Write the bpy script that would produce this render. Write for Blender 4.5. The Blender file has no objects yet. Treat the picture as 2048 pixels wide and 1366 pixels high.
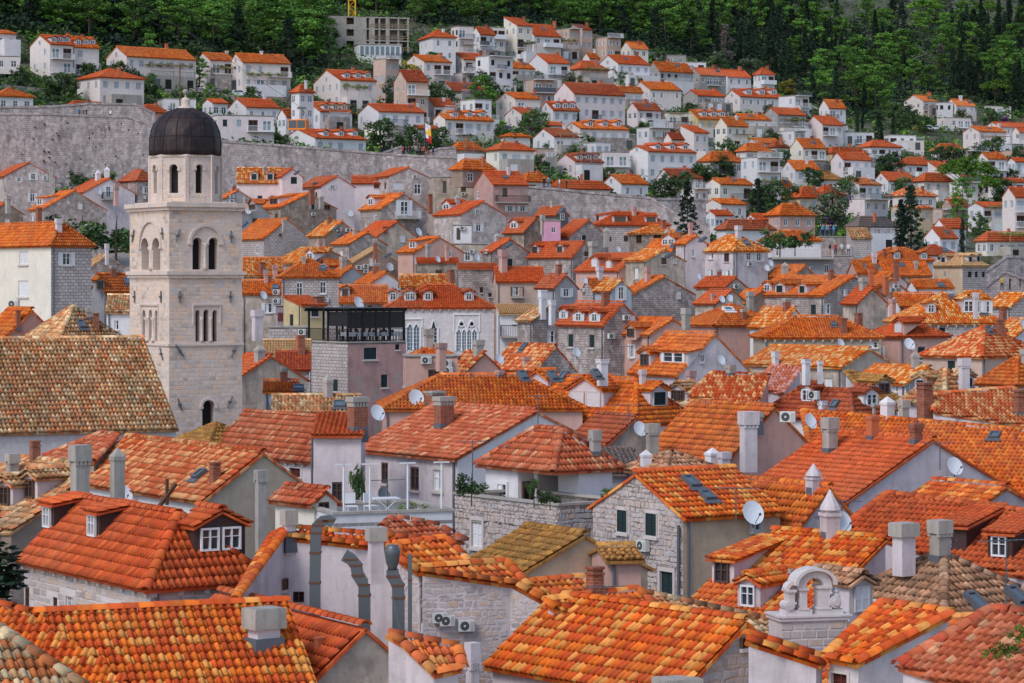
import bpy, bmesh, math, random
import numpy as np
from mathutils import Vector, Matrix
random.seed(7); RNG = np.random.default_rng(7)
sc = bpy.context.scene
COL = sc.collection
R = math.radians
# ------------------------------------------------------------------ camera, sky, sun, exposure
F, YH, DS = 5400.0, 560.0, 1.08          # focal length and eye level in photo pixels
cam_d = bpy.data.cameras.new('camera'); cam = bpy.data.objects.new('camera', cam_d); COL.objects.link(cam)
EYE = Vector((0, 0, 30)); cam.location = EYE; cam.rotation_euler = (R(90), 0, 0)
cam_d.sensor_width = 36; cam_d.lens = F / 2048 * 36; cam_d.shift_y = -(683 - YH) / 2048
cam_d.clip_start = 1; cam_d.clip_end = 6000; sc.camera = cam
w = bpy.data.worlds.new('World'); sc.world = w; w.use_nodes = True
nt = w.node_tree; bg = nt.nodes['Background']
sky = nt.nodes.new('ShaderNodeTexSky'); sky.sky_type = 'NISHITA'; sky.sun_disc = False
SUN_EL, SUN_AZ = 46, -140                # azimuth measured from the view direction, negative to the west of it
sky.sun_elevation = R(SUN_EL); sky.sun_rotation = R(SUN_AZ); sky.air_density = 1.0; sky.dust_density = 1.2
nt.links.new(sky.outputs[0], bg.inputs[0]); bg.inputs[1].default_value = 0.13
sl = bpy.data.lights.new('sun', 'SUN'); sl.energy = 1.1; sl.angle = R(20); sl.color = (1, .985, .965)
so = bpy.data.objects.new('sun', sl); COL.objects.link(so)
sv = Vector((math.sin(R(SUN_AZ)) * math.cos(R(SUN_EL)), math.cos(R(SUN_AZ)) * math.cos(R(SUN_EL)), math.sin(R(SUN_EL))))
so.rotation_euler = sv.to_track_quat('Z', 'Y').to_euler()
sc.view_settings.view_transform = 'Standard'; sc.view_settings.look = 'None'; sc.view_settings.gamma = 1
sc.view_settings.exposure = 0.58
# ------------------------------------------------------------------ helpers
def P(x, y, d): return Vector(((x - 1024) * d / F, d, (YH - y) * d / F)) + EYE
def ray(x, y): return Vector(((x - 1024) / F, 1, (YH - y) / F))
def px_of(p):
    q = p - EYE; return 1024 + F * q.x / q.y, YH - F * q.z / q.y
def lerp_tab(t, v):
    if v <= t[0][0]: return t[0][1]
    for (a, b), (c, e) in zip(t, t[1:]):
        if v <= c: return b + (e - b) * (v - a) / (c - a)
    return t[-1][1]
DT = [(y, 5400 / s) for y, s in ((340, 12.2), (400, 13), (500, 15.3), (600, 18.8), (700, 24.5), (800, 33), (900, 43), (1000, 52), (1100, 62), (1200, 71), (1300, 80), (1366, 87), (1450, 95))]
HX = [0, 1000, 2048]
HG = {0: [(-160, 740), (-60, 640), (20, 580), (100, 530), (180, 500), (260, 475), (340, 450), (430, 440)],
      1000: [(-160, 1000), (-60, 870), (20, 770), (100, 680), (180, 605), (260, 540), (340, 480), (430, 450)],
      2048: [(-160, 1520), (-60, 1330), (20, 1180), (100, 1050), (180, 925), (260, 800), (340, 690), (430, 560), (500, 470)]}
def hill(x, y):
    x = max(-300, min(2350, x))
    if x <= 1000: t = x / 1000; return lerp_tab(HG[0], y) * (1 - t) + lerp_tab(HG[1000], y) * t
    t = (x - 1000) / 1048; return lerp_tab(HG[1000], y) * (1 - t) + lerp_tab(HG[2048], y) * t
def mk(name, verts, faces, mats=(), parent=None, mi=None, uv=None, smooth=False):
    me = bpy.data.meshes.new(name); me.from_pydata([tuple(v) for v in verts], [], faces)
    for m in (mats if isinstance(mats, (list, tuple)) else [mats]): me.materials.append(m)
    if mi is not None: me.polygons.foreach_set('material_index', mi)
    if uv is not None:
        l = me.uv_layers.new(name='UVMap'); l.data.foreach_set('uv', np.asarray(uv, dtype=np.float32).ravel())
    if smooth: me.polygons.foreach_set('use_smooth', [True] * len(me.polygons))
    return ob(name, me, parent)
def ob(name, me, parent=None, loc=None, rot=None, scale=None):
    o = bpy.data.objects.new(name, me); COL.objects.link(o)
    if parent: o.parent = parent
    if loc is not None: o.location = loc
    if rot is not None: o.rotation_euler = rot
    if scale is not None: o.scale = scale
    return o
def npmesh(name, V, Q, mat, uv=None, smooth=False):
    me = bpy.data.meshes.new(name); n = len(Q); k = Q.shape[1]
    me.vertices.add(len(V)); me.vertices.foreach_set('co', V.astype(np.float32).ravel())
    me.loops.add(n * k); me.loops.foreach_set('vertex_index', Q.astype(np.int32).ravel())
    me.polygons.add(n); me.polygons.foreach_set('loop_start', np.arange(0, n * k, k, dtype=np.int32))
    if uv is not None:
        l = me.uv_layers.new(name='UVMap'); l.data.foreach_set('uv', uv.astype(np.float32).ravel())
    if smooth: me.polygons.foreach_set('use_smooth', np.ones(n, dtype=bool))
    me.materials.append(mat); me.update(calc_edges=True); return me
def tag(o, label, cat, group=None, kind=None):
    if label: o['label'] = label
    if cat: o['category'] = cat
    if group: o['group'] = group
    if kind: o['kind'] = kind
    return o
class MB:                                  # collects boxes, tubes and polygons into one mesh
    def __init__(s): s.v = []; s.f = []; s.mi = []; s.m = 0
    def add(s, vs, fs):
        b = len(s.v); s.v += [Vector(v) for v in vs]; s.f += [tuple(i + b for i in f) for f in fs]; s.mi += [s.m] * len(fs); return s
    def box(s, x0, x1, y0, y1, z0, z1, taper=0):
        t = taper
        return s.add([(x0, y0, z0), (x1, y0, z0), (x1, y1, z0), (x0, y1, z0), (x0 + t, y0 + t, z1), (x1 - t, y0 + t, z1), (x1 - t, y1 - t, z1), (x0 + t, y1 - t, z1)],
                     [(3, 2, 1, 0), (4, 5, 6, 7), (0, 1, 5, 4), (1, 2, 6, 5), (2, 3, 7, 6), (3, 0, 4, 7)])
    def tube(s, p, q, r, n=6, r2=None):
        p, q = Vector(p), Vector(q); d = (q - p).normalized(); r2 = r if r2 is None else r2
        a = d.cross(Vector((0, 0, 1)) if abs(d.z) < .9 else Vector((1, 0, 0))).normalized(); b = d.cross(a)
        vs = [p + (a * math.cos(2 * math.pi * i / n) + b * math.sin(2 * math.pi * i / n)) * r for i in range(n)]
        vs += [q + (a * math.cos(2 * math.pi * i / n) + b * math.sin(2 * math.pi * i / n)) * r2 for i in range(n)]
        return s.add(vs, [(i, (i + 1) % n, n + (i + 1) % n, n + i) for i in range(n)] + [tuple(range(n))[::-1], tuple(range(n, 2 * n))])
    def lathe(s, prof, n=12, c=(0, 0, 0), ph=0):
        c = Vector(c); vs = []
        for r, z in prof: vs += [c + Vector((r * math.cos(2 * math.pi * i / n + ph), r * math.sin(2 * math.pi * i / n + ph), z)) for i in range(n)]
        fs = []
        for k in range(len(prof) - 1): fs += [(k * n + i, k * n + (i + 1) % n, (k + 1) * n + (i + 1) % n, (k + 1) * n + i) for i in range(n)]
        fs += [tuple(range(n))[::-1], tuple(range((len(prof) - 1) * n, len(prof) * n))]
        return s.add(vs, fs)
    def build(s, name, mats, parent=None, smooth=False):
        o = mk(name, s.v, s.f, mats, parent, s.mi, smooth=smooth); boxuv(o.data); return o
    def mesh(s, name, mats):
        me = bpy.data.meshes.new(name); me.from_pydata([tuple(v) for v in s.v], [], s.f)
        for m in (mats if isinstance(mats, (list, tuple)) else [mats]): me.materials.append(m)
        me.polygons.foreach_set('material_index', s.mi); boxuv(me); return me
def boxuv(me):                              # uv in metres, by dominant direction
    n = len(me.loops); co = np.empty(len(me.vertices) * 3, np.float32); me.vertices.foreach_get('co', co); co = co.reshape(-1, 3)
    li = np.empty(n, np.int32); me.loops.foreach_get('vertex_index', li)
    nr = np.empty(len(me.polygons) * 3, np.float32); me.polygons.foreach_get('normal', nr); nr = nr.reshape(-1, 3)
    ls = np.empty(len(me.polygons), np.int32); lt = np.empty(len(me.polygons), np.int32)
    me.polygons.foreach_get('loop_start', ls); me.polygons.foreach_get('loop_total', lt)
    pn = np.repeat(nr, lt, axis=0); p = co[li]; ax = np.abs(pn)
    vert = ax[:, 2] > .8
    hx = np.where((ax[:, 0] > ax[:, 1])[:, None], p[:, [1, 2]], p[:, [0, 2]])
    uv = np.where(vert[:, None], p[:, [0, 1]], hx)
    l = me.uv_layers.get('UVMap') or me.uv_layers.new(name='UVMap'); l.data.foreach_set('uv', uv.astype(np.float32).ravel())
# ------------------------------------------------------------------ materials
class N:
    def __init__(s, name):
        s.m = bpy.data.materials.new(name); s.m.use_nodes = True; s.t = s.m.node_tree; s.b = s.t.nodes['Principled BSDF']; s.b.inputs['Roughness'].default_value = .85
        s.b.inputs['Specular IOR Level'].default_value = .25
    def n(s, ty, **kw):
        o = s.t.nodes.new('ShaderNode' + ty)
        for k, v in kw.items():
            if k.startswith('i_'): o.inputs[k[2:].replace('_', ' ')].default_value = v
            else: setattr(o, k, v)
        return o
    def l(s, a, b): s.t.links.new(a, b)
    def uv(s, scale=(1, 1, 1), rnd=True):
        c = s.n('TexCoord'); m = s.n('Mapping'); m.inputs['Scale'].default_value = scale; s.l(c.outputs['UV'], m.inputs[0])
        if rnd:
            i = s.n('ObjectInfo'); k = s.n('Math', operation='MULTIPLY'); k.inputs[1].default_value = 91.7; s.l(i.outputs['Random'], k.inputs[0])
            cx = s.n('CombineXYZ'); s.l(k.outputs[0], cx.inputs[0]); s.l(k.outputs[0], cx.inputs[2])
            a = s.n('VectorMath', operation='ADD'); s.l(m.outputs[0], a.inputs[0]); s.l(cx.outputs[0], a.inputs[1]); return a.outputs[0]
        return m.outputs[0]
    def noise(s, vec, scale, detail=4, rough=.6):
        o = s.n('TexNoise'); o.inputs['Scale'].default_value = scale; o.inputs['Detail'].default_value = detail; o.inputs['Roughness'].default_value = rough
        if vec is not None: s.l(vec, o.inputs['Vector'])
        return o.outputs[0]
    def ramp(s, fac, stops, interp='LINEAR'):
        r = s.n('ValToRGB'); cr = r.color_ramp; cr.interpolation = interp
        while len(cr.elements) < len(stops): cr.elements.new(.5)
        for e, (p, c) in zip(cr.elements, stops): e.position = p; e.color = (c, c, c, 1) if isinstance(c, (int, float)) else (*c, 1)
        s.l(fac, r.inputs[0]); return r.outputs[0]
    def mix(s, fac, a, b, mode='MIX'):
        m = s.n('MixRGB', blend_type=mode)
        for i, x in ((0, fac), (1, a), (2, b)):
            if isinstance(x, (int, float)): m.inputs[i].default_value = x if i == 0 else (x, x, x, 1)
            elif isinstance(x, tuple): m.inputs[i].default_value = (*x, 1)
            else: s.l(x, m.inputs[i])
        return m.outputs[0]
    def bump(s, h, st=.3, dist=.02):
        b = s.n('Bump'); b.inputs['Strength'].default_value = st; b.inputs['Distance'].default_value = dist; s.l(h, b.inputs['Height']); s.l(b.outputs[0], s.b.inputs['Normal'])
    def col(s, c): s.l(c, s.b.inputs['Base Color']); return s.m
def plain(name, c, rough=.6, metal=0, spec=.3):
    k = N(name); k.b.inputs['Base Color'].default_value = (*c, 1); k.b.inputs['Roughness'].default_value = rough; k.b.inputs['Metallic'].default_value = metal
    k.b.inputs['Specular IOR Level'].default_value = spec; return k.m
def plaster(name, base, stain=(.16, .13, .1), amt=.35, streak=.3, patch=None, patch_amt=.5):
    k = N(name); v = k.uv(); c = k.mix(k.ramp(k.noise(v, .9, 6), [(.3, 0.), (.75, .55)]), base, tuple(x * .78 for x in base))
    c = k.mix(k.ramp(k.noise(v, 7, 3), [(.45, 0.), (.8, .25)]), c, tuple(min(1, x * 1.12) for x in base))
    if patch: c = k.mix(k.ramp(k.noise(v, .55, 8, .65), [(patch_amt, 0.), (patch_amt + .03, 1.)]), c, patch)
    sv_ = k.uv((1.5, .2, 1)); s_ = k.ramp(k.noise(sv_, 1.4, 8, .75), [(.48, 0.), (.72, streak)]); c = k.mix(s_, c, tuple(.5 * a + .28 * b for a, b in zip(stain, base)))
    b_ = k.ramp(k.noise(v, .45, 8, .7), [(.5, 0.), (.8, amt)]); c = k.mix(b_, c, stain)
    c = k.mix(k.ramp(k.noise(v, 2.6, 8, .75), [(.5, 0.), (.72, min(.6, .18 + amt * .5))]), c, tuple(x * .55 for x in base))
    k.bump(k.noise(v, 14, 4), .35, .03); k.b.inputs['Roughness'].default_value = .9; return k.col(c)
def ashlar(name, c1, c2, mortar, bw=.45, bh=.23, stain=.35, msize=.012, dark=(.1, .085, .075), wob=(.1, .06), mott=.55):
    k = N(name); v = k.uv(); nz = k.noise(v, 1.2 if wob[0] < .15 else 4, 2)
    wv = k.n('VectorMath', operation='MULTIPLY_ADD'); cx = k.n('CombineXYZ'); k.l(nz, cx.inputs[0]); k.l(nz, cx.inputs[1]); k.l(cx.outputs[0], wv.inputs[0]); wv.inputs[1].default_value = (*wob, 0); k.l(v, wv.inputs[2])
    b = k.n('TexBrick'); b.inputs['Color1'].default_value = (*c1, 1); b.inputs['Color2'].default_value = (*c2, 1); b.inputs['Mortar'].default_value = (*mortar, 1)
    b.inputs['Scale'].default_value = 1; b.inputs['Brick Width'].default_value = bw; b.inputs['Row Height'].default_value = bh; b.inputs['Mortar Size'].default_value = msize; b.inputs['Mortar Smooth'].default_value = .3; b.offset = .45
    k.l(wv.outputs[0], b.inputs['Vector'])
    c = k.mix(k.ramp(k.noise(v, 3.5, 5, .7), [(.3, .35), (.6, 1.)]), tuple(x * mott for x in c2), b.outputs[0])
    if wob[0] >= .15:
        vo = k.n('TexVoronoi'); vo.inputs['Scale'].default_value = 1.9; k.l(wv.outputs[0], vo.inputs['Vector']); vs = k.n('SeparateColor'); k.l(vo.outputs['Color'], vs.inputs[0]); c = k.mix(k.ramp(vs.outputs[0], [(.35, 0.), (.8, .5)]), c, tuple(x * .55 for x in c2)); c = k.mix(k.ramp(vs.outputs[1], [(.6, 0.), (.95, .45)]), c, tuple(min(.8, x * 1.25) for x in c1))
    s_ = k.ramp(k.noise(k.uv((1.2, .3, 1)), .7, 7, .7), [(.46, 0.), (.72, stain)]); c = k.mix(s_, c, dark)
    k.bump(b.outputs['Fac'], -.6, .03); k.b.inputs['Roughness'].default_value = .92; return k.col(c)
def rubble(name, c1, c2, mortar, sc_=2.6, stain=.3, mw=.06, dark=(.1, .085, .07)):
    k = N(name); v = k.uv((1, 1.35, 1)); a = k.n('TexVoronoi'); a.inputs['Scale'].default_value = sc_; k.l(v, a.inputs['Vector'])
    e = k.n('TexVoronoi', feature='DISTANCE_TO_EDGE'); e.inputs['Scale'].default_value = sc_; k.l(v, e.inputs['Vector'])
    sp = k.n('SeparateColor'); k.l(a.outputs['Color'], sp.inputs[0]); c = k.ramp(sp.outputs[0], [(0., c1), (.6, c2), (1., tuple(x * .75 for x in c1))])
    c = k.mix(k.ramp(k.noise(v, 9, 3), [(.4, 0.), (.8, .4)]), c, tuple(x * .6 for x in c1))
    m_ = k.ramp(e.outputs['Distance'], [(mw * .4, 1.), (mw, 0.)]); c = k.mix(m_, c, mortar)
    s_ = k.ramp(k.noise(k.uv((1.1, .35, 1)), .7, 7, .7), [(.5, 0.), (.82, stain)]); c = k.mix(s_, c, dark)
    k.bump(k.ramp(e.outputs['Distance'], [(0., 0.), (.14, 1.)]), .7, .05); k.b.inputs['Roughness'].default_value = .95; return k.col(c)
def tilemat(name, cols, var=.35, dirt=.3, dark=(.07, .05, .035), lichen=None):
    k = N(name); c0 = k.n('TexCoord'); oi = k.n('ObjectInfo'); fl = k.n('VectorMath', operation='FLOOR'); k.l(c0.outputs['UV'], fl.inputs[0])
    wn = k.n('TexWhiteNoise', noise_dimensions='4D'); k.l(fl.outputs[0], wn.inputs['Vector']); k.l(oi.outputs['Random'], wn.inputs['W'])
    n = len(cols); st = [(0., cols[0][0])]; acc = 0
    st = []
    for c, wt in cols: st.append((acc, c)); acc += wt
    c = k.ramp(wn.outputs['Value'], st, 'CONSTANT')
    sp = k.n('SeparateColor'); k.l(wn.outputs['Color'], sp.inputs[0])
    hv = k.n('HueSaturation'); mp = k.n('MapRange'); mp.inputs['To Min'].default_value = 1 - var; mp.inputs['To Max'].default_value = 1 + var * .6; k.l(sp.outputs[1], mp.inputs[0]); k.l(mp.outputs[0], hv.inputs['Value']); k.l(c, hv.inputs['Color'])
    c = hv.outputs[0]; geo = k.n('NewGeometry')
    big = k.ramp(k.noise(geo.outputs['Position'], .35, 6, .65), [(.42, 0.), (.75, dirt)]); c = k.mix(big, c, dark)
    fine = k.ramp(k.noise(geo.outputs['Position'], 5, 4, .6), [(.46, 0.), (.72, dirt * 1.3)]); c = k.mix(fine, c, dark)
    fd = k.ramp(k.noise(geo.outputs['Position'], .11, 5, .6), [(.42, 0.), (.66, .26)]); c = k.mix(fd, c, (.6, .28, .16))
    hv2 = k.n('HueSaturation'); mr = k.n('MapRange'); mr.inputs['To Min'].default_value = .84; mr.inputs['To Max'].default_value = 1.1; k.l(oi.outputs['Random'], mr.inputs[0]); k.l(mr.outputs[0], hv2.inputs['Value']); hv2.inputs['Saturation'].default_value = 1.08; k.l(c, hv2.inputs['Color']); c = hv2.outputs[0]
    if lichen: c = k.mix(k.ramp(k.noise(geo.outputs['Position'], 1.3, 6, .7), [(.52, 0.), (.68, .75)]), c, lichen)
    k.bump(k.noise(geo.outputs['Position'], 30, 2), .15, .01); k.b.inputs['Roughness'].default_value = .8; return k.col(c)
TM = {
 'O': tilemat('tile_orange', [((0.729, 0.185, 0.066), .5), ((0.804, 0.260, 0.084), .3), ((0.603, 0.133, 0.060), .2)], .25, .32),
 'Q': tilemat('tile_orange_mixed', [((0.680, 0.138, 0.062), .42), ((0.817, 0.224, 0.074), .35), ((0.854, 0.387, 0.135), .2)], .18, .25),
 'R': tilemat('tile_red', [((0.600, 0.126, 0.063), .6), ((0.678, 0.165, 0.074), .4)], .2, .3),
 'D': tilemat('tile_dark_red', [((0.402, 0.090, 0.056), .6), ((0.491, 0.126, 0.063), .4)], .2, .3),
 'S': tilemat('tile_salmon', [((0.582, 0.157, 0.086), .5), ((0.650, 0.224, 0.136), .25), ((0.493, 0.101, 0.062), .15), ((0.739, 0.403, 0.246), .1)], .22, .3),
 'M': tilemat('tile_salmon_cream', [((0.560, 0.112, 0.052), .4), ((0.650, 0.213, 0.105), .3), ((0.784, 0.426, 0.209), .3)], .22, .2),
 'C': tilemat('tile_orange_cream', [((0.692, 0.172, 0.053), .5), ((0.759, 0.279, 0.088), .25), ((0.825, 0.519, 0.244), .25)], .2, .18),
 'T': tilemat('tile_old_tan', [((0.768, 0.461, 0.243), .34), ((0.768, 0.307, 0.154), .26), ((0.512, 0.282, 0.141), .18), ((0.880, 0.666, 0.422), .22)], .35, .5, lichen=(.24, .19, .12)),
 'K': tilemat('tile_old_brown', [((0.589, 0.320, 0.198), .4), ((0.666, 0.397, 0.256), .3), ((0.435, 0.230, 0.141), .3)], .35, .6, lichen=(.15, .12, .09)),
 'V': tilemat('tile_worn_mixed', [((.74, .44, .23), .32), ((.68, .22, .09), .36), ((.84, .66, .42), .32)], .3, .5, lichen=(.3, .24, .16)),
 'B': tilemat('tile_ochre', [((0.538, 0.282, 0.090), .6), ((0.461, 0.218, 0.070), .4)], .22, .55, lichen=(.2, .15, .05)),
 'Y': tilemat('tile_cream', [((.62, .38, .2), .6), ((.66, .45, .26), .4)], .12, .15),
 'P': tilemat('tile_pink', [((.60, .2, .13), .6), ((.66, .34, .3), .4)], .15, .15),
 'G': tilemat('tile_slate', [((.13, .135, .14), .6), ((.17, .17, .175), .4)], .2, .3),
}
M = {
 'white': plaster('white_plaster', (.72, .69, .70), amt=.1, streak=.12),
 'cream': plaster('cream_plaster', (.76, .70, .60), amt=.14, streak=.14),
 'lav': plaster('lavender_plaster', (.65, .57, .585), amt=.5, streak=.5),
 'pinkw': plaster('pink_white_plaster', (.74, .63, .63), amt=.16, streak=.18),
 'pink': plaster('pink_plaster', (.60, .36, .30), amt=.3, streak=.3),
 'pinkg': plaster('weathered_pink_plaster', (.52, .30, .27), amt=.65, streak=.6, patch=(.42, .33, .28), patch_amt=.58),
 'hotpink': plaster('bright_pink_plaster', (.68, .34, .46), amt=.1, streak=.1),
 'lilac': plaster('lilac_plaster', (.36, .28, .33), amt=.15, streak=.1),
 'ochre': plaster('ochre_plaster', (.62, .45, .31), amt=.5, streak=.35, patch=(.62, .54, .49), patch_amt=.58),
 'yellow': plaster('yellow_plaster', (.64, .50, .27), amt=.35, streak=.25, patch=(.35, .27, .2), patch_amt=.62),
 'beige': plaster('beige_plaster', (.58, .42, .34), amt=.25, streak=.25),
 'brown': plaster('brown_plaster', (.33, .24, .19), amt=.55, streak=.4, patch=(.42, .33, .27), patch_amt=.56),
 'olive': plaster('olive_plaster', (.44, .365, .28), amt=.4, streak=.3),
 'grime': plaster('grimy_plaster', (.47, .39, .32), (.07, .06, .05), amt=.95, streak=.85, patch=(.60, .47, .39), patch_amt=.53),
 'grey': plaster('grey_plaster', (.36, .35, .36), amt=.35, streak=.3),
 'dkgrey': plaster('dark_grey_plaster', (.16, .15, .15), amt=.3, streak=.3),
 'bluegrey': plaster('blue_grey_plaster', (.42, .48, .52), amt=.2, streak=.2),
 'conc': plaster('concrete', (.43, .39, .35), amt=.6, streak=.7),
 'stone': ashlar('grey_rubble_stone', (.56, .47, .44), (.38, .31, .29), (.17, .13, .105), .36, .22, .55, .026, wob=(.16, .09)),
 'stone2': ashlar('brown_rubble_stone', (.46, .36, .29), (.31, .24, .19), (.16, .12, .09), .34, .2, .65, .024, wob=(.16, .09)),
 'stonew': ashlar('white_block_stone', (.60, .53, .51), (.46, .40, .39), (.22, .165, .13), .5, .27, .3, .032),
 'pales': ashlar('pale_rubble_stone', (.64, .54, .51), (.52, .43, .40), (.42, .34, .31), .3, .19, .5, .022, wob=(.16, .09)),
 'ash': ashlar('pale_ashlar', (.68, .61, .60), (.60, .54, .53), (.48, .42, .40), .6, .28, .18, .006, mott=.8),
 'tower': ashlar('tower_ashlar', (.72, .57, .48), (.64, .53, .47), (.46, .36, .3), .5, .27, .25, .006, mott=.85),
 'rampart': ashlar('rampart_stone', (.50, .435, .43), (.37, .315, .31), (.2, .165, .16), .62, .33, .8, .03, wob=(.2, .1), mott=.7),
 'hst': ashlar('hill_house_stone', (.76, .68, .645), (.69, .605, .57), (.5, .43, .4), .6, .3, .06, .012, mott=.88),
 'hgrey': plaster('hill_concrete', (.36, .34, .32), amt=.2, streak=.2),
}
for a_, b_, m_ in (('block', (.57, .495, .47), .32), ('tblock', (.73, .585, .49), .34)):
    k = N('stone_' + a_); c0 = k.n('TexCoord'); oi = k.n('ObjectInfo'); wn = k.n('TexWhiteNoise', noise_dimensions='4D'); k.l(c0.outputs['UV'], wn.inputs['Vector']); k.l(oi.outputs['Random'], wn.inputs['W'])
    geo = k.n('NewGeometry'); c = k.ramp(wn.outputs['Value'], [(0., tuple(x * .62 for x in b_)), (.2, tuple(x * .84 for x in b_)), (.5, b_), (.72, (b_[0] * 1.03, b_[1] * .86, b_[2] * .7)), (.86, tuple(x * .94 for x in b_)), (1., (b_[0] * .76, b_[1] * .86, b_[2] * .97))])
    c = k.mix(k.ramp(k.noise(geo.outputs['Position'], 6, 5, .7), [(.45, 0.), (.8, m_)]), c, (.2, .16, .13)); c = k.mix(k.ramp(k.noise(geo.outputs['Position'], .6, 6, .7), [(.52, 0.), (.8, .4)]), c, (.17, .14, .12))
    k.bump(k.noise(geo.outputs['Position'], 18, 4), .4, .03); M[a_] = k.col(c)
M.update(frame=plain('white_paint', (.72, .71, .72), .5), dframe=plain('brown_wood', (.12, .06, .04), .6), green=plain('green_paint', (.018, .035, .035), .5), pshut=plain('pale_blue_paint', (.4, .45, .5), .6), redsh=plain('red_brown_paint', (.12, .03, .025), .6),
         glass=plain('window_glass', (.035, .045, .055), .12, 0, .6), lglass=plain('blue_glass', (.1, .15, .19), .1, 0, .8), dark=plain('dark_interior', (.02, .018, .017), .9), sill=plain('stone_sill', (.55, .49, .46), .9),  # near-black colour paints the shade inside openings and holes
         metal=plain('galvanised_metal', (.12, .135, .15), .42, .4), lead=plain('lead_flashing', (.13, .14, .16), .6, .3), rust=plain('rusty_iron', (.13, .06, .035), .85), black=plain('black_metal', (.015, .015, .017), .5),
         dish=plain('dish_white', (.62, .64, .68), .5), dishd=plain('dish_grey', (.16, .18, .19), .5), acw=plain('unit_casing', (.62, .62, .60), .5), acd=plain('fan_grille', (.07, .07, .07), .6),
         brick=ashlar('red_brick', (.38, .10, .045), (.28, .07, .035), (.32, .27, .22), .24, .085, .3, .008), brown_m=plain('brown_cladding', (.055, .03, .028), .55), cloth=plain('white_cloth', (.75, .75, .78), .9),
         red=plain('red_paint', (.5, .03, .02), .5), blue=plain('blue_cloth', (.06, .2, .4), .8), orange=plain('orange_cloth', (.8, .22, .03), .8), yellowp=plain('yellow_paint', (.75, .4, .03), .5), purple=plain('purple_petals', (.3, .06, .42), .8),
         skin=plain('skin', (.5, .3, .22), .7), terra=plain('terracotta', (.5, .14, .06), .8), wood=plain('timber', (.34, .24, .15), .8))
# ------------------------------------------------------------------ roof tiles
TP, TL = .215, .37
PROF = {0: [(0, -.005), (.1, .035), (.36, .068), (.62, .035), (.72, -.005), (.86, -.025), (1, -.005)], 1: [(0, -.01), (.36, .1), (.74, -.02), (1, -.03)]}
def tile_template(lod, sx=1, sy=1):
    pr = PROF[lod]; n = len(pr); V = []
    for u, z in pr: V.append((u * TP * sx, -.02, z + (.05 if lod else .036)))
    for u, z in pr: V.append((u * TP * sx, TL * sy + .01, z))
    for u, z in pr: V.append((u * TP * sx, .085, min(z, 0) - .03))
    Q = [(i, i + 1, n + i + 1, n + i) for i in range(n - 1)] + [(2 * n + i, 2 * n + i + 1, i + 1, i) for i in range(n - 1)]
    return np.array(V), np.array(Q)
TT = {0: tile_template(0), 1: tile_template(1), 2: tile_template(1, 1.5, 1.5)}
TILE_ME = {}
def tile_mesh(style):
    if style not in TILE_ME:
        V, Q = TT[0]; TILE_ME[style] = npmesh('tile', V, Q, TM[style], np.full((Q.size, 2), .5))
    return TILE_ME[style]
CAP_ME = {}
def cap_mesh(style):
    if style not in CAP_ME:
        n = 6; V = []; 
        for y, r in ((-.02, .175), (.42, .15)):
            for i in range(n + 1): a = math.pi * i / n; V.append((r * math.cos(a), y, r * .8 * math.sin(a) - .02))
        for i in range(n + 1): a = math.pi * i / n; V.append((.12 * math.cos(a), .05, .09 * math.sin(a) - .04))
        Q = [(i + 1, i, n + 1 + i, n + 2 + i) for i in range(n)] + [(i, i + 1, 2 * n + 3 + i, 2 * n + 2 + i) for i in range(n)]
        CAP_ME[style] = npmesh('ridge_tile', np.array(V), np.array(Q), TM[style], np.full((len(Q) * 4, 2), .5))
    return CAP_ME[style]
def inpoly(pu, pv, poly):
    ok = np.ones(len(pu), bool); n = len(poly); area = sum(poly[i][0] * poly[(i + 1) % n][1] - poly[(i + 1) % n][0] * poly[i][1] for i in range(n)); s = 1 if area > 0 else -1
    if not hasattr(pu, '__len__'): pu = np.array([pu])
    # general (non convex) even-odd test
    ins = np.zeros(len(pu), bool)
    for i in range(n):
        x0, y0 = poly[i]; x1, y1 = poly[(i + 1) % n]
        c = ((y0 > pv) != (y1 > pv)); t = (pv - y0) / ((y1 - y0) if abs(y1 - y0) > 1e-9 else 1e-9); ins ^= c & (pu < x0 + t * (x1 - x0))
    return ins
NTILES = [0, 0]; CUR = [None]
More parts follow.
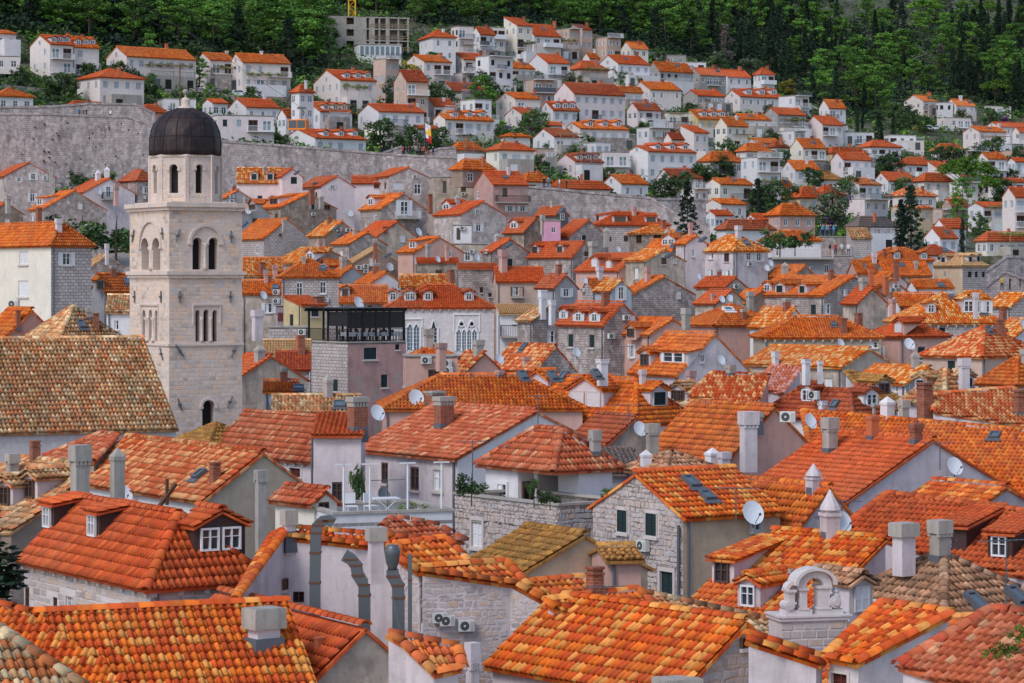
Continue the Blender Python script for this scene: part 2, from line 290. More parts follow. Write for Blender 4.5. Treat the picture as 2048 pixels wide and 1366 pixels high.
class Slope:
    def __init__(s, pts, style):
        s.p = [Vector(p) for p in pts]; s.style = style
        n = Vector((0, 0, 0))
        for i in range(len(s.p)): n += (s.p[i] - s.p[0]).cross(s.p[(i + 1) % len(s.p)] - s.p[0])
        n.normalize()
        if n.z < 0: n = -n; s.p.reverse()
        s.n = n; h = Vector((n.x, n.y, 0)); h = h.normalized() if h.length > 1e-4 else Vector((0, -1, 0)); s.down = h
        s.v = (Vector((0, 0, 1)) - n * n.z).normalized() if n.z < .9999 else Vector((0, 1, 0)); s.u = s.v.cross(n).normalized()
        s.o = s.p[0]; s.uv = [((q - s.o).dot(s.u), (q - s.o).dot(s.v)) for q in s.p]; s.tanp = math.hypot(n.x, n.y) / max(n.z, 1e-3)
        u0 = min(a for a, b in s.uv); v0 = min(b for a, b in s.uv); s.o = s.o + s.u * u0 + s.v * v0; s.uv = [(a - u0, b - v0) for a, b in s.uv]
    def hit(s, o, d):
        den = d.dot(s.n)
        if abs(den) < 1e-6: return None
        t = (s.p[0] - o).dot(s.n) / den; return (t, o + d * t) if t > 0 else None
    def has(s, q):
        a = q - s.o; return bool(inpoly(np.array([a.dot(s.u)]), np.array([a.dot(s.v)]), s.uv)[0])
    def grid(s, lod):
        sc_ = 1.5 if lod == 2 else 1; U = max(a for a, b in s.uv); Vm = max(b for a, b in s.uv); tp, tl = TP * sc_, TL * sc_
        cu, cv = np.meshgrid(np.arange(int(U / tp) + 1), np.arange(int(Vm / tl) + 1)); cu = cu.ravel(); cv = cv.ravel()
        ok = inpoly((cu + .45) * tp, (cv + .5) * tl, s.uv); return cu[ok], cv[ok], tp, tl
    def tiles(s, roof, lod, indiv=0, hr=None):
        cu, cv, tp, tl = s.grid(lod); n = len(cu)
        if n == 0: return 0
        jit = RNG.normal(0, 1, (n, 3)); old = 2.2 if s.style in 'TKB' else 1
        A = np.array([s.u, s.v, s.n]); o = np.array(s.o) + np.array(s.n) * .06
        base = o + np.outer(cu * tp, A[0]) + np.outer(cv * tl, A[1]) + np.outer(jit[:, 0] * .004 * old, A[2]) + np.outer(jit[:, 1] * .006 * old, A[0])
        k = 0
        if indiv:
            k = min(indiv, n); Mx = CUR[0]
            wp = [((Mx @ Vector(b)) - EYE).length_squared for b in base]; px = np.array([px_of(Mx @ Vector(b)) for b in base])
            vis = (px[:, 0] > -15) & (px[:, 0] < 2063) & (px[:, 1] < 1380); order = np.argsort(np.where(vis, wp, 1e9))[:k]; order = order[vis[order]]; k = len(order)
            me = tile_mesh(s.style); mat = Matrix((s.u, s.v, s.n)).transposed()
            for i in order:
                m3 = mat @ Matrix.Rotation(jit[i, 2] * .006 * old, 3, 'Z'); m4 = m3.to_4x4(); m4.translation = Vector(base[i]); t = bpy.data.objects.new('tile', me); COL.objects.link(t); t.parent = roof; t.matrix_local = m4
            keep = np.ones(n, bool); keep[order] = False; base = base[keep]; cu = cu[keep]; cv = cv[keep]; n = len(cu); NTILES[0] += k
        if n:
            V, Q = TT[lod]; W = V @ A; allV = (base[:, None, :] + W[None]).reshape(-1, 3); allQ = (np.arange(n)[:, None, None] * len(V) + Q[None]).reshape(-1, 4)
            r0 = random.random() * 500; uv = np.repeat(np.stack([cu + .5 + int(r0), cv + .5 + int(r0 * 7 % 311)], 1), Q.size, axis=0)
            t = ob('roof_tiles', npmesh('roof_tiles', allV, allQ, TM[s.style], uv), roof); t['kind'] = 'stuff'; NTILES[1] += len(allQ) * 2
        return k
def caps(line, style, roof, indiv, mini=False):
    p, q = line; L = (q - p).length
    if L < .3: return
    st = .4; n = max(1, int(L / st)); d = (q - p) / L
    if d.z < 0: p, q, d = q, p, -d
    x = d.cross(Vector((0, 0, 1))).normalized(); z = x.cross(d); m = Matrix((x, d, z)).transposed()
    if indiv:
        for i in range(n):
            m4 = m.to_4x4(); m4.translation = p + d * (i * L / n) + z * .1; t = bpy.data.objects.new('ridge_tile', cap_mesh(style)); COL.objects.link(t); t.parent = roof; t.matrix_local = m4
    else:
        me = cap_mesh(style); V = np.array([v.co for v in me.vertices]); Q = np.array([tuple(f.vertices) for f in me.polygons]); A = np.array([x, d, z])
        b = np.array([p + d * (i * L / n) + z * .1 for i in range(n)]); aV = (b[:, None] + (V @ A)[None]).reshape(-1, 3); aQ = (np.arange(n)[:, None, None] * len(V) + Q[None]).reshape(-1, 4)
        uv = np.repeat(np.stack([np.arange(n) + .5, np.full(n, random.random() * 99)], 1), Q.size, axis=0)
        t = ob('ridge_tiles', npmesh('ridge_tiles', aV, aQ, TM[style], uv), roof); t['kind'] = 'stuff'
# ------------------------------------------------------------------ windows (unit meshes, 1 m wide, 1 m high, facing -Y, centred)
def unit_frame(t=.09, d=.07, mull=True):
    b = MB(); b.box(-.5, .5, -d, .02, .5 - t, .5); b.box(-.5, .5, -d, .02, -.5, -.5 + t); b.box(-.5, -.5 + t, -d, .02, -.5 + t, .5 - t); b.box(.5 - t, .5, -d, .02, -.5 + t, .5 - t)
    if mull: b.box(-.04, .04, -d + .01, .02, -.5 + t, .5 - t); b.box(-.5 + t, -.04, -d + .02, .02, .08, .11); b.box(.04, .5 - t, -d + .02, .02, .08, .11)
    return b
def unit_shutter():
    b = MB(); b.box(-.5, -.42, -.04, 0, -.5, .5); b.box(.42, .5, -.04, 0, -.5, .5); b.box(-.42, .42, -.04, 0, .45, .5); b.box(-.42, .42, -.04, 0, -.5, -.45); b.box(-.42, .42, -.04, 0, -.02, .03)
    for k in range(14):
        z = -.43 + k * .066
        if abs(z + .0) > .03: b.add([(-.42, -.035, z - .02), (.42, -.035, z - .02), (.42, -.005, z + .03), (-.42, -.005, z + .03)], [(0, 1, 2, 3)])
    b.add([(-.42, -.003, -.45), (.42, -.003, -.45), (.42, -.003, .45), (-.42, -.003, .45)], [(0, 1, 2, 3)]); return b
UM = {'fw': unit_frame().mesh('window_frame', M['frame']), 'fd': unit_frame().mesh('window_frame', M['dframe']), 'fs': unit_frame(.05, .05, False).mesh('window_frame', M['sill']),
      'shw': unit_shutter().mesh('shutter', M['frame']), 'shg': unit_shutter().mesh('shutter', M['green']), 'shr': unit_shutter().mesh('shutter', M['redsh']), 'shp': unit_shutter().mesh('shutter', M['pshut']), 'shb': unit_shutter().mesh('shutter', M['dframe'])}
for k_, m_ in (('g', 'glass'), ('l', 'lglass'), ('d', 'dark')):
    UM['p' + k_] = MB().add([(-.47, -.005, -.47), (.47, -.005, -.47), (.47, -.005, .47), (-.47, -.005, .47)], [(0, 1, 2, 3)]).mesh('pane', M[m_])  # dark one is no glass: it paints the shade in bare openings
UM['sill'] = MB().box(-.58, .58, -.14, .0, -.05, .05).mesh('sill', M['sill']); UM['surround'] = unit_frame(.12, .03, False).mesh('surround', M['sill'])
UM['curtain'] = MB().add([(-.4, -.012, -.45), (-.08, -.012, -.45), (-.08, -.012, .45), (-.4, -.012, .45)], [(0, 1, 2, 3)]).mesh('curtain', M['cloth'])
def window(face, root, u, z, w_, h_, st, lv=2, proud=False, parent=None):
    """st: w white frame with open shutters, b white frame only, s closed white shutters, g closed green, r closed red-brown, d dark frame, v bare opening, l wide blue glazing"""
    rz = math.atan2(face.u.y, face.u.x); p = face.o + face.u * u + Vector((0, 0, z)); inn = -face.n
    dep = -.04 if proud else .1
    def put(name, me, par, du=0, dz=0, dd=0, sx=1, sz=1):
        loc = p + face.u * du + Vector((0, 0, dz)) + inn * dd; o = bpy.data.objects.new(name, me); COL.objects.link(o); o.parent = par
        if par is root: o.location = loc; o.rotation_euler = (0, 0, rz); o.scale = (w_ * sx, 1, h_ * sz)
        else:                                   # child of the window: express in the window's frame
            o.location = ((du - par['_du']) / par.scale.x, (dd - par['_dd']), (dz - par['_dz']) / par.scale.z); o.scale = (w_ * sx / par.scale.x, 1, h_ * sz / par.scale.z)
        return o
    def first(me, dd, name='window'):
        o = put(name, me, parent or root, dd=dd); o['_du'] = 0.; o['_dz'] = 0.; o['_dd'] = dd; return o
    if parent is not None:
        root = parent
    o = first(UM['fd' if st in 'dv' else 'fs' if st in 'gsrp' else 'fw'], dep)
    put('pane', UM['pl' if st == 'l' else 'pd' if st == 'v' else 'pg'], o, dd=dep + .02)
    if st in 'gsrp':
        for s in (-.25, .25): put('shutter', UM['shg' if st == 'g' else 'shr' if st == 'r' else 'shp' if st == 'p' else 'shw'], o, du=s * w_ * .94, dd=dep - .0, sx=.46, sz=.94)
    if st == 'w':
        for s in (-.77, .77): put('shutter', UM['shw'], o, du=s * w_, dd=-.03, sx=.5, sz=1.02)
    if lv > 1 and st in 'bw' and random.random() < .5: put('curtain', UM['curtain'], o, dd=dep + .005)
    if lv > 1: put('sill', UM['sill'], o, dz=-h_ / 2 - .05, dd=-.0, sz=1 / h_)
    if lv > 2 and st in 'gsrbp': put('surround', UM['surround'], o, dd=.0, sx=1.22, sz=1.18)
    for k in ('_du', '_dz', '_dd'): del o[k]
    return o
class Face:
    def __init__(s, o, u, w_, h_, top=None):
        s.o = Vector(o); s.u = Vector(u).normalized(); s.w = w_; s.h = h_; s.top = top or []; s.n = Vector((s.u.y, -s.u.x, 0)); s.op = []
    def hit(s, o, d):
        den = d.dot(s.n)
        if abs(den) < 1e-6: return None
        t = (s.o - o).dot(s.n) / den; q = o + d * t - s.o; return q.dot(s.u), q.z
    def verts(s):
        """wall polygons with the openings cut out and their reveals"""
        out = []; us = sorted({0, s.w, *[x for a, b, c, e in s.op for x in (a, b)]}); zs = sorted({0, s.h, *[x for a, b, c, e in s.op for x in (c, e)]})
        pt = lambda u, z, d=0: s.o + s.u * u + Vector((0, 0, z)) - s.n * d
        for i in range(len(us) - 1):
            for j in range(len(zs) - 1):
                mu = (us[i] + us[i + 1]) / 2; mz = (zs[j] + zs[j + 1]) / 2
                if any(a < mu < b and c < mz < e for a, b, c, e in s.op): continue
                out.append([(us[i], zs[j]), (us[i + 1], zs[j]), (us[i + 1], zs[j + 1]), (us[i], zs[j + 1])])
        res = [([pt(*q) for q in p], p) for p in out]
        if s.top: res.append(([pt(*q) for q in s.top], s.top))
        D_ = .24
        for a, b, c, e in s.op:
            for (u0, z0), (u1, z1) in (((a, c), (b, c)), ((b, c), (b, e)), ((b, e), (a, e)), ((a, e), (a, c))):
                res.append(([pt(u0, z0), pt(u1, z1), pt(u1, z1, D_), pt(u0, z0, D_)], [(u0, z0), (u1, z1), (u1 + .2, z1 + .2), (u0 + .2, z0 + .2)]))
            res.append(([pt(a, c, D_), pt(b, c, D_), pt(b, e, D_), pt(a, e, D_)], [(a, c), (b, c), (b, e), (a, e)]))
        return res
def blocks(face, wall, mat, bw, bh, irr, cap, proud=.028, gap=None):
    """single stones laid over a wall face: the largest in view as parts, the rest joined"""
    poly = [(0, 0), (face.w, 0), (face.w, face.h)] + [p for p in face.top if p[1] > face.h + .01] + [(0, face.h)] if face.top else [(0, 0), (face.w, 0), (face.w, face.h), (0, face.h)]
    zt = max(z for u, z in poly); bl = []; z = 0; Mx = CUR[0]
    while z < zt:
        h = bh * random.uniform(1 - irr * .5, 1 + irr * .6); u = -random.random() * bw
        while u < face.w:
            w_ = bw * random.uniform(.55, 1.45); a, b, c, e = max(u, 0), min(u + w_, face.w), z, z + h; u += w_
            if b - a < .08: continue
            if not inpoly(np.array([a, b]), np.array([e - .02, e - .02]), poly).all() or not inpoly(np.array([(a + b) / 2]), np.array([c + .01]), poly).all(): continue
            if any(a < q[1] + .04 and b > q[0] - .04 and c < q[3] + .04 and e > q[2] - .04 for q in face.op): continue
            x, y = px_of(Mx @ (face.o + face.u * (a + b) / 2 + Vector((0, 0, (c + e) / 2))))
            if -20 < x < 2068 and -20 < y < 1390: bl.append((a, b, c, e))
        z += h
    g = (.008 + irr * .008) if gap is None else gap; me0 = None
    def geo(a, b, c, e):
        i = irr * .05; j = lambda: random.uniform(-i, i); pr = proud * random.uniform(.5, 1.2)
        q = [(a + g + j(), c + g + j()), (b - g + j(), c + g + j()), (b - g + j(), e - g + j()), (a + g + j(), e - g + j())]; cu = (a + b) / 2; cz = (c + e) / 2
        vs = [face.o + face.u * u + Vector((0, 0, zz)) - face.n * .01 for u, zz in q] + [face.o + face.u * (cu + (u - cu) * .86) + Vector((0, 0, cz + (zz - cz) * .8)) + face.n * pr for u, zz in q]
        return vs, [(0, 1, 5, 4), (1, 2, 6, 5), (2, 3, 7, 6), (3, 0, 4, 7), (4, 5, 6, 7)]
    random.shuffle(bl); bl.sort(key=lambda q: -(q[1] - q[0]) * (q[3] - q[2])); V = []; Fc = []; uv = []
    for i, q in enumerate(bl):
        vs, fs = geo(*q)
        if i < cap: mk('stone_block', vs, fs, mat, wall, uv=[(.5, .5)] * 20)
        else: b = len(V); V += vs; Fc += [tuple(x + b for x in f) for f in fs]; uv += [(i + .5, .5)] * 20
    if V: t = mk('stone_blocks', V, Fc, mat, wall, uv=uv); t['kind'] = 'stuff'
    return min(cap, len(bl))
# ------------------------------------------------------------------ houses
HOUSES = {}; ATT = []
class House: pass
def add_wall(h, mats):
    V = []; Fc = []; uv = []; mi = []; ml = [M[m] for m in mats]
    for i, (k, f) in enumerate(h.faces.items()):
        for vs, u in f.verts():
            b = len(V); V += vs; Fc.append(tuple(range(b, b + len(vs)))); uv += [(a + i * 13, c) for a, c in u]; mi.append((1 if k == 'l' else 0) if len(mats) > 1 else 0)
    h.wall = mk('wall', V, Fc, ml, h.root, mi, uv)
def finish_roof(h, style, lines, lod, indiv, thick=.1, own=None):
    V = []; Fc = []
    for s in (own or h.slopes):
        b = len(V); n = len(s.p); V += [p - s.n * .0 for p in s.p] + [p - s.n * thick for p in s.p]; Fc.append(tuple(range(b, b + n))); Fc.append(tuple(range(b + 2 * n - 1, b + n - 1, -1)))
        Fc += [(b + i, b + n + i, b + n + (i + 1) % n, b + (i + 1) % n)[::-1] for i in range(n)]
    uv = []
    for f in Fc: uv += [(V[i].x * 4.6, V[i].y * 2.7 + V[i].z) for i in f]
    h.roof = mk('roof', V, Fc, TM[style], h.root, uv=uv)
    if lod is None: 
        for ln in lines: caps(ln, style, h.roof, False)
        return
    left = indiv
    for s in (own or h.slopes):
        if s.n.dot(h.li(EYE) - s.p[0]) > 0: left -= s.tiles(h.roof, lod, max(0, left)) if left > 0 else s.tiles(h.roof, lod, 0)
    for ln in lines: caps(ln, style, h.roof, indiv > 0)
def lod_for(d): return (0 if d < 135 else 1 if d < 380 else 2 if d < 720 else None)
def H(label, xl, xk, xr, yk, ry, a=32, rf='l', wall='stone', roof='O', d=0, ex='', L=None, yb=None, name=None, cat='house', pitch=27, drop=9, hip=None, ov=.28, group=None, auto=0, par=.0, far=False):
    h = House(); h.label = label; d = d * DS if d else lerp_tab(DT, yk); h.d = d; h.a = R(a); ca, sa = math.cos(h.a), math.sin(h.a)
    K = P(xk, yk, d); q = (xr - 1024) / F; Wd = (q * d - K.x) / (ca - q * sa); ze = K.z; t = math.tan(R(pitch))
    if L is None and xl is not None: q = (xl - 1024) / F; L = (K.x - q * d) / (sa + q * ca); L = max(2.5, min(26, L))
    if L is None:
        if rf in ('r', 'hr', 's') and ry: g = (YH - ry) / F; half = (g * d - (ze - EYE.z)) / (t - g * ca); L = max(4, min(16, 2 * half * (.5 if rf == 's' else 1)))
        else: L = 7
    zg = (P(xk, yb, d).z - 1.2) if yb else ze - drop
    h.Wd, h.L, h.he = Wd, L, ze - zg; he = h.he
    nm = name or ('hillside_house' if auto else 'stone_house' if wall[:4] in ('ston', 'pale', 'ash') else 'plastered_house')
    h.root = bpy.data.objects.new(nm, None); COL.objects.link(h.root); h.root.location = (K.x, K.y, zg); h.root.rotation_euler = (0, 0, h.a)
    Mx = Matrix.Translation((K.x, K.y, zg)) @ Matrix.Rotation(h.a, 4, 'Z'); Mi = Mx.inverted(); h.M = Mx; h.li = lambda p: Mi @ p; h.ld = lambda v: Mi.to_3x3() @ v; CUR[0] = Mx
    tag(h.root, label, cat, group or ('houses on the hillside' if auto else 'houses of the old town')); HOUSES[label] = h
    # ridge height
    short = min(Wd, L) / 2; ins = hip if hip is not None else short
    if rf == 'h': rf = 'hl' if L > Wd else 'hr'
    if rf in ('l', 'hl'): rp = (Wd / 2, 0 if rf == 'l' else min(ins, L / 2)); half = Wd / 2
    elif rf in ('r', 'hr'): rp = (0 if rf == 'r' else min(ins, Wd / 2), L / 2); half = L / 2
    else: rp = (0, L); half = L
    hr = half * t
    if ry and rf != 'f':
        wy = K.y + sa * rp[0] + ca * rp[1]; hr = (YH - ry) * wy / F + EYE.z - ze; hr = max(half * .2, min(half * .95, hr))
    hr += he; sl_ = (hr - he) / half; e = ov; dz = e * sl_; g = .1
    S = []; lines = []; top = {}
    if rf == 'l':
        S = [[(-e, -g, he - dz), (Wd / 2, -g, hr), (Wd / 2, L + g, hr), (-e, L + g, he - dz)], [(Wd + e, -g, he - dz), (Wd / 2, -g, hr), (Wd / 2, L + g, hr), (Wd + e, L + g, he - dz)]]
        lines = [((Wd / 2, -g, hr), (Wd / 2, L + g, hr))]; top = {'r': Wd, 'b': Wd}
    elif rf == 'r':
        S = [[(-g, -e, he - dz), (Wd + g, -e, he - dz), (Wd + g, L / 2, hr), (-g, L / 2, hr)], [(-g, L + e, he - dz), (Wd + g, L + e, he - dz), (Wd + g, L / 2, hr), (-g, L / 2, hr)]]
        lines = [((-g, L / 2, hr), (Wd + g, L / 2, hr))]; top = {'l': L, 'R': L}
    elif rf in ('hl', 'hr'):
        if rf == 'hl': i = min(ins, L / 2 - .05); A, B = (Wd / 2, i, hr), (Wd / 2, L - i, hr)
        else: i = min(ins, Wd / 2 - .05); A, B = (i, L / 2, hr), (Wd - i, L / 2, hr)
        si = (hr - he) / i; ei = e; dzi = dz; c = [(-e, -e), (Wd + e, -e), (Wd + e, L + e), (-e, L + e)]; c = [(x, y, he - dz) for x, y in c]
        if rf == 'hl': S = [[c[0], c[1], A], [c[1], c[2], B, A], [c[2], c[3], B], [c[3], c[0], A, B]]; hp = [(c[0], A), (c[1], A), (c[2], B), (c[3], B)]
        else: S = [[c[0], c[1], B, A], [c[1], c[2], B], [c[2], c[3], A, B], [c[3], c[0], A]]; hp = [(c[0], A), (c[1], B), (c[2], B), (c[3], A)]
        lines = [(A, B)] + hp
        if far and rf == 'hl': B = (Wd / 2, L, hr); c[2] = (Wd + e, L, he - dz); c[3] = (-e, L, he - dz); S = [[c[0], c[1], A], [c[1], c[2], B, A], [c[3], c[0], A, B]]; lines = [(A, B), (c[0], A), (c[1], A)]; top = {'b': Wd}
    elif rf == 's': S = [[(-g, -e, he - dz), (Wd + g, -e, he - dz), (Wd + g, L + g, hr), (-g, L + g, hr)]]
    h.hr = hr
    def tri(w_): return [(0, he), (w_, he), (w_ / 2, hr - .02)]
    T = {}
    if rf in ('l', 'r') or far: T = {k: tri(v) for k, v in top.items()}
    if rf == 's': T = {'l': [(0, he), (L, he), (0, hr)], 'R': [(0, he), (L, he), (L, hr)], 'b': [(0, he), (Wd, he), (Wd, hr), (0, hr)]}
    hw = he + (par if rf == 'f' else 0)
    h.faces = {'r': Face((0, 0, 0), (1, 0, 0), Wd, hw, T.get('r')), 'l': Face((0, L, 0), (0, -1, 0), L, hw, T.get('l')), 'b': Face((Wd, L, 0), (-1, 0, 0), Wd, hw, T.get('b')), 'R': Face((Wd, 0, 0), (0, 1, 0), L, hw, T.get('R'))}
    h.slopes = [Slope(s, roof) for s in S]; mats = wall.split('|'); h.wallmat = mats[0]
    items = parse(ex)
    if not auto and 'C' not in [i[0] for i in items] and rf in ('l', 'r', 'hl', 'hr') and 140 < d < 420 and cat == 'house':
        rs = random.Random(label); sx = rs.choice(h.slopes[:2]); q = sum(sx.p, Vector()) / len(sx.p) + sx.v * .9; x_, y_ = px_of(Mx @ q); mp = F / d
        if rs.random() < .75: items.append(['C', x_ + rs.uniform(-.8, .8) * mp, y_, rs.uniform(.55, .9) * mp, rs.uniform(1.0, 1.7) * mp, rs.choice(('con', 'con', 'brk', 'lav', 'pyr', 'stk', 'pnk'))])
        if rs.random() < .35: items.append(['K', x_ + rs.uniform(.8, 1.6) * mp, y_ + .5 * mp, .7 * mp, .5 * mp])
        if rs.random() < .5: items.append(['C', x_ - rs.uniform(.6, 1.5) * mp, y_ + .4 * mp, .2 * mp, .55 * mp, 'red'])
    wins = prep_windows(h, items, d)
    if auto: wins += auto_windows(h, auto)
    elif cat == 'house' and drop > 5 and yb is None:
        rs = random.Random(label + 'w')
        for k in ('r', 'l'):
            f = h.faces[k]
            if f.op or any(t[0] is f for t in wins) or f.w < 3: continue
            st = rs.choice('gwsbgd')
            for j in (0, 1):
                for i in range(max(1, int(f.w / 3.2))):
                    if rs.random() < .35: continue
                    u = (i + .5) * f.w / max(1, int(f.w / 3.2)) + rs.uniform(-.3, .3); z = f.h - 1.5 - j * 2.8; ww = .8 if st != 'w' else .6; f.op.append((u - ww / 2, u + ww / 2, z - .6, z + .6)); wins.append((f, u, z, ww, 1.2, st, False))
    add_wall(h, mats)
    lv = 3 if d < 130 else 2 if d < 330 else 1
    for f, u, z, w_, h_, st, pr in wins: window(f, h.root, u, z, w_, h_, st, lv, pr)
    if rf == 'f':
        b = MB(); b.box(.0, Wd, 0, L, he - .15, he - .02); tt = .22
        h.roof = b.build('roof', M['conc'], h.root)
        b = MB(); b.box(-.06, Wd + .06, -.06, tt, he + par, he + par + .1); b.box(-.06, Wd + .06, L - tt, L + .06, he + par, he + par + .1); b.box(-.06, tt, tt, L - tt, he + par, he + par + .1); b.box(Wd - tt, Wd + .06, tt, L - tt, he + par, he + par + .1)
        b.build('coping', M['conc'], h.root)
        h.slopes = [Slope([(0, 0, he), (Wd, 0, he), (Wd, L, he), (0, L, he)], 'O')]
    else:
        lod = lod_for(d); kx, ky = px_of(Mx @ Vector((Wd / 2, 0, he)))
        finish_roof(h, roof, [(Vector(p), Vector(q)) for p, q in lines], lod, 300 if d < 108 else 0)
        for f in h.faces.values():              # eaves gutter board
            b = MB()
            if not f.top and rf != 'f': p = f.o + Vector((0, 0, he - .16)); b.add([p + f.n * .1, p + f.u * f.w + f.n * .1, p + f.u * f.w + f.n * .1 + Vector((0, 0, .1)), p + f.n * .1 + Vector((0, 0, .1)), p - f.n * .02, p + f.u * f.w - f.n * .02], [(0, 1, 2, 3), (4, 5, 1, 0)])
            if b.f and not auto: b.build('cornice', M['sill'], h.root)
    if not auto and d < 330 and rf != 'f' and drop > 5:
        f = h.faces['r'] if rf in ('r', 'hr', 'hl') else h.faces['l']; u = f.w - .2 if f is h.faces['l'] else .2; MB().tube(f.o + f.u * u + f.n * .08 + Vector((0, 0, he - .1)), f.o + f.u * u + f.n * .08, .055, 6).build('drainpipe', M['lead'], h.root)
    extras(h, items); return h
def S(label, slopes, wall='lav', roof='O', ex='', drop=7, name='plastered_house', cat='house', group='houses of the old town', d=0):
    """a house from single roof planes: [(photo corners, distance of the first, direction it falls to, pitch, style)]"""
    h = House(); h.label = label; x, y = slopes[0][0][0]; A = P(x, y, slopes[0][1] * DS); h.d = A.y; zs = []; polys = []
    for pts, dd, az, pi_, *st in slopes:
        a = R(az); p = R(pi_); n = Vector((math.sin(a) * math.sin(p), -math.cos(a) * math.sin(p), math.cos(p))); o = P(*pts[0], dd * DS); q = []
        for (x, y) in pts: r = ray(x, y); q.append(EYE + r * ((o - EYE).dot(n) / r.dot(n)))
        polys.append((q, st[0] if st else roof))
    zg = min(p.z for q, s in polys for p in q) - drop
    h.root = bpy.data.objects.new(name, None); COL.objects.link(h.root); c = polys[0][0][0]; h.root.location = (c.x, c.y, zg); off = Vector((c.x, c.y, zg)); Mx = Matrix.Translation(off); CUR[0] = Mx
    h.M = Mx; h.li = lambda p: p - off; h.ld = lambda v: v; tag(h.root, label, cat, group); HOUSES[label] = h
    h.slopes = [Slope([p - off for p in q], s) for q, s in polys]; h.faces = {}; h.a = 0; h.wallmat = wall.split('|')[0]
    for k, s in enumerate(h.slopes):
        pp = [p - s.n * .08 for p in s.p]; cc = sum(pp, Vector()) / len(pp); pp = [p + (cc - p).normalized() * .12 for p in pp]
        for i in range(len(pp)):
            p, q = pp[i], pp[(i + 1) % len(pp)]; u = Vector((q.x - p.x, q.y - p.y, 0)); L = u.length
            if L < .05: continue
            zl = min(p.z, q.z); f = Face((p.x, p.y, 0), u, L, zl, [(0, zl), (L, q.z) if q.z > p.z else (L, zl), (0, p.z)] if abs(p.z - q.z) > .02 else None)
            if p.z > q.z: f.top = [(0, zl), (L, zl), (0, p.z)] if f.top else None
            elif f.top: f.top = [(0, zl), (L, zl), (L, q.z)]
            h.faces[f'{k}{i}'] = f
    items = parse(ex); wins = prep_windows(h, items, h.d); add_wall(h, [h.wallmat])
    for f, u, z, w_, h_, st, pr in wins: window(f, h.root, u, z, w_, h_, st, 3 if h.d < 130 else 2, pr)
    for s in h.slopes:
        n = len(s.p); ridges = []
        for i in range(n):
            p, q = s.p[i], s.p[(i + 1) % n]
            if (abs((q - p).normalized().z) < .12 or (p.z + q.z) / 2 > max(t.z for t in s.p) - .9) and (p.z + q.z) / 2 > max(t.z for t in s.p) - 1.2: ridges.append((p, q))
        finish_roof(h, s.style, ridges, lod_for(h.d), (300 // len(h.slopes)) if h.d < 112 else 0, own=[s])
    extras(h, items); return h
def parse(ex):
    out = []
    for t in ex.split(';'):
        w_ = t.split()
        if w_: out.append([w_[0]] + [float(x) if x.lstrip('-').replace('.', '', 1).isdigit() else x for x in w_[1:]])
    return out
def best_face(h, k, x, y):
    o, dr = h.li(EYE), h.ld(ray(x, y)); c = []
    for key, f in h.faces.items():
        if k != '*' and key != k: continue
        if dr.dot(f.n) > 0: continue
        t = f.hit(o, dr)
        if t is None: continue
        u, z = t; ok = -.1 <= u <= f.w + .1; dist = (f.o + f.u * u + Vector((0, 0, z)) - o).length; c.append((not ok, dist, f, u, z))
    c.sort(key=lambda q: q[:2]); return c[0][2:] if c else None
def prep_windows(h, items, d):
    wins = []
    for it in items:
        if it[0] != 'W': continue
        k, x, y, w_, h_, st = it[1:7]; b = best_face(h, k, x, y)
        if not b: continue
        f, u, z = b; cosv = abs(h.ld(ray(x, y)).normalized().dot(f.n)); mp = F / d; w2 = w_ / mp / max(.35, cosv); h2 = h_ / mp; w2 = max(.35, min(w2, 4)); h2 = max(.3, min(4.5, h2))
        if not (w2 / 2 < u < f.w - w2 / 2): u = max(w2 / 2 + .05, min(f.w - w2 / 2 - .05, u))
        cut = z + h2 / 2 < f.h - .03 and z - h2 / 2 > .05 and f.w > w2 + .1
        o_ = (u - w2 / 2, u + w2 / 2, z - h2 / 2, z + h2 / 2)
        if cut and any(o_[0] < q[1] and o_[1] > q[0] and o_[2] < q[3] and o_[3] > q[2] for q in f.op): cut = False
        if cut: f.op.append(o_)
        wins.append((f, u, z, w2, h2, st, not cut))
    return wins
def auto_windows(h, auto):
    wins = []; rs = random.Random(h.label); sty = rs.choice('wwppb') if auto == 1 else rs.choice('bbgl')
    h.balc = []
    for k in ('r', 'l'):
        f = h.faces[k]; ns = max(1, int((f.h - .9) / 2.75)); nc = max(2, int(f.w / 2.1))
        if k == 'l': nc = max(2, int(f.w / 2.9))
        for j in range(ns):
            z = f.h - 1.45 - j * 2.75
            if z < 1.2: continue
            bal = k == 'r' and rs.random() < .62 and f.w > 4; c0 = rs.randrange(0, max(1, nc - 1)) if bal else 99; c1 = c0 + rs.choice((1, 2, 2)) if bal else 99
            for i in range(nc):
                if rs.random() < (.06 if k == 'r' else .25): continue
                u = (i + .5) * f.w / nc; isb = c0 <= i < c1; w2 = 1.75 if isb else rs.choice((.8, .9, 1.0)) * (.8 if sty == 'w' else 1.1); h2 = 2.05 if isb else 1.35; zz = z - (.35 if isb else 0); s = 'l' if isb and rs.random() < .4 else ('v' if isb else sty)
                if rs.random() < .12: s = 'p'
                f.op.append((u - w2 / 2, u + w2 / 2, zz - h2 / 2, zz + h2 / 2)); wins.append((f, u, zz, w2, h2, s, False))
            if bal: h.balc.append((f, c0 * f.w / nc + .1, min(f.w, c1 * f.w / nc) - .1, z - 1.4))
        if f.top and f.w > 5 and rs.random() < .7: wins.append((f, f.w / 2, f.h + .5, .7, .8, sty if sty != 'w' else 'b', True))
    return wins
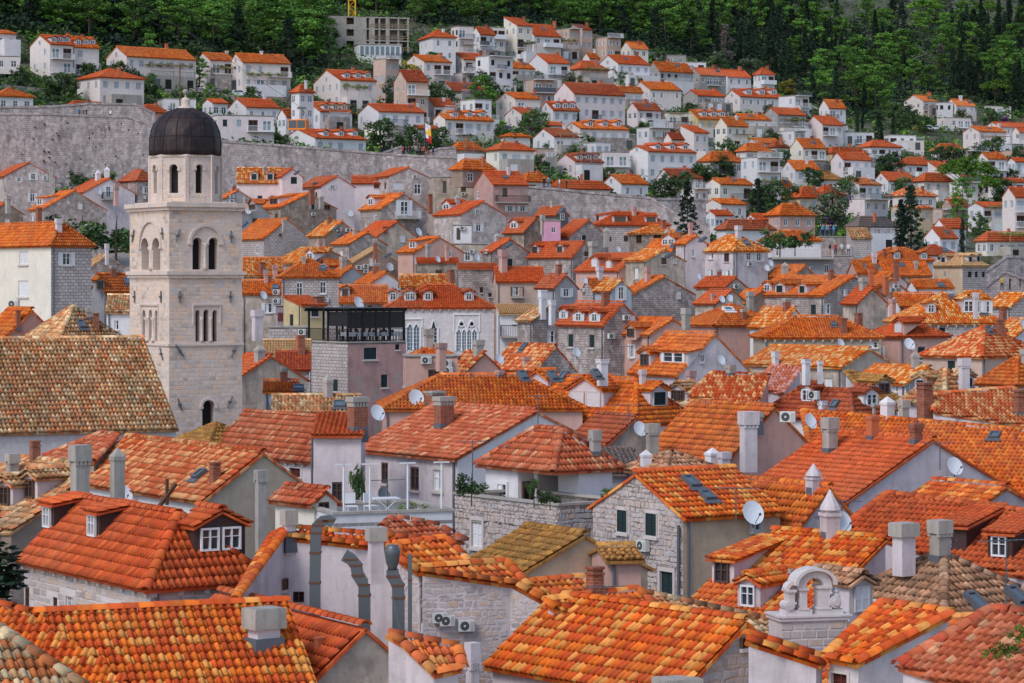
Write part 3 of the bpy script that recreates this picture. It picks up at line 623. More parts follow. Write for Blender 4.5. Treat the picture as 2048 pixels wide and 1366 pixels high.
def balcony(h, f, u0, u1, z, dep=1.15, mat='conc', rail='frame', solid=False, top=1.0):
    b = MB(); p = lambda u, d_, zz: f.o + f.u * u + f.n * d_ + Vector((0, 0, zz))
    def bx(b, u0, u1, d0, d1, z0, z1): b.add([p(u0, d0, z0), p(u1, d0, z0), p(u1, d1, z0), p(u0, d1, z0), p(u0, d0, z1), p(u1, d0, z1), p(u1, d1, z1), p(u0, d1, z1)], [(0, 1, 2, 3), (7, 6, 5, 4), (0, 4, 5, 1), (1, 5, 6, 2), (2, 6, 7, 3), (3, 7, 4, 0)])
    bx(b, u0, u1, -.05, dep, z - .16, z); o = b.build('balcony', M[mat], h.root); b = MB()
    if solid: bx(b, u0, u1, dep - .1, dep, z, z + top); bx(b, u0, u0 + .1, 0, dep - .1, z, z + top); bx(b, u1 - .1, u1, 0, dep - .1, z, z + top)
    else:
        bx(b, u0, u1, dep - .06, dep, z + top - .06, z + top); bx(b, u0, u0 + .05, 0, dep - .06, z + top - .06, z + top); bx(b, u1 - .05, u1, 0, dep - .06, z + top - .06, z + top); n = max(3, int((u1 - u0) / .16))
        for i in range(n + 1): u = u0 + .02 + (u1 - u0 - .06) * i / n; bx(b, u, u + .03, dep - .05, dep - .02, z, z + top - .06)
        for i in range(6): dd = .1 + (dep - .2) * i / 6; bx(b, u0 + .01, u0 + .04, dd, dd + .03, z, z + top - .06); bx(b, u1 - .04, u1 - .01, dd, dd + .03, z, z + top - .06)
    b.build('railing', M[rail], o); return o
VINE = []
def fb(b, f, u0, u1, d0, d1, z0, z1):
    p = lambda u, d_, zz: f.o + f.u * u + f.n * d_ + Vector((0, 0, zz))
    b.add([p(u0, d0, z0), p(u1, d0, z0), p(u1, d1, z0), p(u0, d1, z0), p(u0, d0, z1), p(u1, d0, z1), p(u1, d1, z1), p(u0, d1, z1)], [(0, 1, 2, 3), (7, 6, 5, 4), (0, 4, 5, 1), (1, 5, 6, 2), (2, 6, 7, 3), (3, 7, 4, 0)])
def best_slope(h, x, y):
    o, dr = h.li(EYE), h.ld(ray(x, y)); c = []
    for s in h.slopes:
        t = s.hit(o, dr)
        if t and dr.dot(s.n) < 0: c.append((not s.has(t[1]), t[0], s, t[1]))
    c.sort(key=lambda q: q[:2]); return c[0][2:] if c else None
CHM = {'con': ('conc', 'conc'), 'brk': ('brick', 'brick'), 'pnk': ('pink', 'pinkg'), 'wht': ('white', 'white'), 'lav': ('lav', 'lav'), 'red': ('terra', 'terra'), 'pyr': ('conc', 'conc'), 'cone': ('lav', 'lav'), 'box': ('lav', 'conc'), 'pot': ('brick', 'brick'), 'wpy': ('white', 'white'), 'stk': ('brick', 'conc')}
def chimney(h, x, y, w_, h_, ty):
    b = best_slope(h, x, y)
    if not b: return
    if ty == 'con' and h.d > 140: ty = random.Random(x * 7 + y).choice(('con', 'pnk', 'stk', 'con', 'brk')); h_ *= .85
    s, q = b; mp = F / (h.M @ q - EYE).y; W = w_ / mp / 1.25; Hh = h_ / mp; o = MB(); r = W / 2; m1, m2 = CHM[ty]; rz = -h.a + R(random.choice((20, 32, 36))); D_ = r * random.uniform(.75, 1); lo_ = -.5 if s.has(q) else (-3 if h.d < 125 and ty in ('con', 'lav', 'pnk') else -.9)
    if ty in ('con', 'lav', 'wht', 'pnk'): o.box(-r * .8, r * .8, -D_ * .8, D_ * .8, lo_, Hh * .66)
    elif ty == 'pot': o.box(-r * .7, r * .7, -D_ * .7, D_ * .7, lo_, Hh * .55)
    elif ty == 'cone': o.box(-r * .85, r * .85, -r * .85, r * .85, lo_, Hh * .45)
    elif ty == 'red': o.box(-r * .85, r * .85, -D_ * .85, D_ * .85, lo_, Hh * .86)
    elif ty == 'box': o.box(-r * .72, r * .72, -D_ * .72, D_ * .72, lo_, Hh * .5)
    else: o.box(-r * .88, r * .88, -D_ * .88, D_ * .88, lo_, Hh * .72)
    c = o.build('chimney', M[m1], h.root); c.location = q; c.rotation_euler = (0, 0, rz); o = MB()
    if ty in ('con', 'lav', 'wht', 'pnk'):
        for sx in (-.75, -.25, .25, .75):
            for sy in (-.75, .75): o.box(sx * r - .06, sx * r + .06, sy * D_ - .06, sy * D_ + .06, Hh * .6, Hh * .7)
        o.box(-r, r, -D_, D_, Hh * .68, Hh)
        if ty == 'wht': o.box(-r * 1.1, r * 1.1, -D_ * 1.1, D_ * 1.1, Hh * .93, Hh)
    elif ty == 'cone':
        o.box(-r, r, -r, r, Hh * .45, Hh * .52); o.box(-r * .7, r * .7, -r * .7, r * .7, Hh * .52, Hh * .6); o.lathe([(r * 1.25, Hh * .58), (r * 1.1, Hh * .66), (r * .55, Hh * .84), (r * .2, Hh * .96), (.02, Hh)], 8)
    elif ty in ('pyr', 'wpy'):
        o.box(-r, r, -D_, D_, Hh * .6, Hh * .72); o.add([(-r, -D_, Hh * .72), (r, -D_, Hh * .72), (r, D_, Hh * .72), (-r, D_, Hh * .72), (0, 0, Hh)], [(0, 1, 4), (1, 2, 4), (2, 3, 4), (3, 0, 4)])
    elif ty == 'pot': o.box(-r * .85, r * .85, -D_ * .85, D_ * .85, Hh * .5, Hh * .64); o.box(-r, r, -D_, D_, Hh * .64, Hh * .86); o.lathe([(r * .3, Hh * .84), (r * .3, Hh)], 8)
    elif ty == 'red': o.box(-r, r, -D_, D_, Hh * .86, Hh)
    elif ty == 'stk':
        for sx in (-.8, -.4, 0, .4, .8): o.box(sx * r - .06, sx * r + .06, -D_ * .9, D_ * .9, Hh * .72, Hh * .86)
        o.box(-r * 1.06, r * 1.06, -D_ * 1.06, D_ * 1.06, Hh * .86, Hh)
    elif ty == 'box': o.box(-r, r, -D_, D_, Hh * .45, Hh * .98); o.box(-r * .9, r * .9, -D_ * .9, D_ * .9, Hh * .97, Hh)
    else: o.box(-r, r, -D_, D_, Hh * .74, Hh * .8); o.box(-r * .8, r * .8, -D_ * .8, D_ * .8, Hh * .8, Hh * .92); o.box(-r, r, -D_, D_, Hh * .92, Hh)
    o.build('chimney_cap', M[m2 if ty not in ('box', 'stk') else 'conc'], c)
    if h.d < 190 and s.tanp > .1 and s.has(q): MB().box(-r * .98, r * .98, -D_ * .98, D_ * .98, -.45, .2, .03).build('flashing', M['lead'], c)
def dormer(h, x, y, w_, h_, st='g', ty='g', wall=None, roofst=None, nwin=1, lf=1.0):
    b = best_slope(h, x, y)
    if not b: return
    s, q = b; mp = F / (h.M @ q - EYE).y; cosv = max(.4, abs(h.ld(ray(x, y)).normalized().dot(s.down))); W = max(.9, w_ / mp / cosv * 1.35); Hh = max(.9, h_ / mp * 1.15); u = s.u; dn = s.down; up = Vector((0, 0, 1)); m = wall or ('lav' if h.wallmat not in ('white', 'pink', 'grey') else h.wallmat)
    dd = W / 2 + .02; rise = W * .24 if ty == 'g' else 0; bk = lambda z: z / s.tanp
    p = lambda uu, z, back=0: q + u * uu + up * z - dn * back
    e = .15; o = MB(); tz = Hh + (rise if ty == 'g' else 0)
    fr = [p(-W / 2, -.15), p(W / 2, -.15), p(W / 2, Hh)] + ([p(0, Hh + rise)] if ty == 'g' else []) + [p(-W / 2, Hh)]
    o.add(fr, [tuple(range(len(fr)))])
    p2 = 0 if ty == 'g' else min(.16, s.tanp * .5); bl = Hh / (s.tanp - p2); ht = Hh + bl * p2
    for sg in (-1, 1): o.add([p(sg * W / 2, -.15), p(sg * W / 2, Hh), p(sg * W / 2, ht, bl), p(sg * W / 2, -.15, -.02)], [(0, 1, 2) if sg < 0 else (2, 1, 0)])
    dr = o.build('dormer', M[m], h.root); st_r = roofst or s.style; sl = []
    if ty == 'g':
        br = bk(Hh + rise) + .1; be = bk(Hh - e * .48) - .02
        for sg in (-1, 1): sl.append(Slope([p(sg * (W / 2 + e), Hh - e * .48, -.18), p(0, Hh + rise, -.18), p(0, Hh + rise, br), p(sg * (W / 2 + e), Hh - e * .48, be)], st_r))
    else: sl.append(Slope([p(-W / 2 - e, Hh - .18 * p2, -.18), p(W / 2 + e, Hh - .18 * p2, -.18), p(W / 2 + e, ht, bl), p(-W / 2 - e, ht, bl)], st_r))
    V = []; Fc = []
    for t in sl:
        b0 = len(V); n = len(t.p); V += t.p + [v - t.n * .07 for v in t.p]; Fc += [tuple(range(b0, b0 + n)), tuple(range(b0 + 2 * n - 1, b0 + n - 1, -1))] + [(b0 + i, b0 + (i + 1) % n, b0 + n + (i + 1) % n, b0 + n + i)[::-1] for i in range(n)]
    uv = []
    for f in Fc: uv += [(V[i].x * 4.6, V[i].y * 2.7) for i in f]
    rf_ = mk('dormer_roof', V, Fc, TM[st_r], dr, uv=uv); lod = lod_for(h.d)
    if lod is not None:
        for t in sl:
            cu, cv, tp, tl = t.grid(lod); n = len(cu)
            if not n: continue
            A = np.array([t.u, t.v, t.n]); bs = np.array(t.o) + np.array(t.n) * .06 + np.outer(cu * tp, A[0]) + np.outer(cv * tl, A[1]); Vt, Q = TT[lod]; aV = (bs[:, None] + (Vt @ A)[None]).reshape(-1, 3); aQ = (np.arange(n)[:, None, None] * len(Vt) + Q[None]).reshape(-1, 4)
            k = ob('roof_tiles', npmesh('roof_tiles', aV, aQ, TM[st_r], np.repeat(np.stack([cu + .5 + int(x), cv + .5], 1), Q.size, axis=0)), dr); k['kind'] = 'stuff'; NTILES[1] += len(aQ) * 2
        if ty == 'g' and h.d < 260:
            caps((p(0, Hh + rise, -.18), p(0, Hh + rise, br)), st_r, dr, False)
    f = Face(p(-W / 2, 0), u, W, Hh)
    if st != '-':
        ww = (W - .25) / nwin
        for i in range(nwin): window(f, h.root, .12 + ww * (i + .5), Hh * .52, ww * .86, Hh * .78, st, 1, True, parent=dr)
def skylight(h, x, y, w_, h_, open_=0, light=False):
    b = best_slope(h, x, y)
    if not b: return
    s, q = b; mp = F / (h.M @ q - EYE).y; W, Lh = max(.5, w_ / mp), max(.6, h_ / mp * 1.7); o = MB(); t = .1
    for bx in ((-W / 2, W / 2, -Lh / 2, -Lh / 2 + t), (-W / 2, W / 2, Lh / 2 - t, Lh / 2), (-W / 2, -W / 2 + t, -Lh / 2 + t, Lh / 2 - t), (W / 2 - t, W / 2, -Lh / 2 + t, Lh / 2 - t)): o.box(*bx, -.02, .3)
    o.box(-W / 2 - .12, W / 2 + .12, -Lh / 2 - .25, -Lh / 2 - .002, .16, .19)
    k = o.build('skylight', M['lead' if not light else 'frame'], h.root); m = Matrix((s.u, s.v, s.n)).transposed().to_4x4(); m.translation = q; k.matrix_local = m
    o = MB(); o.add([(-W / 2 + t, -Lh / 2 + t, .24), (W / 2 - t, -Lh / 2 + t, .24), (W / 2 - t, Lh / 2 - t, .24), (-W / 2 + t, Lh / 2 - t, .24)], [(0, 1, 2, 3)]); o.build('pane', M['lglass'], k)
# ------------------------------------------------------------------ satellite dishes, cooling units, aerials (things of their own)
def dish_mesh(m):
    b = MB(); n = 18; vs = [(0, .12, 0)]; fs = []
    for k, (r, y) in enumerate(((.25, .085), (.42, .03), (.5, 0))): vs += [(r * math.cos(2 * math.pi * i / n), y, r * 1.12 * math.sin(2 * math.pi * i / n)) for i in range(n)]
    fs = [(0, 1 + (i + 1) % n, 1 + i) for i in range(n)] + [(1 + k * n + i, 1 + k * n + (i + 1) % n, 1 + (k + 1) * n + (i + 1) % n, 1 + (k + 1) * n + i) for k in range(2) for i in range(n)]
    fs = [f[::-1] for f in fs]; b.add(vs, fs); b.add([Vector(v) + Vector((0, .02, 0)) for v in vs], [f[::-1] for f in fs]); b.add([v for v in vs[-n:]] + [(v[0], v[1] + .02, v[2]) for v in vs[-n:]], [(i, (i + 1) % n, n + (i + 1) % n, n + i)[::-1] for i in range(n)]); return b.mesh('reflector', m)
DISH = {'P': dish_mesh(M['dish']), 'p': dish_mesh(M['dishd'])}
D_ARM = MB().tube((0, .1, -.5), (0, -.55, -.3), .018, 5).box(-.04, .04, -.64, -.52, -.34, -.24).mesh('feed_arm', M['metal'])
D_MAST = MB().tube((0, .14, 0), (0, .3, -.05), .03, 5).tube((0, .3, .1), (0, .3, -.75), .03, 5).mesh('mast', M['metal'])
AC_B = MB().box(-.42, .42, -.3, 0, -.29, .29).mesh('casing', M['acw'])
def fan_mesh():
    b = MB(); n = 16; vs = [(-.1 + .24 * math.cos(2 * math.pi * i / n), -.315, .24 * math.sin(2 * math.pi * i / n)) for i in range(n)]; b.add(vs + [(v[0], -.302, v[2]) for v in vs], [tuple(range(n))] + [(i, n + i, n + (i + 1) % n, (i + 1) % n) for i in range(n)]); return b.mesh('fan_grille', M['acd'])
AC_F = fan_mesh(); AC_H = MB().lathe([(.06, -.01), (.06, .01)], 8, (-.1, 0, 0)).mesh('fan_hub', M['acw'])
AC_V = MB(); [AC_V.box(.2, .38, -.308, -.302, -.24 + i * .06, -.21 + i * .06) for i in range(8)]; AC_V = AC_V.mesh('louvre', M['conc'])
AC_K = MB().box(-.35, -.3, -.3, .02, -.34, -.29).box(.3, .35, -.3, .02, -.34, -.29).mesh('bracket', M['metal'])
def attach(h, what, x, y, size=0, k='*', yaw=None):
    big = best_face(h, k, x, y); p = None; n = Vector((0, -1, 0))
    if k == 'roof' or not big or not (-.3 <= big[1] <= big[0].w + .3):
        b = best_slope(h, x, y)
        if b: p = h.M @ b[1]; n = Vector((-.3, -1, 0))
    if p is None and big:
        f, u, z = big
        if what == 'A': u = max(.5, min(f.w - .5, u)) if f.w > 1 else f.w / 2
        p = h.M @ (f.o + f.u * u + Vector((0, 0, z))); n = h.M.to_3x3() @ f.n
    if p is None: return
    ATT.append((what, h.label, x, p, n, (size * (p - EYE).y / F) if size else 0, yaw))
def place_att():
    by = {}
    for t in ATT: by.setdefault((t[0].lower(), t[1]), []).append(t)
    for (w_, lab), lst in by.items():
        lst.sort(key=lambda t: t[2]); n = len(lst); ords = ['']
        if n == 2: ords = ['left-side ', 'right-side ']
        elif n > 2: ords = ['leftmost ', 'second leftmost ', 'third leftmost ', 'fourth leftmost ', 'fifth leftmost ', 'sixth leftmost '][:n]
        for t, o_ in zip(lst, ords):
            what, _, x, p, nn, size, yaw = t; short = ' '.join(lab.split()[:12 - len(o_.split())])
            if w_ == 'p':
                s = max(.7, min(1.35, size / 1.1 if size else .95)); r = bpy.data.objects.new('satellite_dish', None); COL.objects.link(r); r.location = p + nn * .6 + Vector((0, 0, .1)); r.rotation_euler = (R(-24), 0, R(yaw if yaw is not None else random.uniform(20, 55))); r.scale = (s, s, s)
                tag(r, f'{o_}{"dark grey" if what == "p" else "pale grey"} dish on {short}', 'satellite dish', 'satellite dishes on the roofs'); ob('reflector', DISH[what], r); ob('feed_arm', D_ARM, r); ob('mast', D_MAST, r)
            else:
                r = bpy.data.objects.new('air_conditioner', None); COL.objects.link(r); r.location = p + nn * .06; r.rotation_euler = (0, 0, math.atan2(nn.x, -nn.y)); s = random.uniform(.9, 1.08) * (.55 if (p - EYE).y < 84 else .7 if (p - EYE).y < 105 else .85) if not size else max(.8, min(1.3, size / .84)); r.scale = (s, s, s)
                tag(r, f'{o_}white cooling unit on {short}', 'air conditioner', 'cooling units on the walls'); ob('casing', AC_B, r); g = ob('fan_grille', AC_F, r); ob('fan_hub', AC_H, g, (0, -.315, 0), (R(90), 0, 0)); ob('louvre', AC_V, r); ob('bracket', AC_K, r)
def aerial(label, x, y0, y1, d, w_=1.3, tilt=0):
    d *= DS; p, q = P(x, y0, d), P(x + tilt, y1, d); r = bpy.data.objects.new('television_aerial', None); COL.objects.link(r); r.location = p; tag(r, label, 'aerial', 'aerials on the roofs')
    v = q - p; MB().tube((0, 0, -.5), v, .025, 5).build('mast', M['metal'], r); b = MB(); a = R(random.uniform(-20, 40)); u = Vector((math.cos(a), math.sin(a), 0)); t = Vector((-u.y, u.x, 0)); c = v * .96; b.tube(c - u * w_ / 2, c + u * w_ / 2, .014, 4)
    for i in range(9): k = c + u * w_ * (i / 8 - .5); l = .28 - .015 * i; b.tube(k - t * l, k + t * l, .008, 4)
    b.build('antenna_boom', M['metal'], r)
def corbels(h, keys, step=.8, size=.16, drop_=.34):
    for k in keys:
        f = h.faces[k]; n = int(f.w / step); z = f.h - drop_
        me = MB().box(-size / 2, size / 2, -.22, .02, 0, .2, 0).box(-size / 2, size / 2, -.12, .02, -.12, -.002).mesh('corbel', M['sill'])
        for i in range(n + 1): ob('corbel', me, h.root, f.o + f.u * (.1 + (f.w - .2) * i / n) + Vector((0, 0, z)), (0, 0, math.atan2(f.u.y, f.u.x)))
def pipe(h, k, x, y0, y1, r=.06, mat='lead'):
    a, b = best_face(h, k, x, y0), best_face(h, k, x, y1)
    if a and b: f = a[0]; MB().tube(f.o + f.u * a[1] + f.n * .1 + Vector((0, 0, a[2])), f.o + f.u * a[1] + f.n * .1 + Vector((0, 0, b[2])), r, 7).build('drainpipe', M[mat], h.root)
def extras(h, items):
    for it in items:
        c = it[0]; a = it[1:]
        if c == 'C': chimney(h, *a)
        elif c == 'D': dormer(h, *a[:4], *(a[4:] if len(a) > 4 else []))
        elif c == 'DN': dormer(h, *a[:4], a[4], a[5], None, None, int(a[6]))
        elif c == 'DB': dormer(h, *a[:4], a[4], 's', 'brown_m')
        elif c == 'DX': dormer(h, *a[:4], a[4], 'g', 'brown_m', None, int(a[5]))
        elif c == 'K': skylight(h, *a)
        elif c == 'KL': skylight(h, *a, light=True)
        elif c == 'A': attach(h, 'A', a[1], a[2], 0, a[0])
        elif c in 'Pp': attach(h, c, a[0], a[1], a[2] if len(a) > 2 else 0, a[3] if len(a) > 3 else '*')
        elif c == 'CB': corbels(h, a[0])
        elif c == 'DP': pipe(h, *a)
        elif c == 'B':
            k, x0, x1, y = a[:4]; p, q = best_face(h, k, x0, y), best_face(h, k, x1, y)
            if p and q: balcony(h, p[0], max(0, p[1]), min(p[0].w, q[1]), p[2], rail=a[4] if len(a) > 4 else 'frame')
        elif c == 'BK':
            for k in (a[0] if a[0] != '*' else list(h.faces)):
                f = h.faces[k]
                if f.n.dot(h.li(EYE) - f.o) > 0 and f.w > .6: blocks(f, h.wall, M['block'], a[1], a[2], a[3], 110 if a[0] != '*' else 40, *(a[4:5] or [.028]))
    if getattr(h, 'balc', None) is not None:          # hillside house: garden terrace with railing, vine pergola
        rs = random.Random(h.label + 'x'); f = h.faces['r']
        if rs.random() < .6 and f.w > 4 and h.he > 4:
            dep = rs.uniform(1.6, 3); u0 = rs.uniform(0, f.w * .3); u1 = f.w * rs.uniform(.7, 1.15); zt = rs.uniform(2.6, 3.4); b = MB(); fb(b, f, u0, u1, .02, dep, -1.5, zt); t = b.build('terrace', M[rs.choice(('white', 'hst', 'conc', 'stone'))], h.root)
            n = max(1, int((u1 - u0) / 2.4))
            for i in range(n):
                if rs.random() < .7: b = MB(); uc = u0 + (i + .5) * (u1 - u0) / n; fb(b, f, uc - .7, uc + .7, dep - .1, dep + .012, .4, 2.3); b.build('doorway', M[rs.choice(('dark', 'glass', 'frame'))], t)  # flat panel; the dark choice paints a shaded doorway
            b = MB(); fb(b, f, u0, u1, dep - .06, dep - .01, zt + .85, zt + .92); k = int((u1 - u0) / .3)
            for i in range(k + 1): uc = u0 + (u1 - u0 - .04) * i / k; fb(b, f, uc, uc + .04, dep - .05, dep - .02, zt, zt + .85)
            b.build('railing', M[rs.choice(('frame', 'metal'))], t)
            if rs.random() < .45:
                b = MB()
                for uc in (u0 + .1, (u0 + u1) / 2, u1 - .2): fb(b, f, uc, uc + .1, dep - .3, dep - .2, zt, zt + 2.2)
                for i in range(5): dd = .1 + (dep - .2) * i / 4; fb(b, f, u0, u1, dd, dd + .08, zt + 2.2, zt + 2.3)
                b.build('pergola', M['wood'], h.root)
                if rs.random() < .6 and 'VINE' in globals(): VINE.append((h, f, u0, u1, dep, zt + 2.3))
    for f, u0, u1, z in getattr(h, 'balc', []):
        balcony(h, f, u0, u1, z, solid=random.random() < .3, mat='white', rail=random.choice(('frame', 'frame', 'metal')))
# ------------------------------------------------------------------ people
def person_mesh(pose, cols):
    J = [(0, 0, .95, .13), (0, 0, 1.2, .15), (0, 0, 1.42, .14), (0, 0, 1.52, .055), (0, -.01, 1.62, .085), (0, 0, 1.72, .08), (-.2, 0, 1.4, .06), (-.27, -.02, 1.13, .045), (-.25, -.12 * pose, .9 + .12 * pose, .035), (.2, 0, 1.4, .06), (.27, 0, 1.13, .045), (.25, -.2 * pose, .92 + .25 * pose, .035), (-.1, 0, .88, .09), (-.12, -.04 * pose, .48, .065), (-.12, 0, .08, .045), (-.12, -.16, .04, .04), (.1, 0, .88, .09), (.13, .03, .48, .065), (.14, .08 * pose, .08, .045), (.14, .08 * pose - .16, .04, .04)]
    E = [(0, 1), (1, 2), (2, 3), (3, 4), (4, 5), (2, 6), (6, 7), (7, 8), (2, 9), (9, 10), (10, 11), (0, 12), (12, 13), (13, 14), (14, 15), (0, 16), (16, 17), (17, 18), (18, 19)]
    me = bpy.data.meshes.new('body'); me.from_pydata([j[:3] for j in J], E, []); o = bpy.data.objects.new('tmp', me); COL.objects.link(o); o.modifiers.new('s', 'SKIN'); sv_ = me.skin_vertices[0].data
    for i, j in enumerate(J): sv_[i].radius = (j[3], j[3])
    sv_[0].use_root = True; o.modifiers.new('u', 'SUBSURF').levels = 1; dg = bpy.context.evaluated_depsgraph_get(); m2 = bpy.data.meshes.new_from_object(o.evaluated_get(dg)); bpy.data.objects.remove(o)
    for c in cols: m2.materials.append(c)
    for p in m2.polygons:
        c = p.center; z = c.z; p.material_index = 4 if z < .1 else 1 if z < .93 and abs(c.x) < .22 else 0 if z < 1.47 and not (abs(c.x) > .22 and z < 1.12) else (3 if (z > 1.66 or (z > 1.55 and c.y > .02)) else 2); p.use_smooth = True
    return m2
CL = {n: plain('cloth_' + n, c, .9) for n, c in dict(navy=(.02, .03, .08), blue=(.06, .2, .45), red=(.45, .03, .03), black=(.015, .015, .02), white=(.7, .7, .7), grey=(.2, .2, .22), teal=(.05, .3, .4), yellow=(.6, .4, .05), hair=(.03, .02, .015), denim=(.06, .09, .18), tan=(.3, .2, .12)).items()}
PM = {}
for t_ in [a + ' ' + b for a, b in []] + 'blue denim,tan grey,black black,white black,grey denim,red black,navy grey,black denim,grey black,black red,navy black,teal denim,white grey,teal black,navy denim,blue denim,white tan,white denim,yellow black'.split(','):
    for po in (0, 1): PM[(po, *t_.split())] = person_mesh(po, [CL[t_.split()[0]], CL[t_.split()[1]], M['skin'], CL['hair'], CL['black']])
# ------------------------------------------------------------------ the old town, from the front to the back (photo pixels, metres)
S('house with mixed orange and yellow tiles below the white stone house', [([(60, 1230), (578, 1206), (640, 1420), (330, 1420)], 65, 18, 28, 'Q'), ([(-40, 1203), (60, 1230), (330, 1420), (-40, 1420)], 65.5, -4, 26, 'Q')], 'pink', 'Q', 'C 528 1290 90 75 box')
S('house corner with worn cream and orange tiles at the bottom edge', [([(-40, 1245), (2, 1266), (165, 1378), (120, 1420), (-40, 1420)], 56, 22, 27, 'V')], 'pink', 'V')
H('red-orange gabled house with peeling dark end wall', 330, 605, 850, 1380, 1255, 30, 'l', 'grime', 'R', 66, 'C 640 1300 28 26 red')
H('big orange roofed house with cracked stone gable by bell gable', 985, 1360, 1615, 1385, 1243, 40, 'l', 'ochre|lav', 'Q', 66, 'C 1355 1385 105 30 box;BK r .26 .17 .9 .015;W r 1488 1285 12 14 d')
S('lavender dormer house with broken brown shutters', [([(1765, 1209), (1905, 1231), (1712, 1331), (1650, 1318)], 66, -42, 20, 'Q')], 'lav', 'Q', 'W * 1672 1362 32 34 r', drop=4)
S('orange roof strip behind the lavender dormer house', [([(1900, 1240), (2010, 1236), (1890, 1430), (1560, 1430), (1640, 1345)], 70, -42, 24, 'Q')], 'lav', 'Q')
S('salmon tiled house with overhanging eaves in the bottom corner', [([(1985, 1222), (2090, 1236), (2090, 1420), (1975, 1390), (1795, 1336)], 60, -36, 21, 'S')], 'lav', 'S')
S('low lavender wall coped with orange tiles by the bell gable', [([(1497, 1273), (1655, 1324), (1643, 1333), (1490, 1283)], 64, 40, 24, 'Q')], 'lav', 'Q')
H('white stone house with red hipped roof and brown dormers', 48, 300, 520, 1163, 1030, 33, 'hl', 'ash', 'R', 74, 'W l 140 1206 16 30 b;W l 52 1200 10 60 d;DB 97 1062 13 30 b;DB 187 1080 13 30 b;DX 440 1108 74 40 b 2;C 297 1070 7 22 red;CB lr;BK lr .42 .23 .4;W l 110 1204 3 9 v;W l 226 1218 26 20 b', far=True)
# wall with the ventilation ducts and the roofs behind it
S('tall lavender house wall carrying steel ventilation ducts', [([(556, 1075), (850, 1108), (868, 1085), (575, 1060)], 76, 8, 24, 'Q'), ([(545, 1078), (575, 1060), (480, 1190), (470, 1204)], 76, -62, 24, 'Q')], 'lav', 'Q', 'W * 567 1168 8 22 v;W * 597 1194 6 22 v;C 578 1075 36 56 box;C 752 1104 46 50 box')
S('rubble house with orange stepped roofs and three cooling units', [([(795, 1094), (892, 1080), (940, 1132), (838, 1148), (798, 1122)], 75, 34, 27, 'Q'), ([(838, 1140), (1012, 1127), (1060, 1180), (1110, 1218), (1030, 1172), (838, 1146)], 74, 34, 24, 'Q')], 'lav', 'Q', 'BK * .24 .15 .9 .012;A * 857 1235;A * 892 1240;A * 930 1250;W * 775 1245 22 48 b;W * 835 1258 10 22 b;C 945 1420 30 135 lav')
S('orange roofs with brick chimney beyond the rubble house', [([(1020, 1172), (1168, 1158), (1180, 1180), (1200, 1210), (1105, 1218)], 76, 30, 26, 'Q'), ([(1090, 1206), (1275, 1182), (1310, 1215), (1180, 1218), (1112, 1222)], 72, 28, 26, 'Q')], 'lav', 'Q', 'C 1190 1195 38 62 brk')
S('small orange roof below the cooling units', [([(770, 1270), (915, 1298), (925, 1340), (870, 1352), (805, 1290)], 64, 20, 28, 'Q')], 'lav', 'Q')
S('cream and grey old tiled roof behind the bell gable', [([(1278, 1188), (1570, 1252), (1575, 1290), (1455, 1262), (1300, 1222)], 76, 30, 22, 'T')], 'stone', 'T')
S('salmon roof with stone gable under the terrace', [([(786, 1038), (876, 1055), (930, 1085), (845, 1082), (800, 1092), (764, 1058)], 84, 36, 24, 'S')], 'stone', 'S')
H('ochre-tiled house with flaking cream gable', 926, 1037, 1295, 1150, 1070, 33, 'l', 'ochre', 'B', 83, 'W r 1055 1163 14 8 v')
H('stone gable house with dark green shutters and skylights', 1186, 1366, 1560, 1031, 947, 33, 'r', 'ochre|stone', 'Q', 92, 'W l 1247 1042 22 50 g;W l 1305 1049 24 50 g;W l 1333 1170 28 60 g;A l 1293 1091;K 1380 972 26 24;K 1412 1000 26 18;P 1487 1028 50;W r 1512 1050 22 24 b;DP l 1361 1050 1200;BK l .27 .18 .9')
H('small ochre lean-to house against the stone gable', 1196, 1215, 1282, 1118, 1098, 10, 'r', 'pink', 'B', 82, '')
# middle ground, centre
H('lavender house with brick chimney and deep plain windows', 716, 915, 1225, 915, 823, 36, 'l', 'white|lav', 'S', 113, 'W l 769 946 14 44 d;W l 829 957 18 48 d;W l 876 960 20 46 b;C 888 855 46 62 stk;DP l 716 905 1040')
H('lavender annexe with red coping and pierced cornice', None, 627, 722, 869, 857, 0, 's', 'lav', 'R', 111, 'W r 674 986 20 44 d;C 715 862 46 68 stk;P 765 828 34 roof', L=3.5)
H('white loggia house with salmon hipped roof', 968, 1108, 1230, 934, 862, 36, 'hl', 'white', 'S', 102, 'C 1190 912 28 52 con', drop=.35)
H('rubble terrace wall below the loggia house', 910, 1118, 1262, 1058, None, 36, 'f', 'stone', 'O', 98, 'BK lr .27 .18 .9', drop=6, par=.9)
H('grey shed with dark corrugated roof beside the loggia', None, 1215, 1282, 945, 922, 5, 's', 'grey', 'G', 110, '')
H('dark-stained gable house with salmon roof behind the loggia', 1135, 1212, 1332, 890, 835, 34, 'l', 'grime', 'D', 122, 'C 1305 905 32 58 con;P 1266 860 30;P 1326 880 24;W r 1265 905 12 12 v')
H('small brown hipped roof beside white chimneys', 1285, 1330, 1425, 942, 907, 36, 'hr', 'lav', 'K', 108, 'C 1292 935 26 36 wpy')
H('long orange roofed house with tall lavender chimney', 1283, 1445, 1650, 930, 815, 36, 'l', 'pink', 'O', 116, 'C 1497 905 42 82 lav;C 1425 935 32 40 wpy;C 1448 938 30 34 lav;P 1605 845 30;A l 1577 833;C 1516 850 22 26 con')
H('white roof terrace house with garden furniture', 600, 668, 905, 1046, None, 20, 'f', 'white', 'O', 91, 'p 780 995 34 roof', drop=8, par=.3)
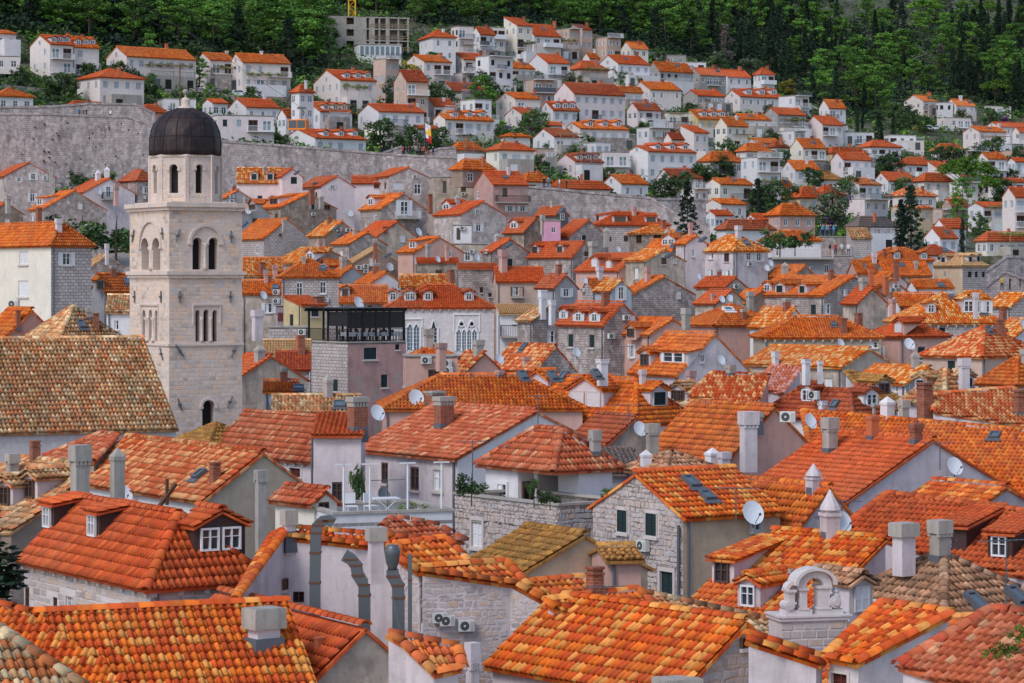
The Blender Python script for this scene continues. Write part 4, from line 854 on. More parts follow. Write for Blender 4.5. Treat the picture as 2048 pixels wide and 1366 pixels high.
H('rooftop hut with salmon tiles and brown door', 594, 628, 674, 1002, 981, 40, 'l', 'cream', 'S', 93, 'W r 648 1022 22 36 d', drop=3)
H('olive-plastered gable house with salmon and cream tiles', 150, 412, 636, 997, 905, 33, 'l', 'olive|white', 'M', 103, 'C 430 968 24 44 brk;K 403 955 16 16;C 522 1000 30 60 con;P 275 992 36')
S('salmon roof beside the grey pyramid chimney', [([(205, 868), (236, 873), (188, 925), (70, 945), (88, 915)], 116, -55, 26, 'S')], 'brown', 'S')
S('old tan tiled house with two dormers and grey chimneys', [([(45, 918), (145, 930), (142, 985), (20, 1066), (-50, 1066), (-50, 960)], 98, -48, 27, 'T')], 'brown', 'T', 'D 62 1002 18 34 d;D 12 1016 20 34 d;C 160 990 46 100 con;C 235 960 34 66 pyr;C 70 925 24 44 brk;C 25 955 30 48 con')
H('church nave with great tan tiled roof', None, -70, 352, 862, 681, 24, 'r', 'ash', 'T', 131, '', name='church', cat='church', pitch=36, drop=11)
H('little ochre hipped roof at the foot of the tower', 345, 415, 520, 893, 850, 36, 'hr', 'ash', 'B', 127, '')
H('salmon tiled house beside the lavender annexe', 428, 645, 775, 918, 833, 36, 'l', 'lav', 'S', 120, 'W l 590 945 24 20 r;CB l')
H('old mottled tan roof behind the brick chimney stack', None, 545, 720, 823, 793, 4, 'r', 'lav', 'T', 150, '')
H('white house with small orange roof below the stained gable', None, 528, 596, 782, 763, 4, 'r', 'white', 'O', 163, 'P 550 808 32')
H('blackened gable house behind the tower', 424, 470, 614, 760, 712, 30, 'l', 'grime', 'R', 180, '')
H('tan roofed house beneath the restaurant terrace', None, 527, 620, 722, 682, 4, 'r', 'white', 'Y', 196, 'C 597 710 12 40 red')
H('dark red roof with white block wall beside restaurant', None, 552, 618, 738, 705, 4, 'r', 'stonew', 'D', 190, '')
H('restaurant house in white blocks and weathered pink plaster', 613, 695, 812, 686, None, 36, 'f', 'pinkg|stonew', 'O', 204, 'W r 741 707 28 26 g;W r 795 694 9 12 g;W r 769 762 14 28 g;W l 670 771 11 26 g;DP l 622 690 800', drop=9)
H('wide orange hipped roof behind the lavender house', None, 768, 1165, 816, 752, 4, 'hr', 'pink', 'O', 147, 'P 840 798 36 roof;C 870 812 42 30 stk;C 942 760 8 16 con;C 1000 756 20 18 con')
H('pink parapet house with three cooling units', None, 812, 916, 713, None, 6, 'f', 'pink', 'O', 172, 'A r 852 720;C 882 716 26 30 pnk;A r 893 726;A r 894 741', drop=6, L=3)
H('little orange hip roof above the pink parapet', None, 828, 908, 714, 694, 4, 'hr', 'pink', 'O', 178, '')
H('salmon roofed pink gable by the palace', 905, 930, 1008, 745, 706, 30, 'l', 'pink', 'M', 176, 'P 992 720 20;C 957 712 26 38 con')
H('stone gable house with cream patched roof', 985, 1072, 1150, 738, 683, 34, 'l', 'stone', 'M', 188, 'K 1050 697 12 12;C 1052 732 18 22 con;P 1145 706 22')
H('large orange L-roofed house with many skylights', 1005, 1272, 1388, 843, 744, 42, 'hl', 'pinkw', 'O', 148, 'DN 1172 818 52 34 s g 2;D 1318 816 26 32 g;D 1075 785 30 20 -;K 1103 755 14 13;K 1130 755 14 13;K 1190 751 12 10;K 1043 754 12 8;C 1205 742 26 24 wht;C 1285 765 16 26 lav')
H('old lichen-grey roof behind the orange L-roof', 1300, 1400, 1452, 840, 776, 40, 'hl', 'ash', 'T', 156, 'DN 1357 806 24 20 d g 2')
H('tall lavender gable house with wide shed dormer', 1262, 1357, 1502, 747, 668, 33, 'l', 'lav', 'O', 174, 'W r 1403 717 9 16 b;D 1348 728 42 22 b s;P 1433 722 20;D 1290 735 16 26 d;C 1382 775 22 40 con')
S('mottled red and cream roof behind the tall chimney', [([(1425, 747), (1540, 753), (1512, 815), (1376, 792)], 152, -15, 25, 'M')], 'pink', 'M', 'C 1461 752 22 26 con')
S('rosy pink tiled roof beside the dark red hipped roof', [([(1545, 733), (1602, 738), (1565, 790), (1510, 774)], 156, -25, 25, 'P')], 'lav', 'P')
H('stone house with three small gabled dormers', 1116, 1208, 1285, 648, 606, 36, 'l', 'stone', 'R', 214, 'D 1158 645 12 18 w;D 1190 646 12 18 w;D 1128 640 10 14 w;A r 1250 635;W r 1264 640 10 18 s;A r 1220 672')
H('pink gable house with paired dormers', 1152, 1238, 1317, 540, 508, 36, 'l', 'pink', 'R', 284, 'W r 1278 533 12 24 w;D 1190 536 12 17 s;D 1218 538 10 15 s')
H('stone house with twin brown-windowed dormers', 1057, 1145, 1192, 512, 482, 36, 'l', 'stone', 'R', 300, 'D 1070 508 10 14 d;D 1120 507 10 14 d;C 1186 515 20 38 con;W r 1172 508 8 10 d')
H('brown stone house beside the bright pink wall', 1008, 1048, 1096, 463, 433, 32, 'l', 'stone2', 'R', 322, 'C 1085 455 11 30 con;D 1028 458 12 12 b')
H('bright pink rooftop box with one window', None, 1091, 1121, 441, None, 8, 'f', 'hotpink', 'O', 318, 'W r 1107 460 9 11 b', L=3, drop=4)
H('stone gable house with green window beside pink box', 1108, 1138, 1217, 472, 440, 32, 'l', 'stone', 'R', 320, 'W r 1167 475 9 11 g;C 1213 480 14 26 pyr')
H('slate-dark attic dormer house below the rampart', 1072, 1112, 1137, 428, 414, 32, 'l', 'dkgrey', 'R', 336, 'W r 1124 434 8 14 b')
H('white stone house with grey flat dormers', None, 1190, 1338, 449, 425, 4, 'hr', 'stonew', 'R', 330, 'D 1196 444 14 11 d s;D 1240 445 22 12 d s;D 1302 446 18 12 d s;W r 1252 477 9 12 d;W r 1219 478 8 10 d')
H('stone loggia house with orange hip roof', None, 1268, 1362, 466, 452, 5, 'hr', 'stone2', 'C', 314, 'W r 1278 478 11 18 v;W r 1316 478 18 18 v', pitch=20)
H('big lavender corner house with orange hipped roof', 1396, 1470, 1536, 500, 471, 36, 'hl', 'lav', 'C', 285, 'W l 1453 515 10 17 d;W l 1422 512 9 12 b;W r 1497 513 9 16 w;W r 1518 514 10 17 w;W l 1421 546 10 15 w;W l 1455 547 10 14 w;A r 1498 528;P 1527 537 14;P 1535 528 14;DP l 1469 502 560')
H('slim lavender gable abutting the corner house', 1352, 1372, 1414, 486, 471, 24, 'l', 'lav', 'O', 288, 'W r 1385 506 7 15 b')
H('orange roof with white triple dormer beside lavender gable', 1290, 1345, 1380, 500, 470, 34, 'l', 'grime', 'O', 292, 'DN 1337 492 20 12 b g 2')
H('stained gable house below the orange roofed dormer', 1250, 1292, 1370, 520, 499, 30, 'l', 'grime', 'C', 281, 'W r 1327 522 9 14 d;W r 1350 522 6 8 b;P 1240 500 12')
H('rubble gable wall beside the pink gable', 1235, 1262, 1394, 590, 553, 28, 'l', 'stone', 'O', 264, 'W r 1357 590 8 14 s')
H('red roofed stained gable with one cooling unit', 1392, 1450, 1494, 573, 555, 36, 'l', 'grime', 'R', 258, 'A r 1470 573;P 1406 554 14')
H('orange stone gable with white shuttered window', 1390, 1432, 1497, 606, 580, 34, 'l', 'grime', 'R', 249, 'W r 1458 598 14 17 s;P 1437 600 13;P 1453 598 13;C 1425 602 10 18 con')
H('orange gable house beside leaning grey chimney', 1470, 1490, 1560, 606, 580, 32, 'l', 'brown', 'O', 251, 'W r 1534 597 6 10 b;C 1500 612 18 34 con')
H('wide orange hip roof with white rooflight', 1360, 1430, 1565, 650, 610, 22, 'hr', 'pink', 'O', 226, 'KL 1456 622 22 10;C 1487 640 14 26 con')
H('pink house with tall grey chimney and orange roof', 1235, 1300, 1392, 668, 638, 30, 'l', 'pink', 'O', 212, 'C 1372 655 20 46 con;D 1262 676 14 14 d')
H('stone house with red roof and black spotted wall', 1165, 1185, 1225, 578, 558, 20, 'r', 'stonew', 'O', 258, 'P 1181 562 14;A l 1164 580')
H('blue-grey gable house with white french window', 1190, 1222, 1263, 580, 560, 32, 'l', 'bluegrey', 'C', 254, 'W r 1241 586 11 28 w;C 1212 600 16 18 brk')
H('dark grey house with dull red lean roof', 1073, 1110, 1155, 574, 550, 40, 'l', 'grey', 'D', 250, 'W r 1133 585 12 17 w')
H('rubble house with white chimneys above its gable', 1035, 1065, 1143, 640, 615, 32, 'l', 'stone', 'T', 222, 'C 1085 628 18 48 wht;C 1104 630 16 30 wht')
H('white balcony house beside the palace', None, 1000, 1074, 627, 613, 5, 's', 'white', 'Y', 229, 'W r 1060 645 8 22 d;W r 1030 640 12 14 b;B r 992 1062 672 black')
# palace and its wing
H('grey stone palace wing with one dormer', None, 680, 776, 604, 572, 4, 'r', 'stone', 'O', 246, 'D 690 594 12 14 d;P 718 607 26;W r 740 614 10 6 d')
H('white palace with traceried gothic windows and red dormers', None, 772, 988, 614, 572, 3, 'hr', 'ash', 'R', 236, 'D 786 603 11 15 b;DN 820 603 18 15 b g 2;D 856 603 12 15 b;D 938 603 14 15 b;CB r', name='palace', cat='palace', drop=7)
H('yellow house with dark green shutters', 556, 602, 650, 610, 593, 34, 's', 'yellow', 'R', 245, 'W r 629 622 16 24 g;C 637 608 26 18 con', L=3.5)
H('lilac balcony house with drying towels', None, 553, 603, 612, None, 6, 'f', 'lilac', 'O', 249, 'W r 584 628 8 18 d;B r 518 600 652', L=3)
H('grimy house with orange lean roof beside bell tower', None, 484, 562, 586, 562, 5, 'r', 'grime', 'O', 256, 'W r 537 616 14 20 w;A r 554 584;A r 553 602;P 528 592 18')
H('white block wall house under the balcony', None, 538, 616, 655, None, 4, 'f', 'stonew', 'O', 216, 'A r 604 664;C 515 660 28 40 lav', L=4)
H('stone house with hipped roof and tall white windows', None, 563, 678, 553, 517, 8, 'hr', 'stonew', 'O', 271, 'W r 599 578 12 28 b;W r 646 575 12 26 b;A r 651 600')
H('orange cream roof with two grey chimneys', None, 486, 564, 550, 517, 5, 'r', 'grime', 'C', 276, 'C 524 548 16 28 con;C 550 552 14 26 con')
H('grey gable with white coping', 636, 668, 743, 560, 533, 30, 'l', 'grey', 'O', 275, 'D 648 548 16 10 d')
H('orange roof between white copings', 712, 742, 805, 566, 545, 30, 'l', 'white', 'O', 263, '')
H('long orange roof behind the palace dormers', None, 802, 908, 572, 551, 5, 'r', 'brown', 'C', 258, 'C 902 565 16 30 con')
H('tall rubble house wall with tile coping', None, 917, 995, 536, 531, 4, 's', 'stone', 'R', 266, 'W r 963 580 5 12 v;W r 980 590 6 8 v', L=2.5, drop=8)
H('pinkish brown house with small iron balcony', None, 993, 1088, 562, 536, 4, 'r', 'beige', 'R', 259, 'W r 1031 582 12 18 b;B r 1021 1046 593 black;C 1006 545 20 46 pnk')
H('rubble gable with dish above the palace', 968, 985, 1057, 502, 478, 30, 'l', 'stone', 'R', 305, 'P 958 516 18;A l 975 503')
H('white stair box with brown door', None, 909, 943, 450, None, 4, 'f', 'white', 'O', 322, 'W r 917 468 8 24 d;A r 925 456', L=3, drop=5)
H('small dark grey wall house with cooling unit', None, 905, 975, 488, None, 4, 'f', 'grime', 'O', 312, 'A r 944 503', L=3, drop=6)
H('pink gable house with blue-grey dormer sides', 796, 830, 928, 503, 474, 30, 'l', 'pink', 'O', 300, 'W r 900 508 6 12 b;D 826 498 12 14 b s;C 856 505 12 20 con;C 894 515 10 24 pnk;P 832 525 18')
H('low stone wall house with red coping and dish', None, 835, 915, 524, 521, 4, 's', 'stone2', 'R', 290, 'P 876 520 14', L=2.5)
H('brown gable house with white framed verge and three units', 694, 707, 802, 525, 496, 22, 'l', 'brown', 'Y', 304, 'W r 745 524 12 14 b;A r 717 535;A r 731 532;A r 731 542;P 777 535 18')
H('brown plaster gable with mixed orange roof', 548, 600, 708, 525, 496, 30, 'l', 'brown', 'C', 301, 'D 620 520 12 10 b')
H('stone gable house with purple-red tin roof beside it', 664, 698, 773, 487, 465, 30, 'l', 'stone', 'O', 318, 'K 680 472 12 6')
H('lichened gable with white shutters near the aerials', 712, 755, 833, 472, 443, 30, 'l', 'grime', 'R', 323, 'W r 805 478 10 14 s;P 834 465 18;C 770 460 12 8 con')
H('white block gable house with clean orange roof', 470, 528, 623, 476, 438, 30, 'l', 'stonew', 'O', 335, 'K 487 452 16 12;W r 560 470 1 1 v')
H('brown gable with two cooling units', 617, 650, 719, 470, 442, 30, 'l', 'brown', 'C', 330, 'A r 677 459;A r 695 460')
H('pale stone gable house with tiny square window', 868, 922, 1012, 428, 403, 30, 'l', 'pales', 'R', 344, 'W r 954 423 8 10 b;W r 957 456 10 14 w;D 893 420 12 10 b;P 868 408 13')
H('rubble gable house with white balcony doors', 720, 762, 853, 417, 387, 30, 'l', 'stone', 'O', 355, 'W r 808 416 16 30 w;B r 788 836 436;D 742 412 10 14 b;C 860 415 12 32 con')
H('ruined brown stone gable with old chimneys', 504, 561, 673, 414, 387, 30, 'l', 'stone2', 'O', 372, 'C 623 397 14 22 con;C 642 405 12 14 con;W r 625 414 7 12 g;W r 654 414 12 9 v;A r 626 428;D 548 410 14 12 d s')
H('narrow pinkish white gable house with bare side', 598, 642, 709, 372, 352, 28, 'l', 'pinkw', 'R', 385, 'W r 664 374 8 8 w;P 697 428 14;C 630 372 14 10 con')
H('pale rubble gable house with white shutters and awning', 742, 778, 857, 352, 335, 24, 'l', 'pales', 'R', 393, 'W r 796 372 22 14 s;W r 835 378 14 22 b;A r 829 353')
H('pink fronted house with one red shutter', None, 704, 780, 366, 352, 4, 'r', 'pinkw', 'R', 396, 'W r 753 370 12 15 r')
H('flat grimy tower house with three dark windows', None, 866, 971, 354, None, 6, 'f', 'grime', 'O', 386, 'W r 889 374 8 24 d;W r 927 373 10 22 d;A r 927 388', L=8)
H('orange roofed house with black balcony by the rampart', 948, 986, 1056, 368, 343, 26, 'r', 'pinkg', 'R', 375, 'B r 990 1060 404 black;W r 1010 385 10 18 d;K 1010 356 10 5;W r 1020 417 10 12 w;W r 1045 417 10 12 w')
H('pinkish white house with two roof dormers', None, 474, 566, 365, 337, 5, 'r', 'pinkw', 'C', 381, 'D 508 362 12 14 g;D 540 362 12 14 g;W r 520 398 10 14 g;W r 545 398 10 14 g')
H('pinkish white gable end with green shutter', 548, 564, 605, 352, 337, 22, 'l', 'pinkw', 'R', 380, 'W r 588 361 13 15 g;W r 588 398 12 14 s')
# behind and to the side of the tower
H('cream and block-stone corner house with hipped roof', -60, 102, 183, 487, 438, 36, 'hl', 'stonew|cream', 'O', 214, 'W l 47 516 18 28 s;W l 46 578 20 34 s;W r 133 518 16 26 w;W r 165 640 1 1 v')
H('pink stained gable house below the cream house', -40, 5, 122, 680, 612, 34, 'l', 'pinkg', 'O', 163, 'C 36 648 13 28 brk;A l 30 608')
H('old tan pyramid roof with skylight beside the tower', 30, 112, 262, 692, 614, 40, 'hl', 'brown', 'T', 160, 'K 161 652 14 12;C 192 660 16 34 brk;C 178 640 16 30 con')
H('orange roofed house squeezed beside the tower shaft', 182, 208, 264, 580, 545, 32, 'r', 'grey', 'O', 230, 'D 200 580 12 12 d')
H('white house with old tan roof touching the tower', None, 213, 264, 622, 592, 4, 'r', 'white', 'T', 198, 'W r 233 650 8 20 b')
H('rubble gable with tan roof behind the corner house', 168, 184, 247, 532, 510, 24, 'l', 'stone', 'T', 298, 'A l 184 548')
H('rubble gable house with small white shutter', 58, 87, 213, 417, 381, 28, 'l', 'stone', 'O', 372, 'W r 160 413 9 12 s;W r 177 455 16 16 s;D 80 412 12 14 b s;C 78 437 14 22 brk')
H('lavender gable house with two pointed white chimneys', 132, 168, 270, 384, 357, 28, 'l', 'lav', 'R', 388, 'W r 216 384 9 26 w;B r 202 228 398 black;P 196 384 15;C 196 362 13 22 wpy;C 214 355 13 22 wpy;C 232 400 12 32 pnk')
H('pink rubble house with open white shutters', -25, 8, 110, 352, 325, 20, 'l', 'pales', 'R', 398, 'W r 66 353 9 14 w;W r 38 359 7 9 w;W r 90 356 6 9 w;W r 65 395 9 17 w;C 102 352 10 22 con')
H('dark rubble house at the edge below the rampart', -60, -20, 46, 425, 405, 26, 'l', 'stone2', 'R', 380, 'C 16 415 14 28 con')
H('stone house with red hip roof behind the dome tower', 240, 274, 312, 359, 338, 36, 'hl', 'stone', 'D', 392, 'W l 262 378 5 12 b;W r 293 380 8 14 w;A r 293 395')
H('grey gable with two cooling units beside the tower top', 440, 452, 502, 395, 380, 26, 'l', 'grey', 'O', 376, 'A r 463 393;A r 463 402')
H('orange roofed grey house with dish beside the tower', 462, 484, 540, 424, 405, 28, 'l', 'grey', 'O', 362, 'P 493 423 14;D 505 420 12 10 d')
# east side
H('grey terrace house with stone balustrade', None, 1544, 1668, 516, None, 4, 'f', 'grey', 'O', 300, 'W r 1622 540 8 15 b;W r 1653 538 9 18 b;B r 1540 1664 516 sill', L=6, drop=8)
H('white house under vine pergola with orange hip roof', None, 1533, 1642, 480, 462, 5, 'hr', 'white', 'O', 326, 'C 1536 480 8 30 brk')
H('orange gable house with pyramid chimney', 1534, 1587, 1634, 552, 531, 34, 'l', 'stone2', 'O', 285, 'C 1570 550 16 26 pyr')
H('brown rubble gable house with three dormers', 1498, 1648, 1768, 590, 553, 38, 'l', 'stone', 'O', 246, 'W r 1690 585 6 12 b;D 1560 588 14 17 g;D 1605 589 12 17 g;D 1535 585 12 12 b;W r 1632 618 12 22 b;P 1690 620 16;C 1662 562 14 26 con')
H('stained gable beside the brown rubble gable', 1690, 1716, 1774, 605, 576, 28, 'l', 'grime', 'R', 238, '')
H('orange roof with white gable below the rubble gable', 1500, 1562, 1618, 652, 615, 36, 'l', 'white', 'C', 222, '')
H('wide orange hip roof with brick chimney over stained wall', None, 1528, 1762, 674, 634, 3, 'hr', 'olive', 'O', 208, 'C 1687 668 18 32 brk;K 1668 652 12 8;W r 1748 690 16 12 b;P 1680 688 20;P 1822 690 14;CB r')
H('red hip roofed pink house with grey dormer', 1730, 1800, 1895, 672, 640, 26, 'hr', 'pink', 'R', 212, 'D 1798 668 14 20 s;C 1717 652 18 26 brk;C 1735 655 10 20 con')
H('lilac dormered house with cream-flecked hip roof', None, 1820, 2004, 645, 587, 4, 'hr', 'stonew', 'C', 222, 'DN 1862 628 12 18 b g 1;D 1937 628 20 26 b;DN 1966 630 24 28 w s 2;K 1903 596 11 7;W r 1885 660 12 10 g;CB r')
H('white house with pale orange roof beside lilac dormers', None, 1800, 1882, 611, 588, 8, 'r', 'white', 'O', 233, 'W r 1826 617 8 9 b;W r 1797 620 8 12 b;C 1785 620 16 26 con')
H('pink terrace house with red box chimney', 1738, 1752, 1814, 580, 557, 26, 'l', 'pink', 'O', 256, 'C 1742 590 14 52 red;C 1771 575 14 22 red;A r 1790 572;A r 1784 580;P 1801 590 18')
H('orange roof below the crowd on the steps', None, 1714, 1786, 545, 522, 5, 'r', 'pink', 'O', 292, 'p 1727 532 11')
H('orange roof with open rooflight beside brick wall', None, 1772, 1862, 550, 525, 6, 'r', 'stone2', 'O', 289, 'K 1803 532 12 6;C 1832 540 9 22 con')
H('small pinkish white gable under red chimneys', 1748, 1764, 1814, 564, 543, 26, 'l', 'pinkw', 'O', 272, 'W r 1790 553 8 10 b')
H('white walled house with clean orange roof', None, 1832, 1906, 575, 561, 5, 'r', 'white', 'O', 266, 'W r 1886 582 10 10 s')
H('grey walled house with broad orange roof and brick chimneys', None, 1742, 1866, 520, 497, 4, 'hr', 'grey', 'O', 307, 'C 1768 514 7 16 brk;C 1784 518 6 14 brk;D 1794 519 9 9 b;D 1848 520 9 9 b')
H('white house with salmon roof behind the palm', None, 1838, 1914, 509, 490, 6, 'hr', 'white', 'D', 346, 'W r 1880 516 10 8 d')
H('ochre and stone corner house with cream hipped roof', 1867, 1925, 1973, 530, 508, 38, 'hl', 'stonew|ochre', 'Y', 311, 'W r 1940 549 8 13 g;W r 1953 549 6 13 g;W r 1967 549 6 13 g;W l 1889 548 5 12 b;D 1887 527 9 7 g;D 1940 526 7 6 g;D 1956 525 7 6 g;C 1897 520 7 12 brk')
H('orange roof and block gable at the town edge', 1974, 2022, 2080, 612, 588, 32, 'l', 'stonew', 'C', 250, '')
H('orange roofed white house at the frame edge', 1984, 2030, 2105, 672, 640, 32, 'l', 'white', 'C', 200, 'P 2036 650 18;C 2006 640 16 26 con;C 2012 670 8 14 brk')
H('beige house with large red-orange hip roof', 1845, 1964, 2090, 712, 655, 40, 'hl', 'beige', 'M', 186, 'W l 1902 733 16 26 g;W l 1932 735 16 28 g;K 1975 664 14 8;P 1826 692 14')
H('orange hip roof over white stone cornice wall', 1958, 2032, 2110, 766, 716, 38, 'hl', 'ash', 'O', 166, 'CB l')
H('old dark-tiled hip roof with green attic windows', 1808, 1888, 1970, 802, 737, 40, 'hl', 'lav', 'T', 150, 'D 1842 786 18 20 g;D 1935 782 18 22 g')
H('orange and cream roofed house with three white windows', 1705, 1812, 1905, 766, 735, 40, 'l', 'grey|pinkw', 'C', 165, 'W l 1755 774 8 12 b;W l 1773 776 8 12 b;W l 1791 778 9 12 b;W r 1822 776 6 14 b')
H('flecked orange roof with mouldering grey gable', 1490, 1684, 1792, 733, 698, 40, 'l', 'grime', 'C', 181, 'W r 1697 741 5 8 b;C 1551 735 16 32 wht')
H('dark red hip roofed house with salmon dormer', 1528, 1705, 1772, 834, 742, 42, 'hl', 'white', 'D', 147, 'D 1615 806 20 16 b;D 1742 815 22 22 b;K 1672 812 16 9;C 1612 740 20 22 wht;C 1640 738 13 16 wht;C 1645 825 20 24 wht;A l 1632 790')
S('tan roofed house behind the dark red hip', [([(1690, 746), (1705, 744), (1800, 800), (1790, 830), (1740, 800)], 160, 30, 25, 'B')], 'lav', 'B', 'D 1768 792 22 14 d')
S('mottled salmon roof behind the orange ridge', [([(1872, 790), (2025, 778), (2075, 806), (2070, 856), (1866, 826)], 136, -8, 25, 'M')], 'lav', 'M', 'C 1850 815 34 50 brk;C 2040 830 28 50 brk')
S('very long orange roof with weathered corner', [([(1605, 824), (2080, 866), (2080, 1040), (1990, 965), (1840, 940), (1620, 900)], 123, -26, 23, 'O')], 'lav', 'O', 'C 1775 836 30 44 wpy;C 1808 838 26 38 con;K 1990 878 22 12;C 2028 882 10 16 red;C 1748 826 8 20 con')
H('broad gabled house with three chimneys and white gable', 1490, 1698, 2025, 1000, 880, 36, 'l', 'lav', 'R', 103, 'C 1660 905 36 70 con;C 1745 880 28 48 red;C 1832 888 34 48 pot;P 1890 935 38;A r 1888 965')
H('orange gabled house with rendered end by dish', 1815, 1958, 2065, 1012, 974, 38, 'l', 'lav', 'Q', 97, '')
H('orange roofed house with whitewashed stone gable', 1430, 1590, 1725, 1062, 975, 36, 'l', 'lav', 'O', 94, 'BK r .26 .17 .9 .015;C 1627 985 34 58 cone')
S('red-orange roof with shed dormers near the edge', [([(1775, 990), (2075, 1030), (2075, 1160), (1900, 1125), (1690, 1056)], 89, -36, 24, 'R')], 'lav', 'R', 'C 1850 1030 7 18 red;DB 1905 1105 40 34 -;DB 2000 1120 26 34 b')
S('bright orange roof with white cone chimney and dormers', [([(1545, 1062), (1776, 1080), (1640, 1215), (1600, 1260), (1383, 1222), (1383, 1198)], 86, -40, 25, 'Q')], 'lav', 'Q', 'C 1660 1075 44 96 cone;D 1498 1220 24 46 b;D 1446 1172 22 38 d s;P 1692 1046 40 roof;C 1582 1160 12 22 con')
H('old brown tiled hip roof with shuttered stone dormer', 1655, 1888, 2110, 1238, 1113, 36, 'hl', 'stone', 'K', 77, 'D 1722 1232 34 58 s;K 1950 1214 30 34;K 2030 1200 26 30;C 1880 1122 48 82 con;C 1808 1095 60 50 box;P 1893 1080 42 roof;A * 1760 1212')

# the town goes on beyond the frame and behind the tower
rq = random.Random(17); OR_ = ['first', 'second', 'third', 'fourth', 'fifth', 'sixth', 'seventh', 'eighth', 'ninth', 'tenth', 'eleventh', 'twelfth', 'thirteenth', 'fourteenth']
def beyond(n_, xs, ys, where):
    for i in range(n_):
        y = ys[0] + (ys[1] - ys[0]) * i / (n_ - 1); mp = F / lerp_tab(DT, y); wpx = rq.uniform(6, 9) * mp * .8; x = xs + 3.6 * mp if xs > 0 else xs - 8.5 * mp
        H(f'gabled house {where}, {OR_[i]} counted from the nearest', x - 5 * mp * .55, x, x + wpx, y, y - 2.0 * mp - 6, 32, rq.choice(('l', 'hl', 'l')), rq.choice(('lav', 'stone', 'pink', 'stonew')), rq.choice('OQRCM'))
beyond(11, 2062, (1240, 520), 'just past the eastern frame edge'); beyond(9, 2260, (1100, 520), 'farther past the eastern frame edge'); beyond(6, -30, (1150, 560), 'just past the western frame edge')
for i, (x, y, d) in enumerate(((330, 640, 225), (345, 560, 265), (330, 490, 310), (355, 440, 340), (400, 600, 245), (405, 520, 290))): H(f'gabled house hidden behind the bell tower, {OR_[i]} of six', x - 25, x, x + 62, y, y - 30, 32, 'l', ('stone', 'lav', 'stone2')[i % 3], 'ORC'[i % 3], d)
# ------------------------------------------------------------------ ground and hillside
def sheet(name, xs, ys, fn, mat, parent=None):
    V = []; 
    for y in ys: V += [fn(x, y) for x in xs]
    n = len(xs); Fc = [(j * n + i, j * n + i + 1, (j + 1) * n + i + 1, (j + 1) * n + i) for j in range(len(ys) - 1) for i in range(n - 1)]
    return mk(name, V, Fc, mat, parent, smooth=True)
k = N('hill_soil'); g = k.n('NewGeometry'); p_ = g.outputs['Position']
c = k.mix(k.ramp(k.noise(p_, .04, 6, .65), [(.42, 0.), (.6, 1.)]), (.055, .075, .028), (.13, .11, .07)); c = k.mix(k.ramp(k.noise(p_, .35, 6, .7), [(.5, 0.), (.62, .85)]), c, (.27, .235, .2))
c = k.mix(k.ramp(k.noise(p_, .9, 5, .7), [(.46, 0.), (.6, .8)]), c, (.04, .055, .02)); k.bump(k.noise(p_, .8, 6, .7), .9, .6); M['hill'] = k.col(c)
k = N('street_paving'); g = k.n('NewGeometry'); M['paving'] = k.col(k.mix(k.ramp(k.noise(g.outputs['Position'], .6, 5), [(.3, 0.), (.7, 1.)]), (.22, .2, .18), (.32, .29, .27)))
zroof = [((YH - y) * d / F, d) for y, d in DT]
def town_ground(X, Y):
    t = sorted((d, z) for z, d in zroof); z = lerp_tab(t, Y) - 9.5
    q_ = max(0, min(1, (X - 15) / 45)) * max(0, min(1, (Y - 300) / 60)); return (X, Y, EYE.z + z - 9 * q_)
tag(sheet('ground', [-260 + 40 * i for i in range(14)], [12 + 20 * i for i in range(24)], lambda X, Y: town_ground(X, Y), M['paving']), 'grey stone paving of the old town lanes', None, kind='structure')
def hill_pt(x, y):
    d = hill(x, y); p = P(x, y, d); 
    w_ = math.sin(p.x * .11) * math.cos(p.y * .09) * .8; p.z += w_ - 1.0; return p
tag(sheet('hillside', list(range(-420, 2500, 40)), list(range(590, -161, -15)), hill_pt, M['hill']), 'green scrubby hillside rising behind the ramparts', None, kind='structure')
